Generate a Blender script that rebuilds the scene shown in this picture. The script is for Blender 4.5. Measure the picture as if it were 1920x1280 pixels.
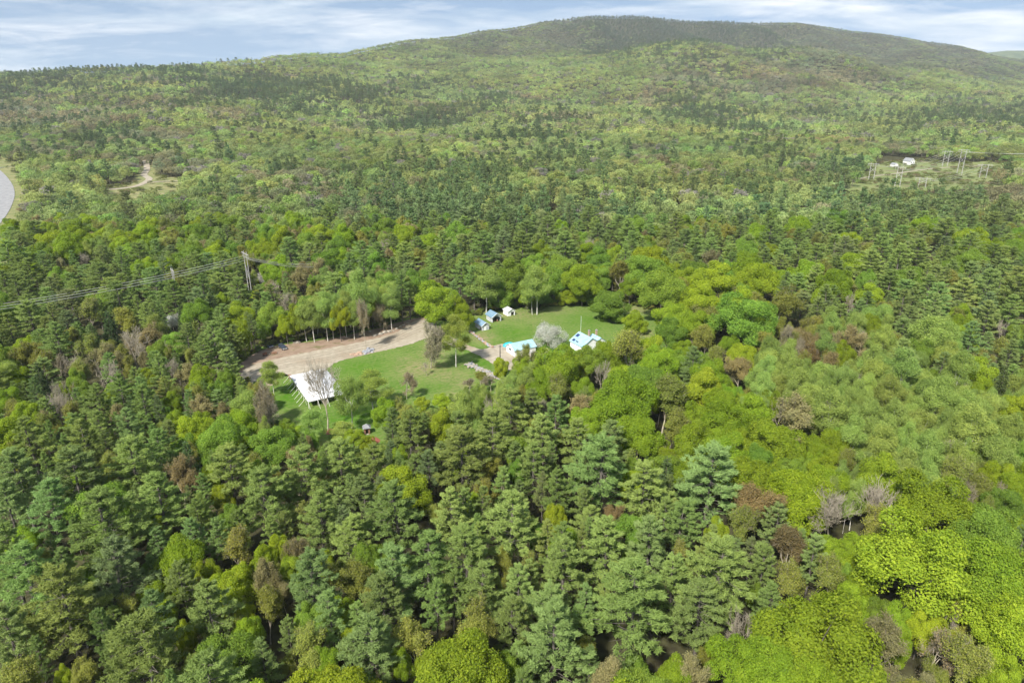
import bpy, bmesh, math, random
import numpy as np
from mathutils import Vector, Matrix

for _o in list(bpy.data.objects):
    bpy.data.objects.remove(_o)
scene = bpy.context.scene
COL = scene.collection
R = math.radians

# ------------------------------------------------------------------ camera
cam_d = bpy.data.cameras.new('camera')
cam = bpy.data.objects.new('camera', cam_d)
COL.objects.link(cam)
cam.location = (0, 0, 100)
cam.rotation_euler = (R(90) - math.atan(485 / 1300), 0, 0)
cam_d.sensor_width = 36
cam_d.lens = 36 * 1300 / 1920
cam_d.clip_start = 1
cam_d.clip_end = 60000
scene.camera = cam

# ------------------------------------------------------------------ sky
SUN_AZ = math.atan2(-0.5, -0.87)      # sun stands behind the viewer, to the left
SUN_EL = R(47)
world = bpy.data.worlds.new('World')
scene.world = world
world.use_nodes = True
nt = world.node_tree
nt.nodes.clear()
N, L = nt.nodes.new, nt.links.new
w_out = N('ShaderNodeOutputWorld')
sky = N('ShaderNodeTexSky')
sky.sky_type = 'NISHITA'
sky.sun_disc = False
sky.sun_elevation = SUN_EL
sky.sun_rotation = SUN_AZ
sky.altitude = 300
sky.air_density = 1.25
sky.dust_density = 0.1
sky.ozone_density = 1.5
bg_sky = N('ShaderNodeBackground')
bg_sky.inputs['Strength'].default_value = 0.052
L(sky.outputs[0], bg_sky.inputs['Color'])
tc = N('ShaderNodeTexCoord')
sep = N('ShaderNodeSeparateXYZ')
L(tc.outputs['Generated'], sep.inputs[0])


def wmath(op, a, b=None, clamp=False):
    n = N('ShaderNodeMath')
    n.operation = op
    n.use_clamp = clamp
    for i, v in enumerate((a, b)):
        if v is None:
            continue
        if isinstance(v, (int, float)):
            n.inputs[i].default_value = v
        else:
            L(v, n.inputs[i])
    return n.outputs[0]


zz = wmath('ADD', wmath('MAXIMUM', sep.outputs['Z'], 0.0), 0.14)
comb = N('ShaderNodeCombineXYZ')
L(wmath('DIVIDE', sep.outputs['X'], zz), comb.inputs[0])
L(wmath('DIVIDE', sep.outputs['Y'], zz), comb.inputs[1])


def wnoise(scale, detail, rough, rot, stretch, dist=0.0, off=0.0):
    m = N('ShaderNodeMapping')
    m.inputs['Rotation'].default_value = (0, 0, rot)
    m.inputs['Scale'].default_value = (stretch, 1, 1)
    m.inputs['Location'].default_value = (off, off * .7, 0)
    L(comb.outputs[0], m.inputs[0])
    t = N('ShaderNodeTexNoise')
    t.inputs['Scale'].default_value = scale
    t.inputs['Detail'].default_value = detail
    t.inputs['Roughness'].default_value = rough
    t.inputs['Distortion'].default_value = dist
    L(m.outputs[0], t.inputs['Vector'])
    return t.outputs['Fac']


def wramp(v, stops):
    r = N('ShaderNodeValToRGB')
    el = r.color_ramp.elements
    while len(el) < len(stops):
        el.new(0.5)
    for e, (p, c_) in zip(el, stops):
        e.position = p
        e.color = (c_, c_, c_, 1) if isinstance(c_, (int, float)) else (*c_, 1)
    L(v, r.inputs[0])
    return r.outputs['Color']


comb2 = N('ShaderNodeCombineXYZ')        # the clear sky is sampled well above the dusty horizon
L(sep.outputs['X'], comb2.inputs[0])
L(sep.outputs['Y'], comb2.inputs[1])
L(wmath('ADD', wmath('MAXIMUM', sep.outputs['Z'], 0.0), 0.22), comb2.inputs[2])
L(comb2.outputs[0], sky.inputs['Vector'])
cl1 = wnoise(0.75, 8, 0.58, 0.10, 0.8, 0.5, 4.6)
cl2 = wnoise(2.6, 6, 0.66, -0.12, 0.75, 0.7, 7.7)
cov = wmath('ADD', wmath('MULTIPLY', cl1, 0.72), wmath('MULTIPLY', cl2, 0.28))
cover = wramp(cov, [(0.45, 0.02), (0.61, 0.97)])
cshade = wramp(wnoise(1.5, 7, 0.6, 0.1, 0.8, 0.4, 12.3), [(0.32, (0.50, 0.62, 0.73)), (0.64, (0.95, 0.96, 0.97))])
bg_cl = N('ShaderNodeBackground')
L(cshade, bg_cl.inputs['Color'])
bg_cl.inputs['Strength'].default_value = 0.46
mixw = N('ShaderNodeMixShader')
L(cover, mixw.inputs[0])
L(bg_sky.outputs[0], mixw.inputs[1])
L(bg_cl.outputs[0], mixw.inputs[2])
L(mixw.outputs[0], w_out.inputs['Surface'])

# ------------------------------------------------------------------ sun
sun_d = bpy.data.lights.new('sun', 'SUN')
sun_d.energy = 3.0
sun_d.angle = R(5)
sun_d.color = (1.0, 0.95, 0.87)
sun = bpy.data.objects.new('sun', sun_d)
COL.objects.link(sun)
_sv = Vector((math.sin(SUN_AZ) * math.cos(SUN_EL), math.cos(SUN_AZ) * math.cos(SUN_EL), math.sin(SUN_EL)))
sun.rotation_euler = _sv.to_track_quat('Z', 'Y').to_euler()
sun.location = (0, 0, 300)

# ------------------------------------------------------------------ exposure, render
vs = scene.view_settings
scene.display_settings.display_device = 'sRGB'
vs.view_transform = 'Standard'
vs.look = 'None'
vs.exposure = 1.48
vs.gamma = 1.0
vs.use_curve_mapping = False
cy = scene.cycles
cy.max_bounces = 6
cy.diffuse_bounces = 4
cy.glossy_bounces = 1
cy.transmission_bounces = 4
cy.volume_bounces = 0
cy.transparent_max_bounces = 4
cy.caustics_reflective = False
cy.caustics_refractive = False
cy.use_denoising = True
cy.use_adaptive_sampling = True
cy.adaptive_threshold = 0.02
cy.sample_clamp_indirect = 4

# ------------------------------------------------------------------ helpers
rng = np.random.default_rng(5)
random.seed(5)


def link(o, parent=None):
    COL.objects.link(o)
    if parent is not None:
        o.parent = parent
    return o


def tag(o, label=None, cat=None, group=None, kind=None):
    if label:
        o['label'] = label
    if cat:
        o['category'] = cat
    if group:
        o['group'] = group
    if kind:
        o['kind'] = kind
    return o


def empty(name, loc, rz=0.0):
    o = bpy.data.objects.new(name, None)
    o.empty_display_size = 0.5
    o.location = loc
    o.rotation_euler = (0, 0, rz)
    return link(o)


def nodes_of(name):
    m = bpy.data.materials.new(name)
    m.use_nodes = True
    m.node_tree.nodes.clear()
    return m, m.node_tree.nodes.new, m.node_tree.links.new


def mat_noise(name, c1, c2, scale=2.0, detail=5, rough=0.85, metal=0.0, lo=0.35, hi=0.65, bump=0.0, c3=None, scale3=0.2, lo3=.5, hi3=.62, spec=0.3):
    """two (or three) colours mixed by noise in object space"""
    m, n, l = nodes_of(name)
    o = n('ShaderNodeOutputMaterial')
    p = n('ShaderNodeBsdfPrincipled')
    p.inputs['Roughness'].default_value = rough
    p.inputs['Metallic'].default_value = metal
    p.inputs['Specular IOR Level'].default_value = spec
    t = n('ShaderNodeTexCoord')
    ns = n('ShaderNodeTexNoise')
    ns.inputs['Scale'].default_value = scale
    ns.inputs['Detail'].default_value = detail
    l(t.outputs['Object'], ns.inputs['Vector'])
    r = n('ShaderNodeValToRGB')
    r.color_ramp.elements[0].position = lo
    r.color_ramp.elements[0].color = (*c1, 1)
    r.color_ramp.elements[1].position = hi
    r.color_ramp.elements[1].color = (*c2, 1)
    l(ns.outputs['Fac'], r.inputs[0])
    col = r.outputs[0]
    if c3:
        n3 = n('ShaderNodeTexNoise')
        n3.inputs['Scale'].default_value = scale3
        n3.inputs['Detail'].default_value = 4
        l(t.outputs['Object'], n3.inputs['Vector'])
        r3 = n('ShaderNodeValToRGB')
        r3.color_ramp.elements[0].position = lo3
        r3.color_ramp.elements[1].position = hi3
        l(n3.outputs['Fac'], r3.inputs[0])
        mx = n('ShaderNodeMix')
        mx.data_type = 'RGBA'
        l(r3.outputs[0], mx.inputs[0])
        l(col, mx.inputs[6])
        mx.inputs[7].default_value = (*c3, 1)
        col = mx.outputs[2]
    l(col, p.inputs['Base Color'])
    if bump:
        b = n('ShaderNodeBump')
        b.inputs['Strength'].default_value = bump
        b.inputs['Distance'].default_value = 0.1
        l(ns.outputs['Fac'], b.inputs['Height'])
        l(b.outputs[0], p.inputs['Normal'])
    l(p.outputs[0], o.inputs['Surface'])
    return m


def mat_leaf(name, transl=0.3, lo=0.62, hi=1.35, warm=0.22, rough_spec=0.0):
    """foliage: colour of the tree (attribute tint) varied leaf by leaf (attribute var)"""
    m, n, l = nodes_of(name)
    o = n('ShaderNodeOutputMaterial')
    a = n('ShaderNodeAttribute')
    a.attribute_type = 'INSTANCER'
    a.attribute_name = 'tint'
    v = n('ShaderNodeAttribute')
    v.attribute_name = 'var'
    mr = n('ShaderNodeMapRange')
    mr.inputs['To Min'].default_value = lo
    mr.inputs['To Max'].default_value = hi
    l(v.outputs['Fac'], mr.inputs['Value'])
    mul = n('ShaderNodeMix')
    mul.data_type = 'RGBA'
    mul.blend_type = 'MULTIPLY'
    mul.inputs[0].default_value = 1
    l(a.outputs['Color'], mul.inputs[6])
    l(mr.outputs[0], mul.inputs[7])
    # younger leaves lean to yellow
    hs = n('ShaderNodeHueSaturation')
    mh = n('ShaderNodeMapRange')
    mh.inputs['To Min'].default_value = 0.5 + warm * 0.09
    mh.inputs['To Max'].default_value = 0.5 - warm * 0.09
    l(v.outputs['Fac'], mh.inputs['Value'])
    l(mh.outputs[0], hs.inputs['Hue'])
    l(mul.outputs[2], hs.inputs['Color'])
    d = n('ShaderNodeBsdfDiffuse')
    t = n('ShaderNodeBsdfTranslucent')
    l(hs.outputs[0], d.inputs['Color'])
    l(hs.outputs[0], t.inputs['Color'])
    mx = n('ShaderNodeMixShader')
    mx.inputs[0].default_value = transl
    l(d.outputs[0], mx.inputs[1])
    l(t.outputs[0], mx.inputs[2])
    l(mx.outputs[0], o.inputs['Surface'])
    return m


M = {}
M['needles'] = mat_leaf('needles', 0.4, 0.6, 1.35, 0.1)
M['leaves'] = mat_leaf('leaves', 0.42, 0.62, 1.3, 0.2)
M['petals'] = mat_leaf('petals', 0.35, 0.7, 1.2, 0.0)
M['bark'] = mat_noise('bark', (0.09, 0.08, 0.065), (0.17, 0.15, 0.13), 1.4)
M['bark_pale'] = mat_noise('bark_pale', (0.30, 0.28, 0.24), (0.58, 0.56, 0.50), 0.9, lo=.3, hi=.5)
M['bark_grey'] = mat_noise('bark_grey', (0.26, 0.225, 0.165), (0.43, 0.385, 0.30), 1.2)
M['white_paint'] = mat_noise('white_paint', (0.62, 0.62, 0.60), (0.80, 0.80, 0.79), 0.9, lo=.2, hi=.5)
M['grey_board'] = mat_noise('grey_board', (0.34, 0.35, 0.37), (0.62, 0.62, 0.64), 1.5)
M['blue_metal'] = mat_noise('blue_metal', (0.13, 0.23, 0.32), (0.19, 0.28, 0.36), 0.6, rough=.45, spec=.5)
M['pale_blue_metal'] = mat_noise('pale_blue_metal', (0.25, 0.43, 0.51), (0.33, 0.48, 0.55), 0.6, rough=.4, spec=.5)
M['tarp'] = mat_noise('tarp', (0.015, 0.30, 0.40), (0.04, 0.42, 0.52), 1.5, rough=.5)
M['dark'] = mat_noise('dark', (0.012, 0.012, 0.014), (0.03, 0.03, 0.03), 2)
M['glass'] = mat_noise('glass', (0.02, 0.03, 0.05), (0.04, 0.05, 0.08), 1, rough=.12, spec=.6)
M['solar'] = mat_noise('solar', (0.02, 0.035, 0.11), (0.04, 0.06, 0.17), 1, rough=.15, spec=.6)
M['brick'] = mat_noise('brick', (0.30, 0.19, 0.13), (0.45, 0.33, 0.25), 3)
M['canvas'] = mat_noise('canvas', (0.52, 0.53, 0.55), (0.62, 0.62, 0.63), 0.35, rough=.6)
M['rope'] = mat_noise('rope', (0.62, 0.60, 0.52), (0.75, 0.74, 0.68), 2)
M['wood'] = mat_noise('wood', (0.16, 0.085, 0.05), (0.28, 0.16, 0.10), 2.2)
M['shingle'] = mat_noise('shingle', (0.15, 0.16, 0.17), (0.30, 0.31, 0.32), 2.5)
M['rust'] = mat_noise('rust', (0.17, 0.07, 0.04), (0.30, 0.15, 0.09), 2.5)
M['car_dark'] = mat_noise('car_dark', (0.035, 0.045, 0.055), (0.045, 0.055, 0.07), 1, rough=.18, spec=.8)
M['car_blue'] = mat_noise('car_blue', (0.015, 0.022, 0.06), (0.02, 0.03, 0.075), 1, rough=.18, spec=.8)
M['chrome'] = mat_noise('chrome', (0.55, 0.55, 0.56), (0.75, 0.75, 0.76), 2, rough=.3, metal=.7)
M['tyre'] = mat_noise('tyre', (0.015, 0.015, 0.015), (0.03, 0.03, 0.03), 3)
M['lamp_glass'] = mat_noise('lamp_glass', (0.65, 0.67, 0.68), (0.8, 0.8, 0.8), 2, rough=.2, spec=.6)
M['rock'] = mat_noise('rock', (0.20, 0.175, 0.14), (0.38, 0.345, 0.28), 1.0)
M['rock_grey'] = mat_noise('rock_grey', (0.17, 0.18, 0.20), (0.36, 0.37, 0.40), 1.0)
M['rock_brown'] = mat_noise('rock_brown', (0.26, 0.17, 0.12), (0.42, 0.30, 0.21), 1.2)
M['steel'] = mat_noise('steel', (0.42, 0.42, 0.40), (0.58, 0.58, 0.55), 1.0, rough=.5, metal=.2)
M['wire'] = mat_noise('wire', (0.40, 0.40, 0.37), (0.48, 0.48, 0.44), 0.5, rough=.5)
M['pole_wood'] = mat_noise('pole_wood', (0.035, 0.03, 0.027), (0.07, 0.06, 0.055), 2)
M['grey_pole'] = mat_noise('grey_pole', (0.32, 0.31, 0.29), (0.45, 0.44, 0.42), 0.8)


class MB:
    """collects verts / faces, builds one mesh object"""
    def __init__(s):
        s.v, s.f = [], []

    def quadbox(s, P):            # 8 points, bottom 4 then top 4 (counter-clockwise)
        b = len(s.v)
        s.v += [tuple(p) for p in P]
        for q in ((0, 3, 2, 1), (4, 5, 6, 7), (0, 1, 5, 4), (1, 2, 6, 5), (2, 3, 7, 6), (3, 0, 4, 7)):
            s.f.append(tuple(b + i for i in q))
        return s

    def box(s, c, d, rz=0.0):
        x, y, z = d[0] / 2, d[1] / 2, d[2] / 2
        ca, sa = math.cos(rz), math.sin(rz)
        P = []
        for k in (-z, z):
            for (i, j) in ((-x, -y), (x, -y), (x, y), (-x, y)):
                P.append((c[0] + i * ca - j * sa, c[1] + i * sa + j * ca, c[2] + k))
        return s.quadbox(P)

    def tube(s, pts, rad, n=6, cap=True):
        pts = [Vector(p) for p in pts]
        if isinstance(rad, (int, float)):
            rad = [rad] * len(pts)
        b = len(s.v)
        for i, p in enumerate(pts):
            d = (pts[min(i + 1, len(pts) - 1)] - pts[max(i - 1, 0)]).normalized()
            a = d.cross(Vector((0, 0, 1)) if abs(d.z) < .9 else Vector((1, 0, 0))).normalized()
            e = d.cross(a)
            for k in range(n):
                t = 2 * math.pi * k / n
                s.v.append(tuple(p + (a * math.cos(t) + e * math.sin(t)) * rad[i]))
        for i in range(len(pts) - 1):
            for k in range(n):
                k2 = (k + 1) % n
                s.f.append((b + i * n + k, b + i * n + k2, b + (i + 1) * n + k2, b + (i + 1) * n + k))
        if cap:
            s.f.append(tuple(b + k for k in range(n))[::-1])
            s.f.append(tuple(b + (len(pts) - 1) * n + k for k in range(n)))
        return s

    def poly(s, P):
        b = len(s.v)
        s.v += [tuple(p) for p in P]
        s.f.append(tuple(range(b, b + len(P))))
        return s

    def slab(s, P, t):            # polygon thickened along its normal by t
        P = [Vector(p) for p in P]
        nrm = (P[1] - P[0]).cross(P[2] - P[0]).normalized() * t
        b = len(s.v)
        n = len(P)
        s.v += [tuple(p) for p in P] + [tuple(p - nrm) for p in P]
        s.f.append(tuple(range(b, b + n)))
        s.f.append(tuple(range(b + n, b + 2 * n))[::-1])
        for i in range(n):
            j = (i + 1) % n
            s.f.append((b + j, b + i, b + n + i, b + n + j))
        return s

    def mesh(s, name, mat, smooth=False):
        me = bpy.data.meshes.new(name)
        me.from_pydata(s.v, [], s.f)
        me.materials.append(mat if not isinstance(mat, str) else M[mat])
        if smooth:
            me.polygons.foreach_set('use_smooth', [True] * len(me.polygons))
        me.update()
        return me

    def build(s, name, mat, parent=None, smooth=False):
        return link(bpy.data.objects.new(name, s.mesh(name, mat, smooth)), parent)


def in_poly(x, y, P):
    """vectorised point-in-polygon"""
    x = np.asarray(x, float)
    y = np.asarray(y, float)
    ins = np.zeros(x.shape, bool)
    j = len(P) - 1
    for i in range(len(P)):
        xi, yi = P[i]
        xj, yj = P[j]
        dy = (yj - yi) if abs(yj - yi) > 1e-9 else 1e-9
        ins ^= ((yi > y) != (yj > y)) & (x < (xj - xi) * (y - yi) / dy + xi)
        j = i
    return ins


# ------------------------------------------------------------------ terrain
RIDGE_U = [-1.3, -.907, -.689, -.551, -.342, -.227, -.184, -.07, 0, .042, .098, .154, .21, .308, .421, .522, .595, .64, .684, .89, 1.3]
RIDGE_Y = [1900, 2000, 2200, 2300, 2500, 2900, 3200, 3900, 4300, 4500, 4700, 4700, 4800, 5000, 5000, 5000, 5000, 4900, 4900, 4900, 4900]
RIDGE_Z = [95, 98, 112, 126, 160, 198, 232, 318, 387, 427, 472, 475, 458, 464, 435, 367, 317, 264, 235, 140, 90]
SPUR_U = [-.2, .029, .1, .242, .349, .458, .568, .645, .7, .9]
SPUR_Z = [0, 40, 82, 128, 118, 95, 62, 22, 0, 0]


def waves(x, y, s, seed):
    r = np.random.default_rng(seed)
    z = 0
    for i in range(7):
        a = r.uniform(0, 6.28)
        k = 6.28 / (s * r.uniform(.6, 1.9))
        z = z + np.sin((x * math.cos(a) + y * math.sin(a)) * k + r.uniform(0, 6.28))
    return z / 3.2


def smooth(a, b, v):
    t = np.clip((v - a) / (b - a), 0, 1)
    return t * t * (3 - 2 * t)


def terrain(x, y):
    x = np.asarray(x, float)
    y = np.asarray(y, float)
    u = x / np.maximum(y, 30)
    yr = np.interp(u, RIDGE_U, RIDGE_Y)
    zr = np.interp(u, RIDGE_U, RIDGE_Z)
    t = (y - 800) / (yr - 800)
    p = np.interp(u, [-.6, -.1], [1.7, 2.25])
    z = zr * np.clip(t, 0, 1) ** p
    z = z * (1 - .35 * smooth(1.0, 1.5, t)) - 60 * smooth(1.0, 1.6, t)
    sp = np.interp(u, SPUR_U, SPUR_Z)
    z = z + sp * np.exp(-((y - 2750) / 520) ** 2)
    far = smooth(850, 1700, y) * (1 - .6 * smooth(.85, 1.0, t))
    z = z + far * (13 * waves(x, y, 620, 3) + 6 * waves(x, y, 240, 4))
    z = z + smooth(3200, 4300, y) * (1 - smooth(.93, 1, t)) * 26 * waves(x * 1.8, y * .55, 520, 8)
    return z


# ------------------------------------------------------------------ ground sheets
def ground_material():
    m, n, l = nodes_of('forest_floor')
    o = n('ShaderNodeOutputMaterial')
    p = n('ShaderNodeBsdfDiffuse')
    t = n('ShaderNodeTexCoord')
    n1 = n('ShaderNodeTexNoise')
    n1.inputs['Scale'].default_value = 0.35
    n1.inputs['Detail'].default_value = 8
    l(t.outputs['Object'], n1.inputs['Vector'])
    r = n('ShaderNodeValToRGB')
    e = r.color_ramp.elements
    e[0].position, e[0].color = .3, (0.035, 0.032, 0.020, 1)
    e[1].position, e[1].color = .7, (0.085, 0.085, 0.040, 1)
    l(n1.outputs['Fac'], r.inputs[0])
    l(r.outputs[0], p.inputs['Color'])
    l(p.outputs[0], o.inputs['Surface'])
    return m


def build_ground():
    ys = np.concatenate([np.array([-400, -200, -60, 0, 40]), np.arange(80, 800, 40), 800 * 1.018 ** np.arange(0, 140)])
    us = np.linspace(-1.25, 1.25, 150)
    Y, U = np.meshgrid(ys, us, indexing='ij')
    X = U * np.maximum(Y, 420)
    Z = terrain(X, Y)
    nx = len(us)
    v = np.stack([X.ravel(), Y.ravel(), Z.ravel()], 1)
    i, j = np.meshgrid(np.arange(len(ys) - 1), np.arange(nx - 1), indexing='ij')
    a = (i * nx + j).ravel()
    f = np.stack([a, a + 1, a + nx + 1, a + nx], 1)
    me = bpy.data.meshes.new('ground')
    me.from_pydata(v.tolist(), [], f.tolist())
    me.polygons.foreach_set('use_smooth', [True] * len(me.polygons))
    me.materials.append(ground_material())
    me.update()
    tag(link(bpy.data.objects.new('ground', me)), 'wooded valley floor rising to a long rounded mountain', 'ground', kind='structure')


build_ground()


def far_hill(name, label, u0, u1, zs, y0):
    """a bare-looking distant ridge, solid, with its own slopes"""
    us = np.linspace(u0, u1, 60)
    prof = np.interp(us, np.linspace(u0, u1, len(zs)), zs)
    prof = prof + 9 * waves(us * y0, us * 0, 900, 5)
    ts = np.linspace(-1, 1, 13)
    V = []
    for t in ts:
        for u_, z_ in zip(us, prof):
            V.append((u_ * y0, y0 + t * 900, (z_ + 60) * (1 - abs(t) ** 1.5) - 60))
    nx = len(us)
    F_ = [(i * nx + j, i * nx + j + 1, (i + 1) * nx + j + 1, (i + 1) * nx + j) for i in range(12) for j in range(nx - 1)]
    me = bpy.data.meshes.new(name)
    me.from_pydata(V, [], F_)
    me.polygons.foreach_set('use_smooth', [True] * len(me.polygons))
    me.materials.append(mat_noise(name + '_woods', (0.05, 0.08, 0.035), (0.11, 0.14, 0.055), 0.012, detail=9, rough=1))
    tag(link(bpy.data.objects.new(name, me)), label, 'hill', kind='structure')


far_hill('hill', 'far bluish wooded ridge at the right edge of the skyline', .48, 1.1, [110, 305, 376, 356, 340, 300, 276, 220], 6800)
far_hill('hill', 'far bluish wooded ridge at the left edge of the skyline', -1.1, -.5, [140, 164, 172, 192, 206, 176, 60], 6800)


def curve_pts(P, k=8, jit=0.0, closed=True):
    """Catmull-Rom through P"""
    n = len(P)
    out = []
    for i in range(n if closed else n - 1):
        p0, p1, p2, p3 = (P[(i - 1) % n], P[i], P[(i + 1) % n], P[(i + 2) % n]) if closed else (P[max(i - 1, 0)], P[i], P[i + 1], P[min(i + 2, n - 1)])
        for j in range(k):
            t = j / k
            q = [.5 * (2 * b + (c - a) * t + (2 * a - 5 * b + 4 * c - d) * t * t + (3 * b - a - 3 * c + d) * t ** 3) for a, b, c, d in zip(p0, p1, p2, p3)]
            out.append((q[0] + random.uniform(-jit, jit), q[1] + random.uniform(-jit, jit)))
    if not closed:
        out.append(tuple(P[-1]))
    return out


def sheet(name, P, z, mat, label, cat, k=8, jit=.25):
    pts = curve_pts(P, k, jit)
    bm = bmesh.new()
    f = bm.faces.new([bm.verts.new((x, y, z)) for x, y in pts])
    if f.normal.z < 0:
        f.normal_flip()
    bmesh.ops.triangulate(bm, faces=bm.faces[:])
    bm.normal_update()
    for f in bm.faces:
        if f.normal.z < 0:
            f.normal_flip()
    me = bpy.data.meshes.new(name)
    bm.to_mesh(me)
    bm.free()
    me.materials.append(mat)
    return tag(link(bpy.data.objects.new(name, me)), label, cat, kind='structure')


CLEARING = [(-103.4, 238.5), (-104.4, 253.6), (-96.4, 266.8), (-80.2, 271.9), (-62.5, 283.9), (-45.1, 300.8), (-38.6, 297.7), (-21.6, 295.5), (-14.9, 307.1), (0.0, 319.5), (10.0, 311.1), (31.6, 328.4), (52.7, 328.4), (67.0, 307.1), (70.1, 284.6), (66.8, 261.9), (37.9, 239.5), (7.4, 220.2), (-3.6, 213.7), (-15.7, 205.5), (-26.9, 195.9), (-34.8, 182.1), (-39.4, 172.8), (-48.4, 172.8), (-56.8, 175.8), (-66.4, 182.1), (-76.1, 192.3), (-87.9, 211.6), (-96.0, 223.9)]
LOT = [(-99.0, 230.5), (-99.4, 239.5), (-94.2, 246.9), (-83.9, 253.6), (-73.0, 260.7), (-59.7, 269.3), (-49.1, 279.8), (-44.1, 293.3), (-38.4, 295.5), (-33.9, 286.7), (-35.8, 273.2), (-41.4, 264.9), (-51.0, 257.7), (-56.6, 253.6), (-65.6, 246.9), (-69.4, 239.5), (-74.8, 235.9), (-80.5, 232.0), (-84.2, 234.4), (-88.8, 233.4), (-89.7, 228.6), (-93.1, 226.2), (-96.6, 226.7)]
DIRT = [(-101.1, 233.4), (-102.9, 243.7), (-101.7, 253.6), (-95.3, 263.1), (-79.6, 269.3), (-62.0, 281.2), (-44.7, 297.7), (-38.4, 295.5), (-44.1, 284.6), (-57.2, 268.0), (-72.4, 258.3), (-86.0, 246.9), (-94.0, 234.4), (-96.1, 226.7)]
DRIVE = [(-20.5, 265.5), (-16.2, 261.9), (-11.7, 258.9), (-7.6, 262.5), (-3.3, 264.9), (0.4, 258.9), (6.3, 253.6), (13.3, 260.7), (14.4, 255.9), (8.3, 249.1), (3.0, 239.5), (-2.6, 237.4), (-6.0, 241.6), (-12.5, 251.4), (-18.8, 259.5)]
DRIVE_LINK = [(-39.0, 291.1), (-33.9, 286.7), (-25.7, 273.2), (-19.2, 266.2), (-18.3, 258.3), (-24.9, 263.1), (-32.3, 271.9), (-37.6, 273.2)]
SAND = [(-88.4, 227.6), (-85.0, 229.0), (-82.8, 224.3), (-86.3, 223.0)]
DRY = [(-33.9, 239.5, 9.0, 8.5, 0.95), (-23.3, 232.0, 7.8, 7.0, 0.6), (-30.6, 255.9, 5.3, 12.1, 0.8), (-47.8, 218.0, 11.0, 4.5, 0.15), (-12.3, 273.2, 4.9, 6.6, 0.9), (0.0, 303.1, 14.7, 8.0, 0.55), (20.0, 309.5, 10.0, 6.6, 0.5), (57.8, 311.1, 10.0, 6.7, 0.7), (57.5, 275.8, 6.8, 6.8, 0.6), (-17.0, 224.8, 4.7, 4.7, 0.8), (-41.3, 249.1, 4.1, 2.8, 0.5), (-20.1, 215.8, 5.5, 5.3, 0.6), (-77.3, 195.9, 6.7, 7.6, 0.5), (12.0, 295.5, 9.6, 7.7, 0.3), (-62.3, 178.9, 9.3, 4.5, 0.5), (-85.4, 232.0, 2.7, 2.0, 0.7)]
LUSH_SHADE = [(-76.0, 213.7, 5.4, 11.6, 1), (-55.9, 239.5, 16.0, 8.5, 0.8), (-52.5, 197.8, 10.2, 9.7, 0.9), (10.7, 258.9, 14.9, 8.5, 0.9), (0.0, 277.8, 9.1, 8.3, 0.8), (33.6, 295.5, 14.4, 12.4, 0.6), (-12.7, 257.1, 6.4, 3.6, 0.9), (-11.2, 244.8, 5.1, 4.4, 0.9), (-24.3, 222.5, 7.5, 5.6, 0.6), (-37.8, 224.8, 7.6, 4.7, 0.5)]  # greener grass; patches left of the tent and beyond the bare tree paint shade


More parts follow.
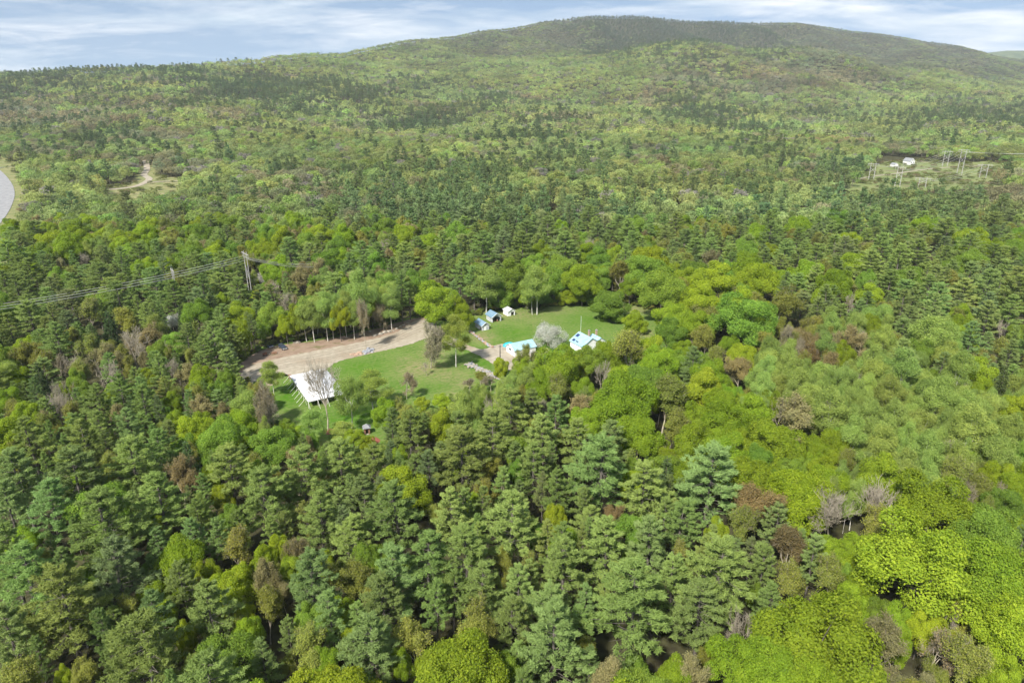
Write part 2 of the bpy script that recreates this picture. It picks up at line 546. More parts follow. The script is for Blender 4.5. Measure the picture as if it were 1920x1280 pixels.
def build_lawn():
    P = np.array(CLEARING)
    x0, y0 = P.min(0) - 4
    x1, y1 = P.max(0) + 4
    st = 0.9
    xs = np.arange(x0, x1, st)
    ys = np.arange(y0, y1, st)
    X, Y = np.meshgrid(xs, ys)
    nx = len(xs)
    jx = X + rng.uniform(-.3, .3, X.shape)
    jy = Y + rng.uniform(-.3, .3, Y.shape)
    keep = in_poly(X + st / 2 + 1.1 * waves(X, Y, 9, 21), Y + st / 2 + 1.1 * waves(X, Y, 8, 22), CLEARING)
    dry = np.zeros(X.shape)
    for (cx, cy_, rx, ry, s_) in DRY:
        dry = np.maximum(dry, s_ * np.exp(-(((X - cx) / rx) ** 2 + ((Y - cy_) / ry) ** 2)))
    lush_shade = np.zeros(X.shape)
    for (cx, cy_, rx, ry, s_) in LUSH_SHADE:
        lush_shade = np.maximum(lush_shade, s_ * np.exp(-(((X - cx) / rx) ** 2 + ((Y - cy_) / ry) ** 2)))
    Z = 0.02 + 0.0 * X
    v = np.stack([jx.ravel(), jy.ravel(), Z.ravel()], 1)
    F_ = []
    for i in range(len(ys) - 1):
        for j in range(nx - 1):
            if keep[i, j]:
                a = i * nx + j
                F_.append((a, a + 1, a + nx + 1, a + nx))
    used = np.unique(np.array(F_).ravel())
    remap = -np.ones(len(v), int)
    remap[used] = np.arange(len(used))
    me = bpy.data.meshes.new('lawn')
    me.from_pydata(v[used].tolist(), [], remap[np.array(F_)].tolist())
    for nm, arr in (('dry', dry), ('lush_shade', lush_shade)):
        at_ = me.attributes.new(nm, 'FLOAT', 'POINT')
        at_.data.foreach_set('value', arr.ravel()[used].astype(np.float32))
    m, n, l = nodes_of('lawn_grass')
    o = n('ShaderNodeOutputMaterial')
    d = n('ShaderNodeBsdfDiffuse')
    t = n('ShaderNodeTexCoord')

    def noise(sc, det, lo, hi):
        a = n('ShaderNodeTexNoise')
        a.inputs['Scale'].default_value = sc
        a.inputs['Detail'].default_value = det
        l(t.outputs['Object'], a.inputs['Vector'])
        r = n('ShaderNodeMapRange')
        r.inputs['From Min'].default_value = lo
        r.inputs['From Max'].default_value = hi
        l(a.outputs['Fac'], r.inputs['Value'])
        return r.outputs[0]

    def mix(f, a, b):
        x = n('ShaderNodeMix')
        x.data_type = 'RGBA'
        l(f, x.inputs[0])
        for s_, c_ in ((6, a), (7, b)):
            if isinstance(c_, tuple):
                x.inputs[s_].default_value = (*c_, 1)
            else:
                l(c_, x.inputs[s_])
        return x.outputs[2]

    def attr(nm):
        a = n('ShaderNodeAttribute')
        a.attribute_name = nm
        return a.outputs['Fac']

    def mth(op, a, b):
        x = n('ShaderNodeMath')
        x.operation = op
        x.use_clamp = True
        for i, q in enumerate((a, b)):
            if isinstance(q, (int, float)):
                x.inputs[i].default_value = q
            else:
                l(q, x.inputs[i])
        return x.outputs[0]

    base = mix(noise(.16, 6, .3, .7), (0.066, 0.138, 0.020), (0.130, 0.200, 0.042))
    base = mix(noise(.9, 7, .42, .62), base, (0.145, 0.185, 0.055))
    base = mix(mth('MULTIPLY', attr('lush_shade'), noise(.5, 4, .2, .6)), base, (0.060, 0.150, 0.010))  # deep green: partly lush growth, partly tree shade put into the colour
    dryf = mth('MULTIPLY', attr('dry'), noise(.45, 6, .28, .58))
    base = mix(dryf, base, (0.235, 0.205, 0.105))
    # mowing bands a little over two metres wide
    wv = n('ShaderNodeTexWave')
    wv.inputs['Scale'].default_value = .14
    wv.inputs['Distortion'].default_value = 3.0
    wv.inputs['Detail'].default_value = 2
    mp = n('ShaderNodeMapping')
    mp.inputs['Rotation'].default_value = (0, 0, R(60))
    l(t.outputs['Object'], mp.inputs[0])
    l(mp.outputs[0], wv.inputs['Vector'])
    hv_ = n('ShaderNodeHueSaturation')
    mr_ = n('ShaderNodeMapRange')
    mr_.inputs['To Min'].default_value = .95
    mr_.inputs['To Max'].default_value = 1.05
    l(wv.outputs['Fac'], mr_.inputs['Value'])
    l(mr_.outputs[0], hv_.inputs['Value'])
    l(base, hv_.inputs['Color'])
    l(hv_.outputs[0], d.inputs['Color'])
    l(d.outputs[0], o.inputs['Surface'])
    me.materials.append(m)
    tag(link(bpy.data.objects.new('lawn', me)), 'green mown clearing with dry tan patches among the woods', 'lawn', kind='structure')


build_lawn()
M['gravel'] = mat_noise('gravel', (0.27, 0.235, 0.175), (0.38, 0.335, 0.26), 0.5, detail=9, rough=1, lo=.3, hi=.7, c3=(0.27, 0.215, 0.15), scale3=.07, lo3=.52, hi3=.7)
M['dirt'] = mat_noise('dirt', (0.19, 0.13, 0.09), (0.29, 0.215, 0.155), 0.35, detail=9, rough=1, lo=.3, hi=.7, c3=(0.13, 0.12, 0.05), scale3=.25, lo3=.55, hi3=.7)
M['sand'] = mat_noise('sand', (0.28, 0.22, 0.15), (0.34, 0.28, 0.20), 1)
M['mulch'] = mat_noise('mulch', (0.22, 0.07, 0.045), (0.31, 0.11, 0.07), 2.5)
M['asphalt'] = mat_noise('asphalt', (0.22, 0.22, 0.225), (0.29, 0.29, 0.29), 0.25, detail=8, rough=1)
M['verge'] = mat_noise('verge', (0.13, 0.16, 0.045), (0.24, 0.22, 0.10), 0.09, detail=8, rough=1)
M['heath'] = mat_noise('heath', (0.13, 0.17, 0.05), (0.19, 0.21, 0.075), 0.05, detail=8, rough=1, c3=(0.15, 0.13, 0.07), scale3=.03, lo3=.55, hi3=.68)
sheet('dirt_strip', DIRT, .05, M['dirt'], 'reddish brown bare strip along the trees behind the gravel lot', 'ground')
sheet('gravel_lot', LOT, .08, M['gravel'], 'wide pale gravel lot curving along the clearing behind the white tent', 'gravel lot', k=14, jit=.4)
sheet('driveway', DRIVE_LINK, .10, M['gravel'], 'narrow gravel lane linking the gravel lot with the garage yard', 'driveway')
sheet('driveway', DRIVE, .12, M['gravel'], 'pale gravel yard in front of the blue-roofed garage', 'driveway')
sheet('sand_pad', SAND, .06, M['sand'], 'small square of pale sand on the grass left of the tent', 'sand pad', k=1, jit=.05)

# far road, verge and power-line clearing
ROAD = [(-894.9, 1101.9), (-772.1, 1013.0), (-640.4, 871.2), (-545.6, 754.6), (-485.1, 671.3), (-438.8, 598.3), (-404.5, 538.9), (-369.9, 473.4), (-334.1, 392.0)]
VERGE = [(-1039.5, 1250.5), (-716.5, 998.3), (-622.0, 906.0), (-515.7, 742.1), (-441.7, 645.2), (-400.8, 567.2), (-362.5, 501.2), (-306.1, 418.4), (-260.0, 347.4), (-238.1, 311.1), (-239.8, 295.5), (-278.2, 295.5)]
LANE = [(-506.4, 984.0), (-447.9, 871.2), (-425.7, 818.7), (-401.0, 780.9), (-389.7, 746.3), (-386.4, 722.1), (-391.5, 706.9), (-400.9, 699.5)]
LANE2 = [(-390.8, 746.3), (-382.4, 754.6), (-371.8, 758.9), (-354.8, 763.2)]
HEATH = [(497.8, 956.6), (555.6, 977.0), (579.6, 943.4), (637.5, 956.6), (659.2, 930.6), (609.0, 833.8), (503.6, 722.1), (446.0, 699.5), (381.6, 678.1), (343.6, 685.1), (314.2, 714.4), (351.9, 763.2), (425.0, 849.5)]
HEATH_PATH = [(331.8, 730.0), (393.5, 790.0), (449.4, 828.7), (510.7, 871.2), (557.2, 894.1), (598.2, 906.0)]
NO_TREES = [[(497.8, 956.6), (555.6, 977.0), (579.6, 943.4), (637.5, 956.6), (659.2, 930.6), (514.2, 750.5), (439.4, 625.3), (356.8, 604.5), (292.8, 604.5), (290.5, 625.3), (417.5, 833.8)], [(-1039.5, 1250.5), (-706.6, 984.0), (-626.8, 906.0), (-515.7, 742.1), (-457.0, 658.0), (-357.1, 509.5), (-325.6, 456.5), (-294.4, 405.1), (-318.5, 432.8), (-260.6, 347.4), (-268.6, 295.5)], [(-474.5, 906.0), (-455.5, 906.0), (-405.0, 808.9), (-364.7, 785.4), (-283.8, 609.2), (-312.9, 580.6), (-329.3, 568.6), (-416.0, 722.1), (-398.8, 742.1)], [(514.7, 1013.0), (590.4, 1013.0), (475.7, 808.9), (414.7, 808.9)]]
BRUSH = [[(497.8, 956.6), (555.6, 977.0), (579.6, 943.4), (637.5, 956.6), (659.2, 930.6), (514.2, 750.5), (439.4, 625.3), (356.8, 604.5), (292.8, 604.5), (290.5, 625.3), (417.5, 833.8)], [(-1039.5, 1250.5), (-706.6, 984.0), (-626.8, 906.0), (-515.7, 742.1), (-457.0, 658.0), (-357.1, 509.5), (-325.6, 456.5), (-294.4, 405.1), (-318.5, 432.8), (-260.6, 347.4), (-268.6, 295.5)], [(-474.5, 906.0), (-455.5, 906.0), (-405.0, 808.9), (-364.7, 785.4), (-283.8, 609.2), (-312.9, 580.6), (-329.3, 568.6), (-416.0, 722.1), (-398.8, 742.1)]]
LANE_VERGE = [(-474.5, 906.0), (-455.5, 906.0), (-405.0, 808.9), (-364.7, 785.4), (-283.8, 609.2), (-312.9, 580.6), (-329.3, 568.6), (-416.0, 722.1), (-398.8, 742.1)]


def ribbon(name, P, w, z, mat, label, cat, k=6):
    c = [Vector((x, y, 0)) for x, y in curve_pts(P, k, 0, closed=False)]
    b = MB()
    for i, p in enumerate(c):
        d = (c[min(i + 1, len(c) - 1)] - c[max(i - 1, 0)]).normalized()
        s_ = Vector((d.y, -d.x, 0)) * (w / 2)
        zz_ = float(terrain(p.x, p.y)) + z
        b.v += [(p.x - s_.x, p.y - s_.y, zz_), (p.x + s_.x, p.y + s_.y, zz_)]
    for i in range(len(c) - 1):
        b.f.append((2 * i, 2 * i + 1, 2 * i + 3, 2 * i + 2))
    o = b.build(name, mat)
    return tag(o, label, cat, kind='structure')


def drape(name, P, z, mat, label, cat, step=12.0):
    """a sheet laid over the terrain, grid clipped to the polygon"""
    A = np.array(P)
    x0, y0 = A.min(0)
    x1, y1 = A.max(0)
    xs = np.arange(x0, x1 + step, step)
    ys = np.arange(y0, y1 + step, step)
    X, Y = np.meshgrid(xs, ys)
    Z = terrain(X, Y) + z
    nx = len(xs)
    keep = in_poly(X + step / 2, Y + step / 2, P)
    F_ = [(i * nx + j, i * nx + j + 1, (i + 1) * nx + j + 1, (i + 1) * nx + j) for i in range(len(ys) - 1) for j in range(nx - 1) if keep[i, j]]
    b = MB()
    b.v = np.stack([X.ravel(), Y.ravel(), Z.ravel()], 1).tolist()
    b.f = F_
    tag(b.build(name, mat), label, cat, kind='structure')


M['rut'] = mat_noise('rut', (0.20, 0.17, 0.125), (0.30, 0.26, 0.20), 0.8, detail=8, rough=1)
for i_, P_ in enumerate([[(-97.0, 237.4), (-89.8, 245.9), (-77.4, 253.1), (-64.8, 262.5), (-53.3, 270.6), (-45.1, 283.9), (-40.2, 291.1)], [(-96.3, 235.4), (-89.1, 243.7), (-76.8, 250.8), (-64.3, 260.1), (-52.8, 268.0), (-44.8, 281.2), (-39.9, 288.2)], [(-95.3, 232.4), (-88.1, 240.5), (-75.9, 247.5), (-63.5, 256.5), (-52.2, 264.3), (-44.2, 277.1), (-39.4, 283.9)], [(-94.6, 230.5), (-87.5, 238.5), (-75.4, 245.3), (-63.0, 254.2), (-51.7, 261.9), (-43.8, 274.5), (-39.0, 281.2)]]):
    ribbon('tyre_track', P_, .55, .09 + .004 * i_, M['rut'], ['outer wheel rut', 'second wheel rut', 'third wheel rut', 'inner wheel rut nearest the lawn'][i_] + ' worn along the gravel lot', 'tyre track')
drape('verge', VERGE, .25, M['verge'], 'rough grass verge beside the road at the left edge', 'verge', 6.0)
ribbon('road', ROAD, 15, .5, M['asphalt'], 'pale grey road bending at the left edge among trees', 'road')
ribbon('gravel_lane', LANE, 7, .5, M['gravel'], 'pale gravel lane winding into the woods beyond the power line', 'lane')
ribbon('gravel_lane', LANE2, 5, .6, M['gravel'], 'short gravel side lane branching off the lane in the woods', 'lane')
drape('verge', LANE_VERGE, .25, M['verge'], 'rough grass beside the gravel lane in the woods', 'verge', 6.0)
drape('heath', HEATH, .3, M['heath'], 'brushy cleared strip under the far power lines', 'clearing', 8.0)
ribbon('track', HEATH_PATH, 4, .5, M['gravel'], 'pale track crossing the cleared strip under the power lines', 'track')


# ------------------------------------------------------------------ tree shapes
def unit(v):
    return v / np.maximum(np.linalg.norm(v, axis=-1, keepdims=True), 1e-9)


def leaf_quads(C, Nn, S, r, asp=.62):
    """one folded-looking diamond leaf (leaf spray) per centre"""
    Nn = unit(Nn)
    a = unit(np.cross(Nn, r.normal(size=C.shape)))
    b = np.cross(Nn, a)
    S = S[:, None]
    dz = Nn * S * .12
    V = np.stack([C - a * S * .5, C - b * S * asp * .5 + dz, C + a * S * .5, C + b * S * asp * .5 + dz], 1).reshape(-1, 3)
    n = len(C)
    F_ = np.arange(4 * n).reshape(n, 4)
    return V, F_


def blades(C, D, Ln, W, r):
    """one narrow triangle per needle spray"""
    D = unit(D)
    s = unit(np.cross(D, r.normal(size=C.shape)))
    V = np.stack([C - s * W[:, None] * .5, C + s * W[:, None] * .5, C + D * Ln[:, None]], 1).reshape(-1, 3)
    n = len(C)
    return V, np.arange(3 * n).reshape(n, 3)


def sticks(segs, n=3):
    """tapered prisms; segs: list of (p0, p1, r0, r1)"""
    P0 = np.array([s[0] for s in segs], float)
    P1 = np.array([s[1] for s in segs], float)
    r0 = np.array([s[2] for s in segs])[:, None]
    r1 = np.array([s[3] for s in segs])[:, None]
    d = unit(P1 - P0)
    ref = np.where(np.abs(d[:, 2:3]) < .9, np.array([[0, 0, 1.]]), np.array([[1., 0, 0]]))
    a = unit(np.cross(d, ref))
    b = np.cross(d, a)
    V = []
    for P, rr in ((P0, r0), (P1, r1)):
        for k in range(n):
            t = 2 * math.pi * k / n
            V.append(P + (a * math.cos(t) + b * math.sin(t)) * rr)
    V = np.stack(V, 1).reshape(-1, 3)
    m = len(segs)
    base = (np.arange(m) * 2 * n)[:, None]
    F_ = []
    for k in range(n):
        k2 = (k + 1) % n
        F_.append(base + np.array([[k, k2, n + k2, n + k]]))
    return V, np.concatenate(F_, 0)


def mesh_from(name, pieces, mats):
    """pieces: list of (V, F, var or None, material index)"""
    vs_, fs_, loops, starts, totals, var, mi = [], [], [], [], [], [], []
    off = 0
    ls = 0
    for V, F_, va, k in pieces:
        vs_.append(V)
        loops.append((F_ + off).ravel())
        c = F_.shape[1]
        starts.append(ls + np.arange(len(F_)) * c)
        ls += len(F_) * c
        var.append(np.full(len(F_), .5) if va is None else va)
        mi.append(np.full(len(F_), k))
        off += len(V)
    V = np.concatenate(vs_)
    me = bpy.data.meshes.new(name)
    me.vertices.add(len(V))
    me.vertices.foreach_set('co', V.astype(np.float32).ravel())
    lp = np.concatenate(loops).astype(np.int32)
    me.loops.add(len(lp))
    me.loops.foreach_set('vertex_index', lp)
    st = np.concatenate(starts).astype(np.int32)
    me.polygons.add(len(st))
    me.polygons.foreach_set('loop_start', st)
    me.polygons.foreach_set('material_index', np.concatenate(mi).astype(np.int32))
    a = me.attributes.new('var', 'FLOAT', 'FACE')
    a.data.foreach_set('value', np.clip(np.concatenate(var), 0, 1).astype(np.float32))
    for m in mats:
        me.materials.append(M[m])
    me.update(calc_edges=True)
    return me


def bend(r, h, k=.02):
    a = r.uniform(0, 6.28)
    return np.array([math.cos(a), math.sin(a), 0]) * h * k * r.uniform(.2, 1)


def pine(seed, lod=0):
    """white pine: whorls of level, plume-tipped boughs; 26 m tall, 6 m crown radius"""
    r = np.random.default_rng(seed)
    H, Rc = 26., 6.
    z0 = H * r.uniform(.24, .34)
    top = bend(r, H, .03)
    C, D, T_, sg = [], [], [], []
    nlev = {0: 12, 1: 8, 2: 6}[lod]
    skew = r.uniform(0, 6.28)
    px_ = r.uniform(.42, .72)
    for k in range(nlev):
        t = (k + r.uniform(.2, .8)) / nlev
        z = z0 + (H - z0) * t ** .92
        prof = min(1., (t + .30) / .5) * (1 - t) ** px_ * 1.06 + .05
        nb = int(r.integers(4, 7)) if lod < 2 else 4
        a0 = r.uniform(0, 6.28)
        for b in range(nb):
            a = a0 + 6.283 * b / nb + r.normal() * .28
            Lb = prof * Rc * r.uniform(.62, 1.18) * (1 + .16 * math.cos(a - skew))
            el = -.10 + .75 * t * t + r.normal() * .09
            ca, sa = math.cos(a), math.sin(a)
            n = {0: 8 + int(Lb * 3.2), 1: 3 + int(Lb * .9), 2: 2 + int(Lb * .45)}[lod]
            s = np.sqrt(r.uniform(.10, 1.0, n))
            lat = r.uniform(-1, 1, n) * .42 * Lb * (1.15 - s) * (s + .25)
            rad = s * Lb
            zz_ = z + rad * el + .13 * Lb * s ** 2 + r.normal(size=n) * .11
            base = top * (zz_ / H)[:, None]
            C.append(np.stack([ca * rad - sa * lat, sa * rad + ca * lat, zz_], 1) + base)
            D.append(np.tile([ca, sa, .75], (n, 1)))
            T_.append(s)
            if lod == 0:
                e = np.array([ca * Lb * .8, sa * Lb * .8, z + .8 * Lb * el + .08 * Lb]) + top * (z / H)
                sg.append((np.array([0, 0, z]) + top * (z / H), e, .07, .025))
    # leader
    n = {0: 14, 1: 6, 2: 3}[lod]
    zl = H - r.uniform(0, 2.6, n)
    C.append(np.stack([r.normal(size=n) * .35, r.normal(size=n) * .35, zl], 1) + top)
    D.append(np.tile([0, 0, 1.], (n, 1)))
    T_.append(np.full(n, 1.))
    C, D, T_ = np.concatenate(C), np.concatenate(D), np.concatenate(T_)
    nb = {0: 13, 1: 6, 2: 5}[lod]
    bl, bw = {0: (.84, .16), 1: (1.5, .62), 2: (2.3, 1.1)}[lod]
    m = len(C)
    tv = r.uniform(0, 1, m)
    C2 = np.repeat(C, nb, 0) + r.normal(size=(m * nb, 3)) * bl * .16
    D2 = np.repeat(unit(D), nb, 0) * .75 + r.normal(size=(m * nb, 3)) * .62
    D2[:, 2] += .12
    V, F_ = blades(C2 - unit(D2) * bl * .3, D2, bl * r.uniform(.7, 1.25, m * nb), np.full(m * nb, bw), r)
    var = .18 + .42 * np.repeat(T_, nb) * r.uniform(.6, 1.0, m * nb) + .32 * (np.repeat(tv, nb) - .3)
    trunk = []
    pts = [np.array([0, 0, H * q]) + top * q for q in (0, .25, .5, .75, .98)]
    rr = [.42, .36, .27, .16, .04]
    for i in range(4):
        trunk.append((pts[i], pts[i + 1], rr[i], rr[i + 1]))
    dead = []
    for _ in range(16 if lod == 0 else 0):
        z = r.uniform(.1, .34) * H
        a = r.uniform(0, 6.28)
        ln = r.uniform(1.2, 3.6)
        dead.append((np.array([0, 0, z]), np.array([math.cos(a) * ln, math.sin(a) * ln, z + r.uniform(-.5, .5)]), .05, .02))
    return (V, F_, var), sticks(trunk, 5 if lod == 0 else 3), (sticks(sg + dead, 3) if sg else None)


def spruce(seed, lod=0):
    """narrow pointed spruce or hemlock; 20 m tall, 3 m crown radius"""
    r = np.random.default_rng(seed)
    H, Rc = 20., 3.
    z0 = H * .08
    n = {0: 1300, 1: 110, 2: 34}[lod]
    nb = {0: 7, 1: 4, 2: 4}[lod]
    bl, bw = {0: (.6, .2), 1: (1.3, .6), 2: (2.0, 1.1)}[lod]
    t = 1 - np.sqrt(r.uniform(0, 1, n))
    if lod == 0:
        t = (np.floor(t * 22) + r.uniform(.0, .45, n)) / 22
    a = r.uniform(0, 6.283, n)
    wob = 1 + .25 * np.sin(a * 5 + np.floor(t * 22) * 2.1)
    s = np.sqrt(r.uniform(.2, 1, n))
    rad = Rc * (1 - t) ** .9 * s * wob
    z = z0 + (H - z0) * t - rad * .28
    C = np.stack([np.cos(a) * rad, np.sin(a) * rad, z], 1)
    D = np.stack([np.cos(a), np.sin(a), np.full(n, .05)], 1)
    C2 = np.repeat(C, nb, 0) + r.normal(size=(n * nb, 3)) * bl * .15
    D2 = np.repeat(D, nb, 0) + r.normal(size=(n * nb, 3)) * .55
    V, F_ = blades(C2, D2, bl * r.uniform(.7, 1.2, n * nb), np.full(n * nb, bw), r)
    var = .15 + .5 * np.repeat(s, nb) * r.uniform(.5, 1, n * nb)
    return (V, F_, var), sticks([(np.array([0, 0, 0.]), np.array([0, 0, H * .97]), .3, .03)], 5 if lod == 0 else 3), None


def grow(r, p, d, ln, rad, lev, maxlev, segs, tips, up=.25, spread=.62, kids=(2, 4)):
    """recursive limbs"""
    n = 2
    q = p
    for i in range(n):
        d = unit(d + r.normal(size=3) * .12 + np.array([0, 0, up * .25]))
        e = q + d * ln / n
        segs.append((q, e, rad * (1 - .3 * i / n), rad * (1 - .3 * (i + 1) / n)))
        q = e
        if lev >= 1 and i == 0 and lev < maxlev:
            dd = unit(d + r.normal(size=3) * spread)
            grow(r, q, dd, ln * r.uniform(.5, .72), rad * .55, lev + 1, maxlev, segs, tips, up, spread, kids)
    tips.append((q, d, lev))
    if lev < maxlev:
        for _ in range(int(r.integers(*kids)) + (1 if lev == 0 else 0)):
            dd = unit(d + r.normal(size=3) * spread + np.array([0, 0, up * .5]))
            grow(r, q, dd, ln * r.uniform(.6, .82), rad * .62, lev + 1, maxlev, segs, tips, up, spread, kids)


def trunk_to(r, H, zc, anchors, r0, pale):
    sg = []
    fork = np.array([0, 0, zc * r.uniform(.62, .8)]) + bend(r, zc, .05)
    mid = fork * .5 + bend(r, zc, .02)
    sg += [(np.zeros(3), mid, r0, r0 * .85), (mid, fork, r0 * .85, r0 * .7)]
    for A in anchors:
        m_ = fork * .5 + A * .5 + np.array([0, 0, -.06 * H]) + r.normal(size=3) * .2
        sg += [(fork, m_, r0 * .42, r0 * .25), (m_, A, r0 * .25, r0 * .07)]
    return sg


def broadleaf(seed, lod=0, H=17., Rc=6., rv=.40, nl=15, lobe=(.25, .42), dens=1.0, leaf=.27, low=-.45, r0=.30, loose=.66, taper=.10):
    """rounded broadleaf crown: leafy lobes with gaps between them"""
    r = np.random.default_rng(seed)
    RV = rv * H
    zc = H - RV
    k = np.arange(nl) + .5
    cz = 1 - (1 - low) * k / nl
    az = 2.39996 * k + r.uniform(0, 6.28)
    sr = np.sqrt(np.maximum(0, 1 - cz ** 2))
    dirs = np.stack([np.cos(az) * sr, np.sin(az) * sr, cz], 1) + r.normal(size=(nl, 3)) * .13
    dirs = unit(dirs)
    ext = r.uniform(.46, .90, nl)[:, None]
    LC = dirs * ext * np.array([Rc, Rc, RV])
    LC[:, :2] *= (1.12 - taper * dirs[:, 2:3])
    LR = r.uniform(lobe[0] * .75, lobe[1] * 1.08, nl) * Rc
    LC = np.concatenate([LC, [[0, 0, RV * .1]]])
    LR = np.concatenate([LR, [Rc * .42]])
    ncl = int({0: 34, 1: 9, 2: 4}[lod] * dens)
    CC, CN = [], []
    for i in range(len(LC)):
        q = unit(r.normal(size=(ncl, 3)) + dirs[i] * .7 if i < nl else r.normal(size=(ncl, 3)))
        P = LC[i] + q * LR[i] * np.array([1, 1, .82]) * r.uniform(.86, 1.06, (ncl, 1))
        dist = np.linalg.norm((P[:, None] - LC[None]) / np.array([1, 1, .82]), axis=2) / LR[None]
        dist[:, i] = 9
        ok = (dist.min(1) > .86)
        CC.append(P[ok])
        CN.append(q[ok])
    CC, CN = np.concatenate(CC), np.concatenate(CN)
    CC[:, 2] += zc
    m = len(CC)
    nlf = {0: 60, 1: 11, 2: 4}[lod]
    S0 = leaf * {0: 1., 1: 3.0, 2: 6.4}[lod]
    cr = {0: loose, 1: .9, 2: 1.1}[lod]
    off = r.normal(size=(m * nlf, 3)) * cr
    nrm = np.repeat(CN, nlf, 0)
    off -= nrm * np.sum(off * nrm, 1, keepdims=True) * .55
    C = np.repeat(CC, nlf, 0) + off - nrm * (np.linalg.norm(off, axis=1, keepdims=True) ** 2) * .22
    Nn = nrm * .75 + np.array([0, 0, .45]) + r.normal(size=C.shape) * .5
    V, F_ = leaf_quads(C, Nn, S0 * r.uniform(.5, 1.5, len(C)), r, .7)
    cv = r.uniform(0, 1, m)
    var = .12 + .5 * np.repeat(cv, nlf) + .38 * r.uniform(0, 1, len(C))
    anchors = [LC[i] * .85 + np.array([0, 0, zc]) for i in range(nl) if i % 2 == 0] if lod == 0 else []
    tr = trunk_to(r, H, zc, anchors, r0, False)
    return (V, F_, var), sticks(tr, 5 if lod == 0 else 3), None


def aspen(seed, lod=0):
    return broadleaf(seed, lod, H=18., Rc=3.8, rv=.38, nl=17, lobe=(.22, .40), dens=.6, leaf=.23, low=-.95, r0=.17, taper=.42, loose=.72)


def budding(seed, lod=0, leafy=1.0, H=17., Rc=5.5, maxlev=5, up=.42, spread=.50, t0=.27):
    """fine-branched tree just coming into leaf: twigs show between small leaf sprays"""
    r = np.random.default_rng(seed)
    segs, tips = [], []
    grow(r, np.zeros(3), np.array([0, 0, 1.]), H * t0, .22, 0, maxlev, segs, tips, up=up, spread=spread, kids=(2, 4))
    # fit into the nominal box
    E = np.array([s[1] for s in segs])
    sc = np.array([(Rc - .7) / np.percentile(np.hypot(E[:, 0], E[:, 1]), 96), (Rc - .7) / np.percentile(np.hypot(E[:, 0], E[:, 1]), 96), H / E[:, 2].max()])
    mn = .022 if leafy > 0 else .03
    segs = [(a * sc, b * sc, max(c, mn), max(d, mn * .75)) for a, b, c, d in segs]
    T_ = np.array([t[0] * sc for t in tips if t[2] >= (3 if leafy > 0 else 5)])
    tw = []
    for q in T_:
        for _ in range(3 if leafy > 0 else 1):
            d = unit(unit(q - np.array([0, 0, H * .35])) + r.normal(size=3) * .55 + np.array([0, 0, .3]))
            tw.append((q, q + d * r.uniform(.5, 1.3), .028 if leafy > 0 else .036, .016))
    crown = None
    if leafy > 0:
        nlf = int(9 * leafy)
        ends = np.array([t[1] for t in tw] + [t[0] * .5 + t[1] * .5 for t in tw])
        C = np.repeat(ends, max(1, nlf // 2), 0)
        C = C + r.normal(size=C.shape) * .34
        Nn = unit(C - np.array([0, 0, H * .5])) + np.array([0, 0, .5]) + r.normal(size=C.shape) * .7
        V, F_ = leaf_quads(C, Nn, r.uniform(.18, .40, len(C)), r, .7)
        crown = (V, F_, r.uniform(.1, .95, len(C)))
    return crown, sticks([s for s in segs if s[2] > .1] or segs[:2], 5), sticks([s for s in segs if s[2] <= .1] + tw, 3)


NOM = {'p': (26., 6.), 's': (20., 3.), 'm': (17., 6.), 'a': (18., 3.8), 'o': (17., 5.5), 'd': (17., 5.5), 'e': (17., 5.5), 'w': (7., 5.), 'v': (13., 5.)}
PROTO = {}       # (kind, lod) -> list of (crown mesh, trunk mesh, joint mesh)


def proto(kind, lod, shape, leafmat, barkmat, crown_is_twigs=False):
    crown, trunk, limbs = shape
    nm = {'p': 'pine', 's': 'spruce', 'm': 'maple', 'a': 'aspen', 'o': 'budding', 'd': 'bare', 'e': 'thin', 'w': 'blossom', 'v': 'full'}[kind]
    cp = []
    if crown is not None:
        cp.append((crown[0], crown[1], crown[2], 0))
    if limbs is not None:
        cp.append((limbs[0], limbs[1], None, 1))
    cm = mesh_from(nm + '_crown', cp, [leafmat, barkmat]) if lod == 0 else None
    tm = mesh_from(nm + '_trunk', [(trunk[0], trunk[1], None, 0)], [barkmat]) if lod == 0 else None
    jm = mesh_from(nm + '_tree', cp + [(trunk[0], trunk[1], None, 1)], [leafmat, barkmat])
    PROTO.setdefault((kind, lod), []).append((cm, tm, jm))


for i in range(8):
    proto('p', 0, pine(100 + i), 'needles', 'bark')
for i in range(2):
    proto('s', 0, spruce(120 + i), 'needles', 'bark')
for i in range(6):
    proto('m', 0, broadleaf(140 + i, rv=[.42, .46, .38, .47, .40, .44][i], nl=[18, 22, 15, 20, 24, 16][i]), 'leaves', 'bark')
for i in range(3):
    proto('v', 0, broadleaf(150 + i, H=13., Rc=5., rv=.49, nl=22, lobe=(.26, .42), low=-.98, taper=.3), 'leaves', 'bark')
for i in range(4):
    proto('a', 0, aspen(160 + i), 'leaves', 'bark_pale')
for i in range(5):
    proto('o', 0, budding(180 + i, t0=.17, leafy=[1.6, 1.3, 1.8, 1.0, 1.5][i]), 'leaves', 'bark_grey')
for i in range(3):
    proto('d', 0, budding(200 + i, leafy=0, maxlev=5, up=.25, spread=.6), 'leaves', 'bark_grey')
    proto('e', 0, budding(210 + i, leafy=.34, t0=.12, up=.3, spread=.6), 'leaves', 'bark_grey')
proto('w', 0, broadleaf(225, H=7., Rc=5., rv=.44, nl=17, lobe=(.20, .40), dens=.55, leaf=.19, low=-.62, r0=.22, taper=.1, loose=.75), 'petals', 'bark_grey')
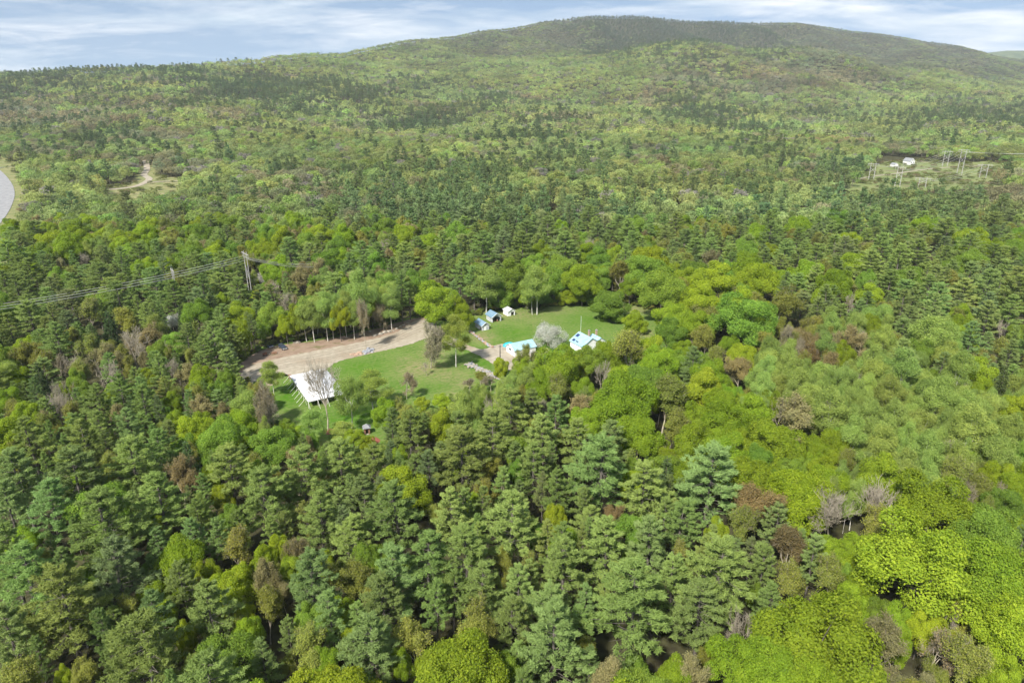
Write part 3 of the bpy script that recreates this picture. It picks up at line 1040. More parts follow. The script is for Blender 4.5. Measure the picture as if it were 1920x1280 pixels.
for i in range(3):
    proto('p', 1, pine(300 + i, 1), 'needles', 'bark')
    proto('m', 1, broadleaf(320 + i, 1, nl=12), 'leaves', 'bark')
    proto('p', 2, pine(340 + i, 2), 'needles', 'bark')
    proto('m', 2, broadleaf(360 + i, 2, nl=9), 'leaves', 'bark')
for i in range(2):
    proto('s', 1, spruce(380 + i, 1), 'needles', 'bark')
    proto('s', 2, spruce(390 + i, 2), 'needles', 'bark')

KIND = {'n': 'a', 'v': 'v', 'u': 'v', 'p': 'p', 'q': 'p', 'y': 'p', 'k': 'p', 's': 's', 'm': 'm', 'l': 'm', 'g': 'm', 'a': 'a', 'o': 'o', 't': 'o', 'r': 'o', 'd': 'd', 'e': 'e', 'w': 'w'}
TINT = {'p': (.270, .365, .100), 'q': (.262, .354, .112), 'y': (.330, .385, .110), 'k': (.245, .310, .125), 's': (.120, .175, .062),
        'm': (.255, .360, .032), 'l': (.310, .400, .032), 'g': (.205, .325, .048), 'a': (.285, .385, .092), 'v': (.190, .310, .048), 'u': (.290, .390, .032), 'n': (.290, .375, .075), 'o': (.270, .300, .062),
        't': (.290, .270, .115), 'r': (.250, .200, .085), 'd': (.3, .3, .25), 'e': (.28, .25, .13), 'w': (.60, .60, .53)}
WORD = {'v': 'fresh green low-branched', 'u': 'bright lime low-branched', 'n': 'airy yellow-green', 'p': 'green', 'q': 'blue-green', 'y': 'pale yellowish', 'k': 'dull grey-green', 's': 'dark', 'm': 'yellow-green', 'l': 'bright lime', 'g': 'fresh green', 'a': 'airy light green',
        'o': 'olive budding', 't': 'pale tan budding', 'r': 'rusty brown budding', 'd': 'bare grey', 'e': 'nearly bare grey', 'w': 'white-blossomed'}
NAME = {'v': ('maple_tree', 'maple', 'low-branched maples at the clearing'), 'p': ('pine_tree', 'pine', 'pine trees of the near woods'), 's': ('spruce_tree', 'spruce', 'spruces of the near woods'), 'm': ('maple_tree', 'maple', 'leafy maples of the near woods'),
        'a': ('aspen_tree', 'aspen', 'aspens and birches of the near woods'), 'o': ('oak_tree', 'oak', 'oaks just coming into leaf'), 'd': ('bare_tree', 'tree', 'leafless trees'), 'e': ('bare_tree', 'tree', 'nearly leafless trees'), 'w': ('apple_tree', 'apple tree', 'blossoming trees')}


def tint_of(code, r):
    t = np.array(TINT[code]) * r.uniform(.82, 1.2)
    w_ = np.clip(r.normal(), -1.5, 1.5) * (0 if code == 'w' else 1)
    t = t * (1 + w_ * np.array([.06, .0, -.03]) + r.normal(size=3) * np.array([.015, .015, .02]))
    return np.clip(t, .01, .9)


THING_TREES = """
m 46.9 79.9 16.7 4.9|l -27.2 80.1 17.3 6.2|p -45.7 81.2 19.5 6.3|g 21.0 81.7 14.9 5.0|p -53.5 82.9 14.7 2.5|o 56.6 83.6 11.7 2.3|p 1.7 83.8 13.6 2.9|m -8.9 85.1 18.2 6.4|o -79.3 85.7 13.2 3.9
t 16.5 86.8 12.6 3.5|t 67.8 87.1 9.0 2.5|t 64.5 87.2 8.9 2.2|m 42.4 87.3 16.1 5.2|t 60.1 87.5 9.1 2.4|p -59.4 87.7 20.4 6.8|m 26.5 87.8 11.6 2.6|e 57.1 87.9 9.0 1.5|t 29.9 88.1 12.6 3.5
g -1.0 88.2 12.1 3.2|o 76.0 88.2 14.7 4.8|m 36.9 88.4 14.7 4.4|m 81.1 89.0 11.5 2.9|o -71.1 89.1 10.9 2.4|o 71.1 89.2 8.8 2.3|q -41.1 89.3 14.6 3.2|q 7.0 89.3 20.6 6.9|p -65.8 89.5 15.3 2.6
l -75.2 89.5 9.3 1.3|g 21.0 90.3 9.7 2.2|q -23.6 90.3 18.8 5.8|m 50.3 90.5 21.7 8.4|g -48.5 90.7 13.1 4.9|m -32.0 91.1 10.9 2.3|m -18.8 91.3 10.8 1.9|p -80.8 91.8 12.4 2.1|o -38.8 92.2 8.6 1.5
o 59.2 92.7 9.8 1.9|e 72.7 93.0 14.2 3.9|o 32.9 93.2 8.5 1.7|o -35.4 93.3 13.6 4.1|t 64.7 93.6 14.3 4.6|m 35.4 93.6 10.9 1.9|m 86.3 93.7 17.4 5.9|q -86.1 94.0 18.0 5.3|o 12.9 94.0 9.7 2.6
o -16.6 95.2 13.3 4.0|p -71.5 95.6 14.6 2.4|d 40.6 96.2 14.0 3.7|o -6.8 96.5 13.4 4.0|l 76.9 96.6 9.6 2.2|p 0.0 96.7 15.8 3.9|e 80.1 96.8 9.1 1.9|p -77.5 96.8 21.2 7.3|p 21.1 97.2 23.6 8.8
q -40.0 98.1 11.0 2.1|m -58.8 98.1 10.3 1.9|m -47.1 98.4 11.3 2.4|g 45.4 98.5 11.8 2.5|q 33.5 98.9 18.3 5.5|q -54.1 99.1 17.9 5.3|q -32.5 99.2 15.9 4.0|d 79.1 99.3 10.9 1.4|q -63.9 99.7 15.6 3.8
l 74.3 99.8 11.2 3.2|q 6.8 99.9 16.3 4.9|m 69.8 100.0 12.1 2.7|o 81.8 100.2 10.9 2.2|p -72.4 100.5 11.5 2.8|p -28.1 100.5 12.4 3.1|g -37.3 101.1 11.0 3.0|m 85.6 101.3 11.3 2.9|q -23.4 101.9 16.9 4.6
p -14.1 102.7 15.2 3.1|l -49.6 102.9 9.1 1.9|m 82.1 103.4 11.7 2.2|p 47.4 103.4 14.6 3.4|o -70.6 103.4 11.0 2.5|o -45.9 103.5 12.4 3.4|g 68.9 103.9 10.4 2.6|q 13.8 104.2 13.2 2.7|p -6.2 105.0 17.0 4.7
o -51.5 105.1 9.6 1.8|p 38.7 105.3 22.0 7.8|m 64.2 105.4 12.3 3.0|p -11.2 106.2 14.4 3.1|m 91.3 106.2 19.3 7.0|p -91.2 106.5 20.4 6.8|q -37.9 106.5 18.4 5.5|p 30.5 106.7 17.1 4.8|y 1.2 106.9 15.9 4.0
m -68.5 107.1 11.4 2.7|q -62.4 107.2 15.5 3.7|m 75.8 107.7 23.7 9.6|q -22.8 107.7 18.9 5.9|o 54.2 108.2 14.0 4.3|l -53.9 108.4 13.7 3.8|k -75.8 108.5 19.8 6.4|t -44.5 109.7 9.1 2.3|p 10.0 109.9 19.0 5.9
t -48.5 109.9 13.4 3.1|p -16.5 110.0 19.9 6.5|m 67.3 110.1 11.1 2.8|o 62.4 110.2 14.1 4.4|o -31.2 110.5 13.2 3.9|p -8.9 112.2 20.0 6.6|p -87.6 112.7 12.5 2.0|l -54.1 112.8 11.3 2.2|p -98.6 112.8 19.9 5.4
p 49.9 113.4 14.8 3.3|g 70.2 113.4 10.5 2.4|l -61.4 113.6 11.2 2.4|o -48.8 113.8 10.8 2.4|m 91.1 114.0 12.8 3.2|o -34.9 114.2 11.1 2.2|p -72.5 114.5 11.4 2.9|m -44.8 114.8 11.6 2.8|m -67.2 115.1 14.5 4.3
q -90.7 115.7 12.4 3.6|o 4.0 116.0 11.3 2.0|p 19.0 116.1 19.4 6.2|q 60.7 116.1 15.1 3.5|m -51.1 117.0 11.9 3.1|q 28.0 117.6 18.6 5.7|p 9.7 117.6 17.0 3.9|g -29.2 117.7 13.1 3.0|l 72.5 118.2 10.1 3.2
o -2.2 118.3 10.7 2.3|r 57.0 118.5 14.5 4.7|o -56.5 118.6 13.6 4.1|o 35.7 118.8 10.7 3.0|o -46.9 118.8 9.5 2.1|p 41.1 118.9 15.8 3.2|l -38.6 119.2 10.1 1.8|p -95.6 119.8 13.1 1.9|r -43.6 120.3 11.9 3.1
p -83.6 120.6 22.4 8.1|s 4.6 121.3 8.7 1.0|q 106.8 121.3 15.1 3.5|g 99.3 121.3 17.2 5.8|m 66.3 121.4 10.6 3.7|l -48.8 121.5 11.7 2.7|p -33.0 121.6 16.4 5.3|q -74.6 121.8 13.0 3.4|m 93.6 122.3 10.9 2.2
y 7.6 122.5 14.2 3.0|m 72.6 122.6 10.9 3.2|p -0.6 122.9 20.8 7.1|q -62.2 123.0 14.3 3.0|q -68.0 123.6 13.9 3.9|p -51.0 124.7 13.8 2.9|p 35.4 125.1 17.2 4.8|p -58.3 125.6 14.5 2.8|g 27.0 126.0 13.4 4.4
k -35.7 126.1 15.4 2.7|o 79.2 126.1 14.8 4.9|q 57.4 126.3 15.8 3.9|p -24.1 126.5 21.0 7.2|p -41.6 127.1 18.2 5.5|p -49.3 127.7 12.8 2.1|o 49.5 127.8 13.5 4.1|m 91.2 128.8 20.7 7.8|q -101.0 129.1 19.3 6.1
p -69.0 129.2 15.2 3.1|m 45.4 129.2 10.9 2.1|d 71.5 129.3 18.3 6.4|p 16.8 129.3 13.2 4.8|y -13.1 129.4 17.9 5.2|p -76.9 129.8 20.8 7.1|g -62.5 130.5 13.3 2.8|p 33.5 130.5 14.8 3.1|q -111.1 130.9 18.4 5.6
l 9.6 132.4 11.7 2.7|d 81.4 132.4 17.1 5.7|r 55.0 132.4 16.1 5.7|p -55.1 132.5 20.5 6.9|q -32.9 132.9 18.5 5.6|g -91.9 133.0 16.6 5.6|m 103.8 133.1 11.1 5.0|a -69.6 133.4 14.0 1.3|l 64.3 133.9 18.6 6.6
p 16.3 134.4 14.7 2.8|r 22.7 134.5 10.4 2.1|p -10.3 134.7 14.7 3.0|g 86.2 135.7 11.0 2.5|p 30.2 136.1 19.7 6.4|a 73.5 136.5 16.0 2.1|q 44.9 136.5 23.8 8.9|g 114.1 136.6 13.4 3.7|o 109.3 136.6 11.0 1.9
p -7.2 137.1 13.3 2.5|a 78.3 138.0 11.9 1.1|q -100.6 138.9 21.4 7.5|p 10.4 138.9 16.3 4.5|e 106.2 139.0 13.5 2.6|a 80.5 139.3 14.7 2.8|a 95.5 139.6 15.8 2.8|q -114.6 140.4 21.0 7.2|p -48.5 140.4 21.0 7.2
m -25.5 140.5 16.6 6.0|q 92.1 140.7 14.3 2.2|e 115.7 140.8 11.8 1.8|l -69.0 141.6 11.2 2.4|p 20.9 141.8 23.2 8.5|k 7.1 141.8 14.4 2.2|q 1.5 142.1 11.6 2.7|m 120.9 142.2 12.8 4.9|o 110.4 142.2 12.6 4.1
o -6.4 142.3 11.1 3.5|p -2.2 142.7 15.1 3.2|p -73.5 142.8 12.7 2.9|l 74.5 142.8 14.5 4.7|m 87.2 143.0 18.1 6.3|a 78.9 143.5 12.2 1.2|m 56.6 143.9 15.6 6.4|a 107.4 144.9 10.5 1.0|p -67.6 145.1 19.2 6.1
a 79.2 145.3 14.6 1.5|p -91.4 145.9 20.3 6.8|g 62.6 146.1 11.9 2.1|a 95.3 146.5 17.9 3.2|r -81.2 146.7 14.8 4.9|s 37.4 146.8 16.2 3.4|a 101.0 146.9 15.6 2.7|p -41.5 147.0 19.3 6.1|a 83.2 147.2 13.6 1.2
p -33.9 148.0 18.3 5.5|o 115.0 148.1 10.6 1.8|p 5.2 148.6 17.8 5.2|l 119.1 149.0 13.3 3.6|p -12.0 149.1 21.6 7.6|o 107.8 149.4 14.4 4.6|k -20.4 149.8 15.4 3.0|l 129.3 150.6 11.6 3.3|a 82.4 150.9 12.3 1.5
t -54.2 151.4 15.6 4.9|m -64.6 151.5 11.4 2.8|a 111.2 151.5 18.1 3.3|g 70.6 152.2 11.7 3.8|m 66.5 152.7 10.2 2.6|a 122.4 152.8 19.7 4.0|o -102.6 153.0 12.1 3.6|m 78.7 153.1 11.2 5.0|a 104.2 153.4 19.0 3.7
o 116.1 153.7 11.0 2.5|o -4.3 154.2 10.8 3.8|m 126.4 154.6 10.1 2.3|g 62.4 155.2 13.9 3.1|a -28.8 155.3 12.6 1.5|g 1.1 155.3 9.7 2.8|s -31.0 155.3 13.0 1.8|g 74.0 155.4 10.9 2.9|s -82.6 155.4 16.0 3.3
o -66.3 155.6 11.0 3.3|p 9.9 155.6 14.2 2.2|a 94.9 156.1 19.1 3.7|m 54.6 156.3 16.6 5.5|p -90.3 156.7 17.5 5.0|a 108.2 156.9 18.3 2.7|o 86.7 157.1 12.5 3.4|s 34.9 157.5 10.8 1.5|m 118.8 158.0 10.9 2.7
q 25.3 158.0 19.3 6.1|m -29.2 158.5 11.8 2.2|m 79.1 158.5 9.9 2.6|p 0.7 159.0 12.8 2.8|a 121.4 159.1 12.3 1.1|g 129.8 159.2 13.3 5.3|a 102.3 159.6 13.9 1.6|m 40.2 159.7 10.8 2.3|m 74.8 159.9 12.4 2.4
d 115.1 160.1 13.1 3.9|m 68.9 160.3 18.6 6.6|o -131.1 160.4 11.5 2.2|o -83.6 160.6 11.7 2.6|a 119.0 160.7 13.8 1.6|p -125.7 160.8 18.9 5.9|p -112.1 161.4 18.3 5.5|p 8.4 161.5 19.5 6.2|m 47.7 161.7 16.8 5.6
a 94.0 161.7 11.9 1.8|q -107.2 162.0 14.2 2.4|g -76.8 162.0 17.9 5.7|p 17.6 162.0 17.8 5.2|m 85.3 162.1 14.4 4.2|m 79.7 162.2 12.5 3.2|a 89.7 162.3 18.6 3.5|o 39.4 162.7 11.5 2.4|g 1.8 162.7 13.1 3.2
m -138.2 162.7 17.0 7.1|g -87.1 162.8 12.9 3.0|p -4.9 162.9 19.6 6.3|g -62.9 163.2 15.3 6.0|m -71.3 163.4 12.8 2.7|m 33.4 163.4 17.9 5.3|a 122.2 163.4 21.5 4.8|p -55.7 163.5 12.6 2.5|a 105.7 164.2 16.4 2.7
a 136.0 164.2 11.5 1.3|m 64.3 164.8 10.6 3.1|a 114.2 164.9 16.2 1.9|p -27.4 165.0 18.5 5.6|m 54.5 165.2 14.4 3.5|m 39.9 165.8 11.4 2.5|m 60.4 166.0 13.3 3.0|a 100.9 166.6 16.7 3.3|a 128.2 166.6 15.6 3.5
t -55.1 166.9 10.0 1.7|a 134.1 167.5 16.8 4.0|a 108.7 167.6 15.6 2.2|a 117.2 167.7 18.2 2.8|q -104.2 167.7 18.0 5.3|p -14.6 169.1 16.9 4.6|a 139.4 169.4 14.4 1.5|a -68.2 169.6 15.5 1.6|g -55.7 169.9 10.8 2.1
a -95.2 170.1 14.9 1.3|m -88.1 170.4 15.4 4.8|p -112.7 170.5 15.8 3.9|a -9.5 170.7 15.0 2.3|a 112.4 171.1 18.1 3.3|m 67.3 171.2 10.7 2.8|t 79.6 171.5 19.4 7.7|a 119.4 171.9 14.4 3.1|a 98.4 172.0 19.8 4.0
a 106.4 172.2 19.0 3.7|p -120.9 172.2 13.9 4.8|m 59.8 172.4 18.6 6.7|p -141.4 172.6 13.7 4.5|o 43.9 172.8 15.3 5.2|o -131.3 173.3 13.0 4.3|m -19.7 173.8 15.1 4.6|m -75.6 174.2 14.6 4.3|q -33.8 174.6 14.8 3.3
p -0.7 174.7 20.2 6.7|a 127.0 174.8 16.3 2.7|p 12.4 175.0 18.3 5.5|l -41.3 175.2 6.4 2.0|m 21.1 175.6 14.9 4.5|a 135.9 175.6 13.0 1.1|m -45.3 175.8 7.7 2.8|a 89.5 176.0 20.8 4.5|a 131.6 177.0 18.9 3.0
e -69.3 177.3 21.9 3.6|m 52.2 177.7 14.9 4.7|o 127.3 177.7 8.3 1.7|a 107.2 178.0 15.1 2.8|m -62.1 178.3 8.2 2.4|a 145.4 178.6 11.7 1.4|a 137.5 178.7 15.0 1.8|m 69.5 178.8 17.0 5.7|a -14.9 178.9 18.3 3.5
t -134.5 179.2 11.3 2.2|a 97.9 179.3 14.1 2.7|a -57.8 179.5 12.6 3.5|m -97.1 180.0 12.4 3.1|t 93.5 180.8 10.8 3.0|m -141.0 180.9 13.8 3.9|m -90.3 180.9 10.9 3.2|a -10.7 181.0 14.4 1.9|a 116.5 181.5 15.3 3.0
m 31.6 181.5 21.8 8.5|p 6.2 181.7 17.3 4.9|o -31.4 181.9 13.0 3.7|a -49.8 182.1 7.1 3.2|t -114.3 182.3 12.0 3.7|a 85.2 182.4 15.5 3.8|p -136.4 182.4 13.9 3.2|a 124.2 182.8 21.2 4.6|a 131.3 182.8 16.6 3.6
o -130.1 182.9 11.9 3.2|a 101.0 182.9 15.3 1.8|a 142.4 183.0 14.7 1.5|a 139.2 183.2 17.5 3.4|a -77.8 183.3 16.7 3.9|m -36.9 183.5 13.6 3.8|t -85.8 183.7 12.0 3.1|d -4.9 183.7 14.4 4.2|a 104.3 183.8 16.0 2.0
m 147.2 183.8 15.2 4.7|k -104.0 184.0 13.9 2.1|m 62.2 184.2 16.3 5.0|d 78.7 184.4 12.3 3.0|a 73.2 184.6 16.2 2.2|a 119.7 184.8 14.8 1.5|a 117.1 185.0 15.4 1.5|p -122.7 185.1 17.4 5.0|o 44.9 185.4 19.0 7.5
t 19.3 186.3 13.8 5.6|p -109.5 186.7 16.2 4.2|o -148.0 186.7 11.1 4.2|t -91.8 187.3 12.8 4.7|a -0.6 187.4 16.9 2.3|a 112.7 187.5 19.6 4.0|d -135.5 187.7 14.4 4.0|a 102.9 188.1 17.9 2.9|a -10.4 188.1 12.5 1.2
g -68.5 188.2 4.9 2.2|a 82.8 188.3 13.8 1.9|d -72.4 188.6 11.2 2.4|a 134.7 188.8 15.7 2.8|q -97.2 188.9 13.7 2.4|m 77.9 188.9 13.8 3.2|a 148.5 189.0 14.8 1.4|d -56.4 189.5 24.6 6.5|s -138.5 189.5 10.5 1.1
a 89.7 190.1 17.9 3.2|n -49.2 190.2 19.7 4.0|o -74.6 190.2 8.9 1.8|a 99.1 190.4 14.8 1.2|a -24.5 190.4 8.3 1.7|a 70.3 190.6 12.0 2.4|p -132.5 191.0 13.6 2.5|m -153.8 191.1 14.1 4.0|g -10.0 191.5 9.8 3.4
a 126.8 191.6 18.3 3.6|a 84.8 192.0 15.8 3.0|p -86.5 192.1 12.8 3.7|o -78.3 192.3 13.8 4.7|o -97.4 192.8 13.6 3.8|a 119.1 192.9 14.8 2.9|p -112.9 192.9 16.4 3.7|a -1.0 193.2 16.0 2.9|a 108.0 193.3 18.4 3.0
m 58.7 193.4 19.1 6.9|q -145.4 193.4 15.9 3.1|m -104.2 193.8 11.6 2.6|a 101.9 193.8 15.3 3.3|a 76.6 193.9 18.0 3.3|p -119.7 193.9 16.4 4.3|a -14.4 193.9 13.1 1.6|a 113.4 194.2 18.2 3.0|a -8.8 194.5 13.5 1.3
d -138.2 194.6 14.9 4.3|a 94.3 194.7 14.8 2.9|a 22.3 195.1 12.5 2.3|p -153.2 195.3 13.9 2.1|a 148.6 195.7 13.4 1.3|o 15.4 195.7 15.6 5.4|a 125.5 195.8 14.9 1.6|s 151.9 196.3 19.9 3.3|a -83.6 196.5 13.6 1.2
a -10.9 196.7 12.8 1.9|a 98.1 196.9 17.6 2.3|a -3.1 197.0 14.1 2.1|m -141.7 197.2 12.1 2.2|a -7.8 197.3 10.4 2.0|a 82.8 197.4 15.6 2.9|a 117.6 197.7 16.4 3.2|a 157.3 197.8 16.7 3.5|g 71.0 198.1 11.3 2.0
o 3.7 198.9 11.3 2.1|g -90.6 198.9 12.9 2.7|p -108.5 199.0 13.9 2.4|a 145.6 199.1 11.4 1.1|g 41.0 199.2 17.3 5.9|o 74.2 199.2 10.2 2.6|s -148.4 199.5 19.5 2.8|a 88.1 199.7 20.1 4.2|g -135.2 200.0 12.2 2.9
m 149.6 200.0 12.9 3.3|o -105.5 200.7 10.4 2.6|a 104.0 200.8 19.2 3.8|o -139.8 201.3 9.6 2.3|m -29.3 201.6 5.7 2.6|a 95.0 201.6 14.4 2.8|a 77.5 201.7 16.3 3.1|g -94.5 201.8 11.0 3.8|a 123.3 201.9 22.0 5.0
m 62.6 203.1 17.8 5.7|a 131.7 203.1 15.0 3.5|m 22.5 203.2 12.6 3.7|m 10.6 203.3 15.2 4.7|l -22.6 203.5 5.7 2.7|a 115.5 203.9 20.3 4.2|n -45.3 204.3 13.8 4.8|a 85.5 204.6 16.1 2.0|d 29.2 205.2 16.0 5.0
a 4.5 205.2 14.5 3.0|m -159.5 205.9 14.5 4.0|a 99.6 205.9 18.2 3.1|m 70.9 206.2 9.6 3.3|a 144.3 206.3 21.4 3.9|l 36.3 207.0 14.5 4.2|a 94.7 207.5 17.1 2.8|g -142.5 207.5 13.1 3.5|a 110.6 208.5 16.1 2.2
m 151.6 208.5 16.5 5.4|a 83.4 208.6 17.8 3.6|a -164.7 208.7 17.4 2.6|m -102.1 208.9 13.9 3.9|d -133.3 209.2 14.3 3.9|a -0.6 209.3 12.0 2.1|m 14.5 209.4 20.0 7.4|p -115.7 209.9 16.9 4.6|a 114.8 211.2 15.4 2.1
q 59.3 211.3 19.3 5.1|q -155.0 212.0 14.8 5.4|a 6.8 212.2 13.6 2.4|a 145.7 212.4 15.2 1.6|e -35.5 212.4 10.3 3.5|g -95.5 212.6 10.6 3.0|t -108.4 213.0 11.7 4.4|q 128.6 213.4 21.2 6.2|a 119.7 213.5 19.5 3.8
t 76.1 213.8 14.4 4.6|o -145.5 214.3 12.4 4.1|n -81.1 215.0 12.9 3.2|a 86.3 215.2 18.6 3.4|t 106.9 215.5 15.4 5.1|g -173.5 215.7 16.2 5.2|q 144.2 216.4 15.6 3.8|m 48.8 216.9 17.2 5.9|p -137.2 217.2 14.4 3.5
d -116.1 217.8 13.4 3.2|a 92.6 218.0 18.2 2.9|e -7.4 218.0 5.4 3.2|e -14.7 218.0 5.0 2.4|o -159.8 219.0 14.0 4.0|g 26.9 219.2 16.9 5.6|o 98.9 219.7 14.0 4.1|p -97.8 219.9 14.6 5.1|t -148.9 220.3 10.8 3.1
o -132.4 220.5 12.1 3.2|a 88.0 220.7 20.7 3.7|o 40.4 222.1 21.0 8.7|g 57.9 222.1 13.3 4.2|o -11.2 222.5 5.1 3.4|m 33.6 223.3 16.7 5.5|q 172.1 223.5 17.3 4.9|a 150.5 223.7 17.1 3.8|q -116.9 224.0 12.1 3.2
d -153.6 224.0 11.0 3.5|o -169.9 224.1 15.2 5.1|o 71.7 224.2 14.7 3.8|a 142.6 224.3 14.3 2.7|o 164.6 224.4 13.2 3.9|r 104.6 224.5 14.8 4.7|t -142.3 224.8 14.2 5.6|m 3.8 224.8 11.2 3.3|o 4.7 225.0 14.2 4.5
a 96.8 225.5 17.2 2.7|l 81.1 226.8 14.1 5.7|o 182.4 227.4 12.0 4.7|e -160.9 227.7 10.4 2.8|t -130.7 227.7 10.4 2.4|m 48.0 228.2 16.9 5.7|p -109.3 228.3 17.4 4.9|m 117.1 229.4 14.6 3.9|a 110.3 229.6 19.2 3.8
g 145.2 229.7 15.1 4.8|u -4.1 230.5 7.5 2.6|g -183.4 230.9 12.1 5.4|o 174.3 231.1 14.6 4.6|o -115.1 231.3 11.1 2.7|o -122.5 231.7 11.6 2.3|o -151.0 231.9 15.2 5.5|d -31.0 232.0 5.2 2.2|g -127.5 232.7 13.2 3.3
a 138.0 233.7 14.7 3.0|a 160.6 234.2 15.5 1.8|d -137.1 234.2 17.6 6.0|o -175.3 235.4 11.1 3.6|o 91.7 235.9 14.5 6.5|p -164.7 236.0 19.3 6.1|p -108.5 236.0 19.3 6.1|a 151.5 236.4 22.0 6.3|t 117.8 236.7 14.0 4.1
e 106.1 237.1 13.1 2.3|o -144.3 237.2 10.1 3.4|q 167.5 237.3 18.5 5.6|l 62.8 237.4 12.1 3.8|p -119.5 238.6 17.7 5.1|a 160.0 238.8 19.9 3.9|s -180.4 238.8 12.3 1.8|o 72.0 239.0 17.2 6.4|d -129.1 239.3 11.4 2.3
e -30.3 239.5 19.4 6.3|t 126.0 239.8 16.4 5.9|t 110.5 240.2 14.4 4.1|m 80.9 240.3 13.1 3.8|n -21.0 240.5 20.6 4.5|a 137.5 241.2 17.1 3.1|p -103.1 241.6 16.2 3.1|p -175.0 242.3 14.2 4.5|a 133.8 243.0 13.0 2.0
o 144.3 243.2 12.5 3.6|o -150.9 243.3 9.9 2.3|e -143.1 243.8 11.1 3.1|s -191.9 243.8 10.3 1.5|t -136.4 244.0 14.3 4.9|e 101.2 244.0 15.1 4.0|m -182.4 244.4 10.9 4.1|o -165.2 245.7 13.4 4.0|g 58.7 245.8 17.5 6.0
g -128.5 245.9 12.3 5.2|s -158.2 246.2 16.4 2.9|o 108.1 246.6 11.8 3.2|a 117.0 247.0 14.2 3.2|a 137.8 247.8 12.2 2.6|a 127.6 248.5 14.3 2.9|m -102.8 249.1 15.7 2.5|p -191.6 249.7 18.1 5.4|o 121.6 249.7 12.6 2.7
q 149.6 250.0 15.9 5.9|a 166.2 251.2 17.7 2.4|g 87.9 251.2 25.0 11.8|t 110.2 251.3 12.0 3.4|o -149.2 252.4 18.5 7.2|o 116.1 253.5 12.3 4.6|a 131.4 253.7 13.5 2.6|a 124.1 254.0 17.7 2.8|y -180.3 254.0 15.2 5.5
a -139.3 254.3 16.2 3.6|m 70.5 254.6 17.9 6.2|m 174.8 255.2 15.9 4.8|p -101.4 255.9 15.6 3.2|o 105.4 256.1 14.1 3.8|a 135.6 256.5 18.4 2.9|d 193.1 256.9 12.7 2.9|a 123.4 257.9 12.5 1.8|p -189.0 258.7 20.1 6.6
q 186.9 258.7 20.1 6.6|e -58.3 258.9 21.2 3.0|s -160.0 259.7 16.7 3.4|a 148.5 259.8 16.8 2.1|m 142.9 260.1 14.4 4.2|m 65.6 260.7 18.1 6.3|o 116.8 261.8 12.1 3.7|p -142.4 262.5 18.0 4.5|g -99.5 262.7 11.0 2.9
w 14.5 263.1 9.2 6.2|a 132.1 263.9 12.8 1.8|a 135.8 263.9 15.8 1.7|k -179.4 264.4 14.5 4.9|a 128.0 264.5 16.6 3.1|p -116.1 264.9 16.7 4.5|l -91.5 264.9 12.6 3.3|g -207.8 265.0 21.3 7.1|q 160.8 265.4 15.8 6.3
a 144.1 265.6 18.1 2.8|a -81.1 266.8 19.9 4.2|o 180.6 267.0 13.9 4.4|o 81.1 267.8 15.1 6.4|o 123.0 268.0 11.3 3.9|m -88.0 268.0 16.1 3.6|l -70.4 268.0 17.2 3.8|a -75.9 268.0 21.1 4.5|a -84.7 268.0 18.4 3.6
p 202.2 268.1 19.7 6.7|m -111.9 269.5 16.5 5.5|g -128.7 269.7 17.5 6.0|a 152.7 269.8 17.5 3.0|p 134.5 270.1 15.3 5.8|a -65.5 270.6 17.6 3.8|a -74.3 270.6 15.3 3.2|o -173.3 270.9 16.6 6.0|m 65.0 271.1 15.1 6.0
g -99.9 271.7 15.1 5.9|m 93.5 272.5 21.9 8.0|q 173.4 272.6 19.3 5.2|a -69.4 273.2 20.2 4.1|m 186.8 274.2 14.2 5.6|p 126.5 274.2 16.7 4.3|t -89.0 274.6 12.6 3.9|a -81.9 274.6 20.1 3.8|o 112.7 274.9 19.4 7.8
p -200.4 275.2 17.9 6.7|a -62.7 275.8 28.5 4.8|s -139.0 275.8 14.3 1.7|q 163.1 276.6 19.4 5.2|u 52.0 277.8 10.0 4.4|m -32.4 277.8 22.3 8.7|s 154.6 277.9 14.5 1.7|k -133.3 278.7 19.4 5.7|m -22.0 278.8 16.1 5.2
k 201.0 278.8 17.5 5.6|d -95.8 279.7 11.2 1.8|k -186.7 280.4 18.3 7.1|m 78.3 280.7 21.8 8.5|e -55.1 281.2 14.4 4.0|w -145.4 281.2 7.3 3.7|p 213.6 282.4 23.6 8.1|a -51.9 282.6 18.7 4.7|k 123.2 282.6 16.5 6.6
p 181.0 283.0 20.8 6.8|s -128.1 283.6 19.4 3.2|m -60.2 283.9 14.7 4.0|q 170.8 284.0 18.1 5.5|p -104.6 284.4 16.5 4.7|a -70.2 284.8 19.2 3.3|p -118.2 284.9 21.7 6.5|a -75.6 285.0 17.8 2.9|o 102.4 285.5 16.5 5.9
p 153.4 286.8 15.7 5.3|p -145.3 287.3 20.2 6.7|p -169.5 287.3 20.2 6.7|p -201.7 288.5 16.8 5.6|d -99.1 289.4 15.1 4.4|q -214.1 289.8 22.8 6.9|g -180.1 289.9 14.9 5.7|p 137.8 290.2 17.3 6.0|a -60.6 290.6 17.3 3.6
p -48.5 291.1 23.4 4.1|d 147.9 291.2 13.6 3.5|g 65.5 292.9 24.4 9.9|a -56.5 294.3 17.0 3.0|p -111.0 294.6 16.4 5.1|q 119.6 295.1 18.1 4.8|o 150.3 295.2 9.5 2.2|y 199.1 295.2 19.2 8.3|v 43.4 295.5 13.7 7.3
p -45.6 295.5 19.8 4.2|p 174.2 296.1 18.6 8.1|t -96.8 296.2 11.6 2.7|m 159.3 296.5 16.5 7.2|p -78.6 297.9 20.9 8.6|k -206.5 298.6 18.7 6.1|p -138.2 299.3 20.1 6.2|a -62.6 299.8 20.0 3.6|q 213.4 300.2 22.0 7.6
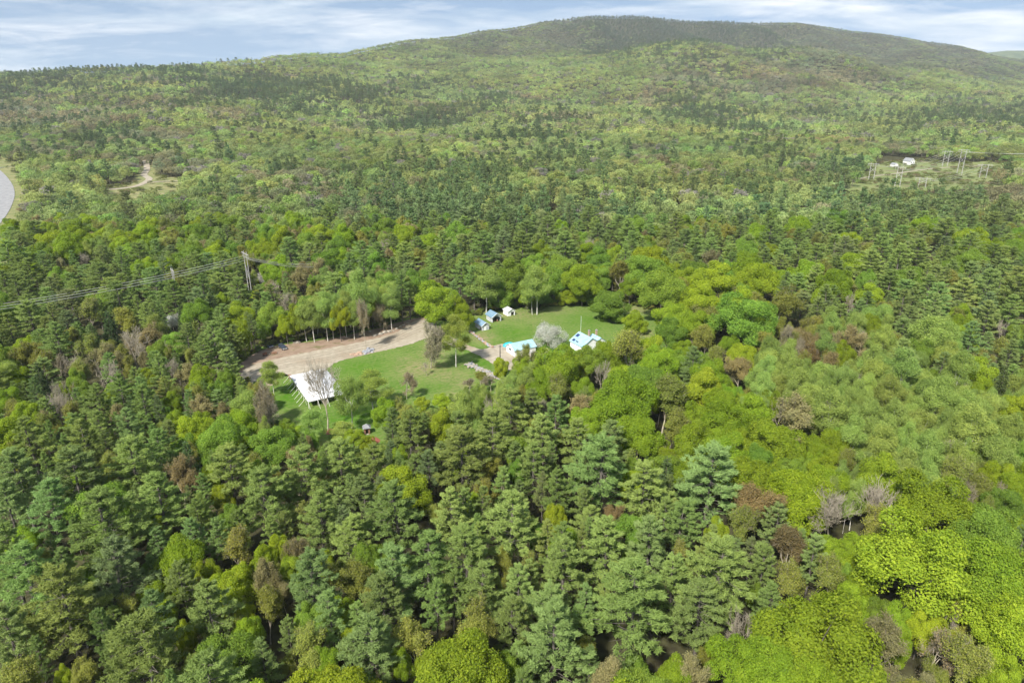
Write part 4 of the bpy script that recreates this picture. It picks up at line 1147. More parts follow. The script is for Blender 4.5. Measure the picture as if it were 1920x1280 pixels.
o -91.3 301.6 13.8 4.4|p -197.0 301.8 16.6 5.1|p 188.9 302.5 18.9 6.4|a 11.5 303.1 23.6 5.8|p -161.5 303.3 21.7 7.6|p -101.0 303.9 15.7 5.4|g 102.1 304.0 15.7 4.3|a -11.9 305.5 24.5 6.8|a -54.5 305.6 17.3 3.0
g -43.6 305.8 20.4 6.6|p 130.1 306.1 18.7 7.8|m 148.4 306.1 20.9 7.0|l 91.2 306.4 24.1 9.8|p -17.4 307.1 21.6 5.6|y 232.1 307.8 21.1 6.8|p -133.5 308.7 18.0 6.9|d -108.4 309.7 14.0 4.4|p 174.5 310.0 19.0 7.2
m 7.1 310.5 10.3 2.9|v -6.3 311.1 16.8 5.9|l 114.9 311.2 22.2 8.7|p -235.9 311.2 18.7 7.3|p -205.1 312.1 17.3 5.6|g -58.5 313.0 18.1 5.7|q 197.5 313.4 20.5 7.6|q 213.4 313.6 22.0 7.1|o 78.2 314.3 14.9 4.8
y -193.2 315.9 20.9 8.1|v 12.7 316.1 10.3 4.7|m 33.4 316.3 20.6 7.8|o 158.8 317.2 13.8 6.2|y 142.7 317.2 19.8 5.8|p -25.2 317.7 22.2 7.9|v 1.3 317.8 17.6 6.3|u 25.6 317.8 8.5 3.9|m 56.4 318.2 13.1 4.7
g -1.0 318.2 22.5 8.8|v 39.1 319.5 13.3 5.8|t -98.7 320.2 18.2 6.2|g 169.2 320.5 17.0 4.7|t -114.4 321.0 11.6 3.9|v 20.7 321.3 18.0 6.6|u 31.0 321.3 16.7 6.9|a -89.7 322.4 17.8 4.0|p -231.2 323.4 21.2 7.4
p -138.2 323.5 24.7 8.3|m 83.1 323.6 16.9 7.1|p 235.9 323.9 20.8 6.6|m 108.0 324.4 13.4 4.7|g 191.3 324.4 17.1 8.1|t -109.6 325.7 14.0 4.0|g -220.0 325.9 16.6 5.3|t -37.8 326.2 11.6 4.4|o 53.2 326.9 18.4 7.1
p -200.9 327.2 19.8 8.5|m 134.1 327.4 15.8 5.7|g 64.3 327.4 22.9 9.1|p -180.8 327.9 17.5 7.3|o -165.3 328.2 13.7 5.4|m 144.3 328.2 19.3 6.4|p -153.8 329.6 22.6 8.2|g 41.7 329.9 15.9 6.4|m 116.2 330.6 23.1 8.0
p 175.0 330.8 22.7 8.8|p -241.5 332.4 21.4 6.7|o 155.7 333.0 18.0 6.5|s 186.7 333.1 18.1 3.1|p -73.3 333.2 20.1 5.7|q -53.3 333.7 20.1 7.0|g 105.0 333.8 18.1 5.3|t -65.9 335.5 13.5 3.7|g 23.9 335.6 19.8 7.3
m -254.6 336.5 15.1 5.2|k -173.5 336.7 19.2 4.9|g 90.4 336.8 17.0 6.4|a -129.5 336.9 13.3 1.7|m -116.8 337.4 19.6 7.0|t -97.4 337.4 17.3 6.4|m 80.6 338.7 15.4 5.4|p -40.0 341.1 14.1 4.9|m -187.5 342.3 16.4 5.5
p 195.4 342.4 24.0 8.2|q -236.9 342.7 18.7 5.9|o -17.3 343.2 15.8 5.0|a -89.0 343.7 13.5 1.7|g 51.7 344.2 14.8 6.0|l 69.7 344.8 22.7 7.8|t -107.3 344.9 13.9 4.9|p 136.5 345.4 17.7 5.6|p -82.8 345.6 18.8 6.3
p 147.1 347.2 20.5 6.7|p 84.5 348.3 17.4 6.5|g 11.5 348.7 18.1 6.6|p -201.4 349.0 21.1 6.7|g -94.7 349.0 20.5 8.2|g -71.1 349.2 18.4 6.8|t 101.0 349.8 18.9 6.2|m 176.2 350.2 18.0 7.3|p 209.3 350.7 24.0 8.8
w -133.8 350.8 7.3 3.6|p -41.0 351.0 17.1 5.1|p -260.7 351.8 23.5 9.0|a -26.4 351.9 17.9 3.1|m -190.0 352.2 15.3 5.2|a -179.3 353.6 18.5 2.7|p 59.8 354.2 21.0 5.8|o 92.3 355.3 16.0 5.3|q -106.7 355.4 21.3 7.3
p 159.1 356.5 20.9 8.1|q -215.8 356.7 19.8 6.8|t -238.4 356.8 13.6 3.6|g 240.9 357.2 17.8 7.5|p -57.0 358.5 21.1 8.5|g 46.2 358.5 19.3 7.0|o -142.0 358.7 15.1 5.6|p 196.0 359.0 25.8 8.9|p 133.3 359.7 18.2 6.4
g -170.1 359.7 20.1 8.1|q -30.9 360.2 20.4 7.4|p -197.7 360.7 20.4 7.3|p -71.7 361.2 20.3 6.4|p -42.6 361.6 18.9 7.2|o -135.1 362.0 13.3 3.6|p 145.7 362.3 22.0 7.9|p -15.6 362.6 26.2 10.4|p 5.7 362.6 26.2 10.4
p 28.4 362.6 26.2 10.4|p 257.3 363.7 19.1 7.4|m -90.1 364.3 17.3 5.6|p -118.5 364.7 22.5 7.1|p -236.7 366.1 15.5 3.2|g -256.4 367.2 19.2 7.3|p 117.7 367.9 18.2 6.3|p 107.5 369.7 21.3 6.7|p 235.1 369.8 17.2 5.6
k 180.8 370.2 22.0 7.1|m 41.7 370.4 19.0 7.1|d -232.8 370.8 13.8 3.6|p -81.1 370.8 19.0 7.4|m -162.9 371.0 18.0 7.1|o -146.4 371.0 16.4 5.7|g -135.8 371.2 13.2 5.0|m 56.2 371.6 16.7 5.5|o 92.8 373.1 14.3 6.2
y -36.8 373.6 24.1 8.8|s 100.5 374.9 18.1 2.9|m -278.7 375.4 19.9 6.6|p 251.4 376.3 22.8 8.3|m 15.8 376.4 18.7 6.0|p -196.6 376.5 19.1 5.3|m -244.8 376.6 23.3 8.1|t -256.0 378.3 14.3 4.1|g 129.9 379.0 18.6 7.9
g -177.7 379.4 18.4 7.4|a -205.1 380.1 18.2 2.7|a -236.1 380.1 18.3 2.6|m -136.4 380.2 19.2 6.2|a -229.1 381.0 19.3 3.0|g -156.1 381.9 17.0 6.1|o 198.9 382.0 15.5 5.7|a 49.0 382.5 19.0 3.5|g 282.4 382.8 18.0 7.2
m 270.7 383.2 18.3 5.5|o -190.6 385.2 19.2 6.4|q -277.2 386.0 19.9 6.6|m -146.2 386.6 16.8 5.3|g -99.7 387.4 18.3 6.4|m -166.9 388.5 17.1 5.0|m 146.8 388.5 15.0 5.6|p -53.6 389.3 18.0 6.9|m -223.1 389.8 17.9 6.6
g -266.9 391.4 14.4 5.4|o -243.2 391.8 11.6 3.7|a -118.7 392.0 15.4 3.6|o 87.0 393.9 15.0 5.9|k 249.7 394.1 17.2 6.5|o -86.8 394.4 15.9 4.5|p -109.6 395.2 18.6 6.9|p -69.2 397.4 17.4 6.0|a -201.2 397.5 18.8 3.7
q 99.6 397.8 20.2 6.5|p -169.5 398.0 20.5 6.3|a -245.7 398.2 17.4 2.8|p 69.5 398.6 19.1 5.5|m -210.3 398.7 19.4 6.5|p 226.4 400.6 22.0 8.6|m -98.6 401.0 22.9 7.9|a -176.6 401.2 16.5 3.4|p 167.0 401.3 20.8 7.0
q -156.0 401.3 18.8 7.7|o 59.6 401.4 11.6 4.6|d 45.5 401.7 15.5 4.1|o 180.0 401.7 17.4 5.3|m -46.8 402.1 17.5 6.9|m -134.0 402.2 21.4 7.3|g -119.6 402.9 18.2 5.9|p 151.4 404.0 23.7 7.7|m 272.7 405.0 20.4 7.8
t -183.9 405.4 12.7 4.0|q 90.5 405.7 17.7 7.9|m -255.3 405.9 19.3 7.1|g -33.9 406.1 23.3 8.2|m -273.5 406.2 17.9 7.6|m 200.1 406.7 17.4 7.0|s 131.4 407.2 16.6 3.0|m -146.6 408.0 17.2 6.2|a -246.8 408.2 15.2 3.2
o -88.3 409.3 17.2 6.1|m -231.6 409.4 18.3 7.5|a -190.5 409.4 15.7 3.6|m 299.6 409.4 16.7 5.3|o 189.7 409.7 15.7 6.2|q 287.3 409.9 20.5 7.1|p 9.0 410.6 22.9 8.3|p 69.5 410.8 23.6 8.6|g 41.6 410.9 16.2 5.5
a -240.7 412.1 21.3 4.0|m -64.9 413.4 20.4 6.6|m -117.2 415.0 20.5 8.1|p -288.1 417.0 21.5 7.6|o -204.7 417.4 16.6 6.4|p 264.0 417.8 23.2 8.0|p 250.0 417.8 20.2 5.5|a -79.0 418.3 16.2 3.3|s 19.2 419.0 18.0 2.4
m -269.1 419.9 18.6 5.8|g -189.7 420.2 20.5 6.6|a -276.6 421.0 17.0 3.0|m -250.9 421.1 16.8 7.9|p -21.2 422.2 19.5 7.1|m -227.0 422.6 19.8 6.5|p 195.6 422.8 20.8 5.8|m 150.7 423.3 19.1 7.0|o 107.6 423.4 17.4 6.3
g 313.8 423.5 18.4 5.4|q 52.5 424.0 19.1 8.2|q 222.8 424.0 21.7 6.2|t -61.3 425.1 18.8 6.5|g -153.9 426.7 18.7 6.9|o 131.2 427.5 18.8 6.3|p -166.4 427.9 20.9 6.7|m 179.4 429.3 22.8 7.9|a -302.4 429.5 20.1 3.5
q 22.8 429.6 22.0 8.8|g -275.4 433.6 20.4 6.8|p -244.0 434.7 19.3 8.0|p 103.0 435.2 23.3 8.3|q 216.5 438.1 23.6 8.8|q 304.9 438.4 23.0 8.6|m -66.9 438.9 17.5 6.8|m -318.9 439.2 16.3 6.0|o -259.0 439.5 17.6 6.5
g -79.7 440.1 20.3 7.2|m -298.4 443.0 16.7 4.9|o 121.2 443.1 17.6 5.8|p 68.4 443.3 20.4 8.8|a -153.6 444.0 16.5 3.0|o 321.9 444.3 15.2 5.4|m 263.7 445.1 19.6 6.7|p -194.0 445.5 20.9 7.8|a -110.9 446.3 19.8 3.3
m 31.0 446.3 17.4 5.3|a -147.5 447.1 18.7 3.6|g -209.9 448.4 13.7 5.3|p 166.6 449.0 22.1 6.5|g 80.7 449.1 19.2 7.4|p -51.3 449.3 21.8 6.5|a -318.9 451.0 17.9 2.6|m -326.0 451.4 16.9 5.4|o -227.6 451.9 16.9 5.4
q 298.4 452.2 21.6 7.3|s -13.0 452.9 20.2 3.0|o -296.1 453.2 15.7 4.8|a -278.2 453.7 13.0 2.1|g 211.3 454.4 18.0 6.1|m -237.9 455.0 17.5 5.2|g -186.4 455.7 18.8 7.5|k -30.5 456.8 22.8 8.2|m -207.5 457.8 17.1 4.8
a -127.5 458.8 19.4 3.3|m 113.3 459.1 18.6 5.9|a -160.4 459.1 18.1 3.4|p 49.7 460.1 23.4 8.2|o -73.6 461.5 16.7 5.8|g -137.1 462.1 15.7 5.4|m 128.6 462.1 16.6 7.4|a -266.6 462.6 16.0 2.9|m -286.7 463.7 17.5 6.8
o -218.7 463.7 16.7 5.0|o -100.6 465.2 15.2 4.5|m -147.3 465.5 19.3 7.2|t -109.8 465.8 14.5 5.1|t -319.6 465.8 16.0 5.0|a -248.9 466.2 20.0 3.4|g 217.7 466.2 21.2 6.9|s 80.2 466.6 19.6 2.9|m -305.3 466.8 18.0 5.5
p -180.8 466.8 24.1 8.0|a -296.4 467.4 17.9 4.0|g -45.7 467.8 17.4 5.9|p -125.1 468.0 22.2 7.9|g -90.3 468.3 17.5 8.2|a 205.1 468.3 19.2 3.2|g -169.3 468.6 16.4 5.3|p 10.9 469.0 22.3 7.0
"""
STAND_TREES = """
o 30.4 70.3 17.1 5.2|o 57.7 70.5 14.8 5.1|m -20.8 70.5 19.3 6.8|l 9.7 70.5 12.6 2.6|q -50.5 70.9 19.1 7.6|r -58.7 71.0 10.0 2.5|m 39.5 71.1 16.4 4.7|o 47.1 71.2 14.0 4.7|m -4.8 71.2 10.7 3.1
o -64.3 71.5 10.4 2.2|m 65.7 71.6 10.3 2.9|r 62.1 72.1 8.9 2.1|l -11.2 72.6 15.2 5.4|o -43.0 72.7 8.7 2.3|g -29.0 72.9 10.0 2.4|o -32.0 73.6 10.8 2.2|m -25.7 73.7 10.9 2.5|k 2.4 74.3 18.5 6.7
d 22.9 74.5 14.8 3.6|o 58.6 74.8 10.3 1.9|r 48.8 75.0 10.5 1.8|m -17.3 75.5 9.6 1.9|m 34.9 75.6 12.8 3.1|m -37.2 75.8 18.3 5.4|l 14.2 75.8 17.3 6.1|p 8.4 75.9 12.9 2.3|m -7.1 76.0 10.8 2.5
o -64.6 76.0 11.3 4.4|r -30.7 76.3 11.2 2.0|m -56.5 76.6 11.3 3.0|t 53.5 76.7 10.7 3.7|o 62.1 76.8 14.6 4.1|o 19.5 76.8 8.3 2.0|o 67.1 77.3 11.0 1.9|m 38.4 77.6 11.4 2.8|m -12.7 77.8 10.1 1.9
t 58.6 78.3 9.7 1.8|g 41.9 78.5 10.5 1.9|g 28.5 78.6 11.7 5.0|q -52.8 78.7 11.4 2.2|m 33.9 79.2 10.2 2.0|m 71.8 79.3 8.9 3.4|o -19.7 79.5 12.1 3.4|t -59.2 79.7 10.5 2.2|m 67.9 80.0 9.1 2.3
m -15.6 80.4 11.9 2.6|m 2.1 80.5 10.0 2.4|m -33.9 80.5 12.1 2.5|q 6.0 80.6 12.1 2.3|r 54.5 80.7 11.2 2.4|g 11.2 80.8 11.4 2.4|o -61.5 81.3 8.2 1.9|p -71.1 81.6 11.5 3.6|g -4.0 81.6 10.8 2.3
g 15.7 81.9 10.0 2.8|m 74.0 82.0 10.9 2.1|q 60.4 82.2 11.4 2.3|e -66.8 82.5 11.0 1.3|o 30.9 82.7 9.2 1.5|o 53.8 83.3 9.9 1.9|o 64.1 83.4 10.9 3.8|g 34.9 83.5 11.1 1.9|g 38.4 84.2 10.0 2.1
m 30.2 84.7 9.1 1.9|o -36.0 84.7 9.2 3.7|e -67.2 84.8 8.2 1.4|g -15.1 85.4 10.1 2.2|o -3.2 86.1 8.0 1.5|y -4.7 88.3 12.3 2.1|p -53.4 88.8 12.0 2.3|m -12.9 89.3 11.7 2.9|q 12.8 89.9 13.1 2.0
p 1.2 91.7 11.7 3.0|o -10.3 92.9 8.3 1.5|d -43.6 93.0 9.8 1.2|p -65.0 93.9 11.6 2.3|o -56.5 94.1 7.7 1.5|l 78.3 94.1 9.4 2.0|q -27.6 94.3 10.7 2.2|m 54.7 95.9 10.7 2.5|p -23.0 96.2 11.3 2.6
m 68.5 96.6 10.3 2.5|m -28.6 97.1 9.7 1.9|o 58.2 97.6 11.7 2.6|p 12.1 98.3 13.7 3.5|m 88.4 98.4 8.7 1.9|o -88.9 99.5 10.6 2.2|y -84.5 99.7 11.6 2.6|p -91.4 100.2 11.3 1.9|o -49.7 100.7 9.1 1.6
a 52.1 100.9 11.7 2.7|p -80.2 102.7 11.2 2.8|k 25.0 103.2 14.5 2.8|p -57.3 103.2 11.0 2.4|m -66.2 103.7 10.0 2.7|m -31.8 103.8 10.3 2.4|p -84.2 104.1 12.4 3.3|p 19.2 107.4 15.6 3.2|s 15.7 107.7 9.3 1.3
g -85.1 107.9 10.7 2.4|p 25.4 108.0 12.7 3.2|q -82.0 108.0 12.6 2.2|o -27.6 108.1 9.2 1.7|g 47.5 108.6 9.6 1.9|g 97.9 108.7 12.4 2.6|o -60.2 109.8 10.0 1.7|p -2.9 109.8 11.8 2.1|p 3.9 110.9 13.6 3.4
m -65.5 111.1 10.2 2.3|l 85.4 111.3 9.4 2.1|p 24.2 112.2 13.7 3.2|o 100.9 112.2 14.1 4.9|g -84.9 113.3 9.1 2.4|g 67.1 113.9 10.3 2.3|p 33.8 114.8 11.3 2.8|s 41.0 115.1 11.1 1.5|k -78.5 115.2 14.8 3.2
g -24.0 115.3 11.3 3.8|p 37.9 115.5 13.3 2.8|d 69.6 115.9 9.0 1.2|g 98.3 116.0 8.8 2.2|q 86.5 116.5 11.3 4.5|o -96.0 117.2 10.9 2.0|k 49.2 118.7 12.8 2.2|y 15.2 120.4 13.9 2.2|m 81.7 120.4 11.4 1.9
p -7.7 120.5 15.0 2.7|m 24.4 120.8 8.8 1.9|p 60.8 120.9 13.0 2.5|q 45.5 121.1 11.0 3.4|m 12.2 122.8 12.5 3.2|m -104.8 124.0 11.1 3.2|p 16.7 124.8 13.5 2.2|p -7.8 125.8 14.0 2.2|o -61.9 126.7 8.9 1.9
m 108.6 127.1 11.7 3.1|g 6.1 127.3 10.0 2.6|p -105.9 127.3 10.8 2.0|k -86.7 127.3 13.3 2.8|p -95.7 128.0 11.2 2.2|o 63.1 128.1 8.9 1.7|m 101.6 129.1 9.3 2.0|s -0.7 132.4 11.9 1.2|y -46.0 132.4 13.0 3.0
t 111.4 133.0 8.9 2.3|p -27.8 133.1 12.8 2.5|y 36.4 133.4 12.4 2.3|o 96.2 133.4 10.2 2.6|o -17.2 133.5 11.4 2.5|q -84.4 134.7 15.2 3.2|o -64.4 135.0 9.4 2.7|q -39.7 135.2 14.0 3.3|p -71.6 135.8 12.5 2.9
p 1.9 137.0 11.4 3.9|p -43.5 137.4 14.5 2.2|g 69.0 137.5 10.4 2.2|m -82.4 138.0 10.7 3.1|q -13.9 138.3 10.4 3.9|m -9.2 139.2 10.7 1.9|k -75.8 140.3 11.4 2.0|g 61.3 140.3 12.1 2.3|o -106.6 141.0 10.5 2.3
q 36.5 141.2 13.8 2.0|q 39.8 141.2 12.8 2.1|k -30.9 141.4 13.5 2.7|s 14.2 141.7 9.3 1.1|q -38.3 141.8 13.6 2.3|a 100.9 142.5 13.2 2.7|o -53.5 142.8 10.4 1.5|y -85.4 143.5 12.7 2.0|m -103.7 144.8 13.6 3.2
a 81.4 145.1 11.0 1.3|p -27.7 145.6 11.6 2.0|l 30.3 146.4 11.6 3.4|s -23.3 146.9 8.9 1.2|o -75.3 147.6 8.6 1.7|m -100.0 147.6 9.6 1.9|p -107.7 148.1 16.4 5.0|m 41.8 148.4 12.6 2.9|o 71.7 148.5 9.5 1.5
a 103.2 148.7 13.8 1.4|g 65.1 148.9 9.8 3.7|m 50.2 149.1 8.7 2.1|o -2.7 149.4 11.3 2.2|o -103.2 149.6 8.5 1.8|q 87.5 149.7 14.8 2.5|g 46.9 150.0 10.6 3.0|a 98.6 150.2 14.4 1.7|o -49.4 150.3 8.0 1.5
a 101.4 150.3 13.7 1.7|p -27.4 150.5 12.5 2.0|p -115.5 150.8 14.7 2.5|l -75.8 151.3 10.7 2.1|m 57.9 151.9 11.6 2.5|p 15.9 152.1 12.9 3.2|a 92.1 152.4 12.2 1.3|o -61.0 152.5 9.3 2.7|g 87.9 152.7 11.2 2.1
g 29.7 152.7 11.8 2.4|p -128.7 152.7 12.5 2.5|p -24.5 153.3 12.2 3.6|p -97.3 153.6 11.5 2.9|o -48.3 153.7 8.0 1.7|p -19.4 153.7 13.0 2.3|p -40.8 153.9 11.7 3.0|g 39.7 154.1 11.5 5.3|o -125.7 154.2 9.7 2.4
q -111.2 154.6 14.7 2.7|m 44.3 155.1 9.1 2.5|p 30.4 155.6 12.6 2.3|m -12.8 155.9 11.5 2.1|p -77.1 156.4 11.5 2.0|o 18.1 156.9 8.8 1.6|p -96.3 156.9 11.4 2.4|a 112.2 157.5 12.0 1.2|o -35.5 157.8 10.8 3.8
o -105.3 157.9 10.0 2.9|p -116.8 158.1 12.0 2.9|o -133.3 158.2 7.9 1.5|q -18.4 158.3 12.8 4.4|p -70.3 158.6 12.4 3.3|o -10.2 159.0 8.2 1.9|p -48.8 159.5 11.8 3.6|a 97.5 159.9 15.5 1.9|p -99.6 160.2 12.0 3.1
a 125.3 160.4 14.4 1.1|k -32.1 161.3 12.0 2.7|p -117.4 161.5 13.2 2.7|q -103.7 161.9 11.6 2.3|o 58.7 162.0 11.5 3.0|a 138.7 162.0 14.7 3.2|a 95.9 162.7 15.1 1.4|o 28.7 163.3 8.4 1.9|g -50.0 163.5 9.3 2.3
a 133.4 163.7 11.2 1.5|q -90.8 164.7 11.4 2.9|s -10.4 164.7 10.5 1.0|a 110.3 165.2 12.0 1.0|p -119.5 165.8 12.8 3.0|a 94.7 166.3 11.2 2.4|m 67.8 166.9 9.7 2.4|a 141.7 166.9 17.2 3.0|a 86.3 167.0 12.7 1.3
a -52.3 167.2 7.0 1.4|k -122.7 167.2 11.2 2.4|a 139.0 167.2 14.7 1.2|p 3.6 167.4 12.5 2.4|a -3.2 167.5 12.6 1.5|s -0.4 167.6 9.5 1.2|m 91.4 167.6 10.8 2.1|q -93.7 167.9 13.9 3.0|a 114.2 168.0 12.7 1.4
p -141.4 168.2 13.4 2.2|g -74.0 168.2 9.0 2.0|o -108.8 168.5 9.5 1.9|p -97.7 168.6 13.1 2.4|a 94.3 168.6 15.3 1.4|q -130.9 168.8 13.0 2.1|o 70.7 169.0 10.0 1.8|a -36.1 169.2 7.2 1.5|o 36.6 169.5 9.0 2.2
p -126.3 169.8 13.6 2.1|o 28.1 169.9 11.7 3.3|g 89.2 169.9 11.7 2.9|o 13.0 169.9 10.0 1.7|o 6.8 170.4 13.5 3.2|t -25.3 170.5 11.6 2.4|o 132.0 170.9 9.3 1.6|o 51.8 171.9 11.7 2.6|a 146.9 172.6 13.3 1.2
a 144.5 173.4 12.4 2.7|o -102.1 173.5 8.6 1.8|a 149.0 173.7 11.8 1.5|p -110.0 173.8 14.0 2.0|o -127.4 173.8 10.2 1.7|a -98.4 173.8 11.0 2.3|m -63.8 174.1 10.3 1.9|a 95.4 174.2 14.5 1.2|p -25.0 174.9 13.0 3.2
a 112.0 174.9 15.5 1.6|k -117.8 175.1 11.3 2.0|g 36.6 175.5 11.3 2.7|q 100.2 175.6 10.8 2.1|g 97.5 175.7 11.2 2.1|g 48.3 176.0 11.1 1.9|o -100.9 176.3 9.6 1.5|a 147.6 177.0 14.1 1.5|a 122.1 177.3 13.8 1.6
a 119.0 177.3 13.0 1.1|m -126.2 177.4 10.7 3.1|s -112.2 177.5 10.0 1.1|a -27.3 177.8 12.8 1.4|p -148.0 177.9 12.6 2.0|a 116.6 178.2 12.7 1.4|a 113.0 178.2 13.9 2.8|a 135.4 178.3 14.7 1.2|a 141.7 178.4 10.0 2.0
a -6.5 178.5 12.5 1.4|a 104.4 179.0 13.1 1.3|a 123.7 179.1 10.8 1.2|a 109.5 179.2 12.9 1.1|a 80.8 179.3 13.2 1.7|p -106.5 179.7 10.9 3.5|o -131.1 179.7 8.4 1.8|o -24.1 179.9 11.2 4.2|a 151.1 180.3 15.3 1.5
a -6.4 180.4 14.6 1.5|d -147.1 180.8 10.4 2.5|a 100.3 181.0 11.4 1.1|a 96.0 181.2 14.4 1.1|a 109.2 181.4 10.7 1.1|o 15.7 181.4 11.3 2.2|o 12.9 182.5 9.3 2.1|a 108.2 183.2 10.7 2.1|t 1.1 183.7 9.6 1.7
g -99.4 183.8 9.2 2.3|a 111.0 183.9 11.8 1.5|p -141.4 184.6 12.4 2.0|m -82.5 184.8 11.4 2.4|d -155.6 185.0 10.2 1.2|e 94.1 185.6 11.0 2.9|o -17.9 185.7 9.5 4.2|g 132.7 186.3 9.2 2.2|g 67.1 186.4 11.3 2.1
a 144.4 186.8 11.3 1.4|a 97.0 187.0 14.8 1.3|a -13.3 187.0 11.7 1.1|a 118.7 187.5 14.3 2.0|a 140.4 187.6 13.9 1.1|g -105.0 188.0 9.6 2.2|p -129.0 188.5 11.8 2.3|g -118.2 188.5 10.1 2.4|a -2.9 188.9 11.9 1.2
a 137.4 189.1 12.6 1.1|a -30.2 189.5 7.0 1.5|m 73.4 189.6 9.7 1.9|e 10.1 189.7 10.0 2.9|q -115.2 189.7 11.5 2.2|m -6.6 190.0 9.1 2.5|d -99.0 190.2 8.9 1.2|m 63.9 190.5 11.4 2.0|q -142.7 190.7 11.8 2.3
a 154.0 190.7 13.4 1.2|a 146.4 191.6 10.9 2.7|a 156.4 191.8 14.5 3.0|o 162.2 191.8 11.4 3.0|o 25.6 191.8 11.6 3.2|a 132.7 191.9 14.8 1.3|a -15.2 192.0 11.5 1.2|o -148.3 192.1 8.4 1.8|m 38.0 192.1 11.9 3.3
s -37.2 192.3 5.5 2.0|m 45.2 192.3 12.6 2.7|p -158.3 193.3 10.7 2.1|a 135.1 193.5 14.9 2.7|g -107.3 193.6 9.1 1.9|a 89.2 193.7 14.3 1.5|a -21.5 193.8 5.3 1.0|a -29.9 194.1 6.5 1.2|a -4.0 194.1 11.7 1.1
m 70.6 194.5 10.6 2.9|q -91.6 195.0 11.0 3.7|d 122.0 195.1 10.9 1.4|m 34.7 195.6 9.0 2.1|m 65.9 195.7 12.5 2.8|p -165.3 195.8 22.1 8.8|o 141.6 195.9 9.8 3.8|g -38.7 195.9 6.5 2.4|a 138.3 196.5 11.3 1.2
m 45.2 196.5 9.2 2.1|d -102.1 196.7 9.2 1.8|p -95.8 196.8 14.3 2.1|a 166.7 196.9 16.9 2.7|a 146.9 197.0 10.3 2.0|o 25.0 197.4 8.7 1.6|m -126.8 197.4 10.5 2.1|a 105.8 197.4 11.8 1.3|a -23.1 197.6 3.9 0.8
a 91.6 197.8 14.2 1.1|p -85.4 197.9 11.2 2.3|o -81.6 197.9 11.8 2.5|a 129.0 198.1 14.0 1.9|a 132.3 198.3 12.4 1.8|m 68.3 198.3 11.3 2.0|o 35.1 198.6 11.7 2.2|d 109.8 199.0 14.5 3.7|a 170.3 199.1 11.3 1.2
p -114.9 199.1 14.8 2.7|p -100.5 199.3 11.7 2.2|m 46.5 199.4 8.3 1.9|a 153.1 199.4 12.4 1.2|d 143.4 199.4 11.2 1.3|m -10.4 199.7 10.6 1.9|o 114.5 199.7 10.4 1.6|m 54.2 199.9 10.3 2.8|a 127.8 199.9 11.7 1.1
a -1.8 200.5 13.5 2.6|p -119.3 201.0 15.7 3.9|a 98.5 201.4 14.4 1.7|p -154.9 201.5 11.4 3.9|y -111.1 201.6 12.0 3.4|a 155.4 201.8 13.5 2.1|a 165.9 201.9 18.1 2.7|p -86.8 202.2 12.4 3.4|a 161.7 203.8 15.1 2.0
a -16.7 204.1 7.0 1.4|a 92.2 204.2 13.4 1.7|g -126.9 204.7 9.9 4.0|m -80.3 204.9 6.8 2.2|m 51.0 205.1 11.1 4.6|a 106.3 206.0 15.7 2.1|a -10.9 206.2 7.0 1.6|o -174.8 206.9 16.6 5.5|a 126.4 207.1 16.1 2.0
g 137.8 208.0 11.8 4.3|o 169.9 208.6 8.9 2.5|a -20.2 208.8 4.0 0.9|p 164.5 209.5 13.5 4.4|d -5.5 209.6 5.3 1.8|a -12.9 210.2 4.5 0.9|d 101.5 211.5 13.7 2.9|p 175.9 211.8 14.0 4.9|a 182.4 212.5 17.3 3.1
a 136.1 212.7 12.2 1.9|a 91.3 212.7 13.8 2.8|a -9.7 212.9 5.0 1.0|g -183.2 213.6 12.0 2.9|m 68.8 213.9 12.8 2.9|o 97.2 214.3 11.7 3.0|a 9.4 215.2 13.9 1.8|a 115.4 215.2 12.6 2.1|q 157.6 215.3 15.5 3.8
a 0.5 216.1 9.8 1.8|d -89.2 216.1 4.6 1.3|a 149.3 216.3 14.0 2.2|m -124.7 216.8 9.2 3.6|q 164.7 218.2 10.6 3.6|a 124.1 218.4 16.7 2.1|o 178.2 218.6 12.1 3.7|a -1.5 218.7 6.8 1.3|a 9.7 219.0 10.9 2.7
m 20.9 219.3 15.0 4.6|g 65.6 219.9 11.8 5.0|q 115.8 220.2 10.1 3.5|t 158.3 220.7 9.1 2.2|q 135.8 220.9 14.7 5.4|m -186.9 221.2 22.4 7.5|p -178.5 221.3 16.2 3.3|a -121.5 222.6 12.6 2.2|o 51.5 222.7 9.3 2.2
t 122.8 223.1 11.0 4.1|m 190.8 223.1 16.7 6.2|a 128.4 223.9 13.7 2.7|o 111.1 224.3 12.2 3.0|a 88.2 225.7 15.2 1.9|g -177.0 226.4 11.7 3.2|p -125.8 226.8 11.7 4.1|o 61.3 227.5 9.7 2.5|a 25.2 227.6 11.1 2.2
k -99.2 228.0 13.9 3.0|a 137.2 228.4 15.3 3.3|p 160.2 228.5 10.0 3.6|e 130.5 229.2 10.2 2.9|o 98.4 229.2 10.3 2.2|g 68.3 229.5 10.1 3.9|a 20.8 230.5 7.4 1.5|a 16.1 232.1 7.8 1.4|o 122.2 233.0 8.7 2.5
e 102.0 233.1 11.4 3.1|t 201.0 233.9 15.7 4.9|m 32.9 234.4 12.7 3.3|a 22.3 234.9 6.6 1.3|q -197.9 235.2 24.1 8.6|p 188.7 235.3 18.8 7.0|t 100.1 238.9 11.6 2.7|a 25.3 241.7 6.8 1.4|p -103.4 242.3 15.5 3.8
g 19.3 242.6 4.6 2.0|q 177.6 242.9 13.0 4.3|p 188.1 243.5 15.4 2.9|p -109.5 244.3 13.3 4.1|d 66.9 246.0 9.3 2.4|m 171.3 247.7 13.9 4.8|a 38.8 247.9 4.2 0.9|a 41.8 248.0 6.1 1.2|a 143.2 248.3 13.5 2.4
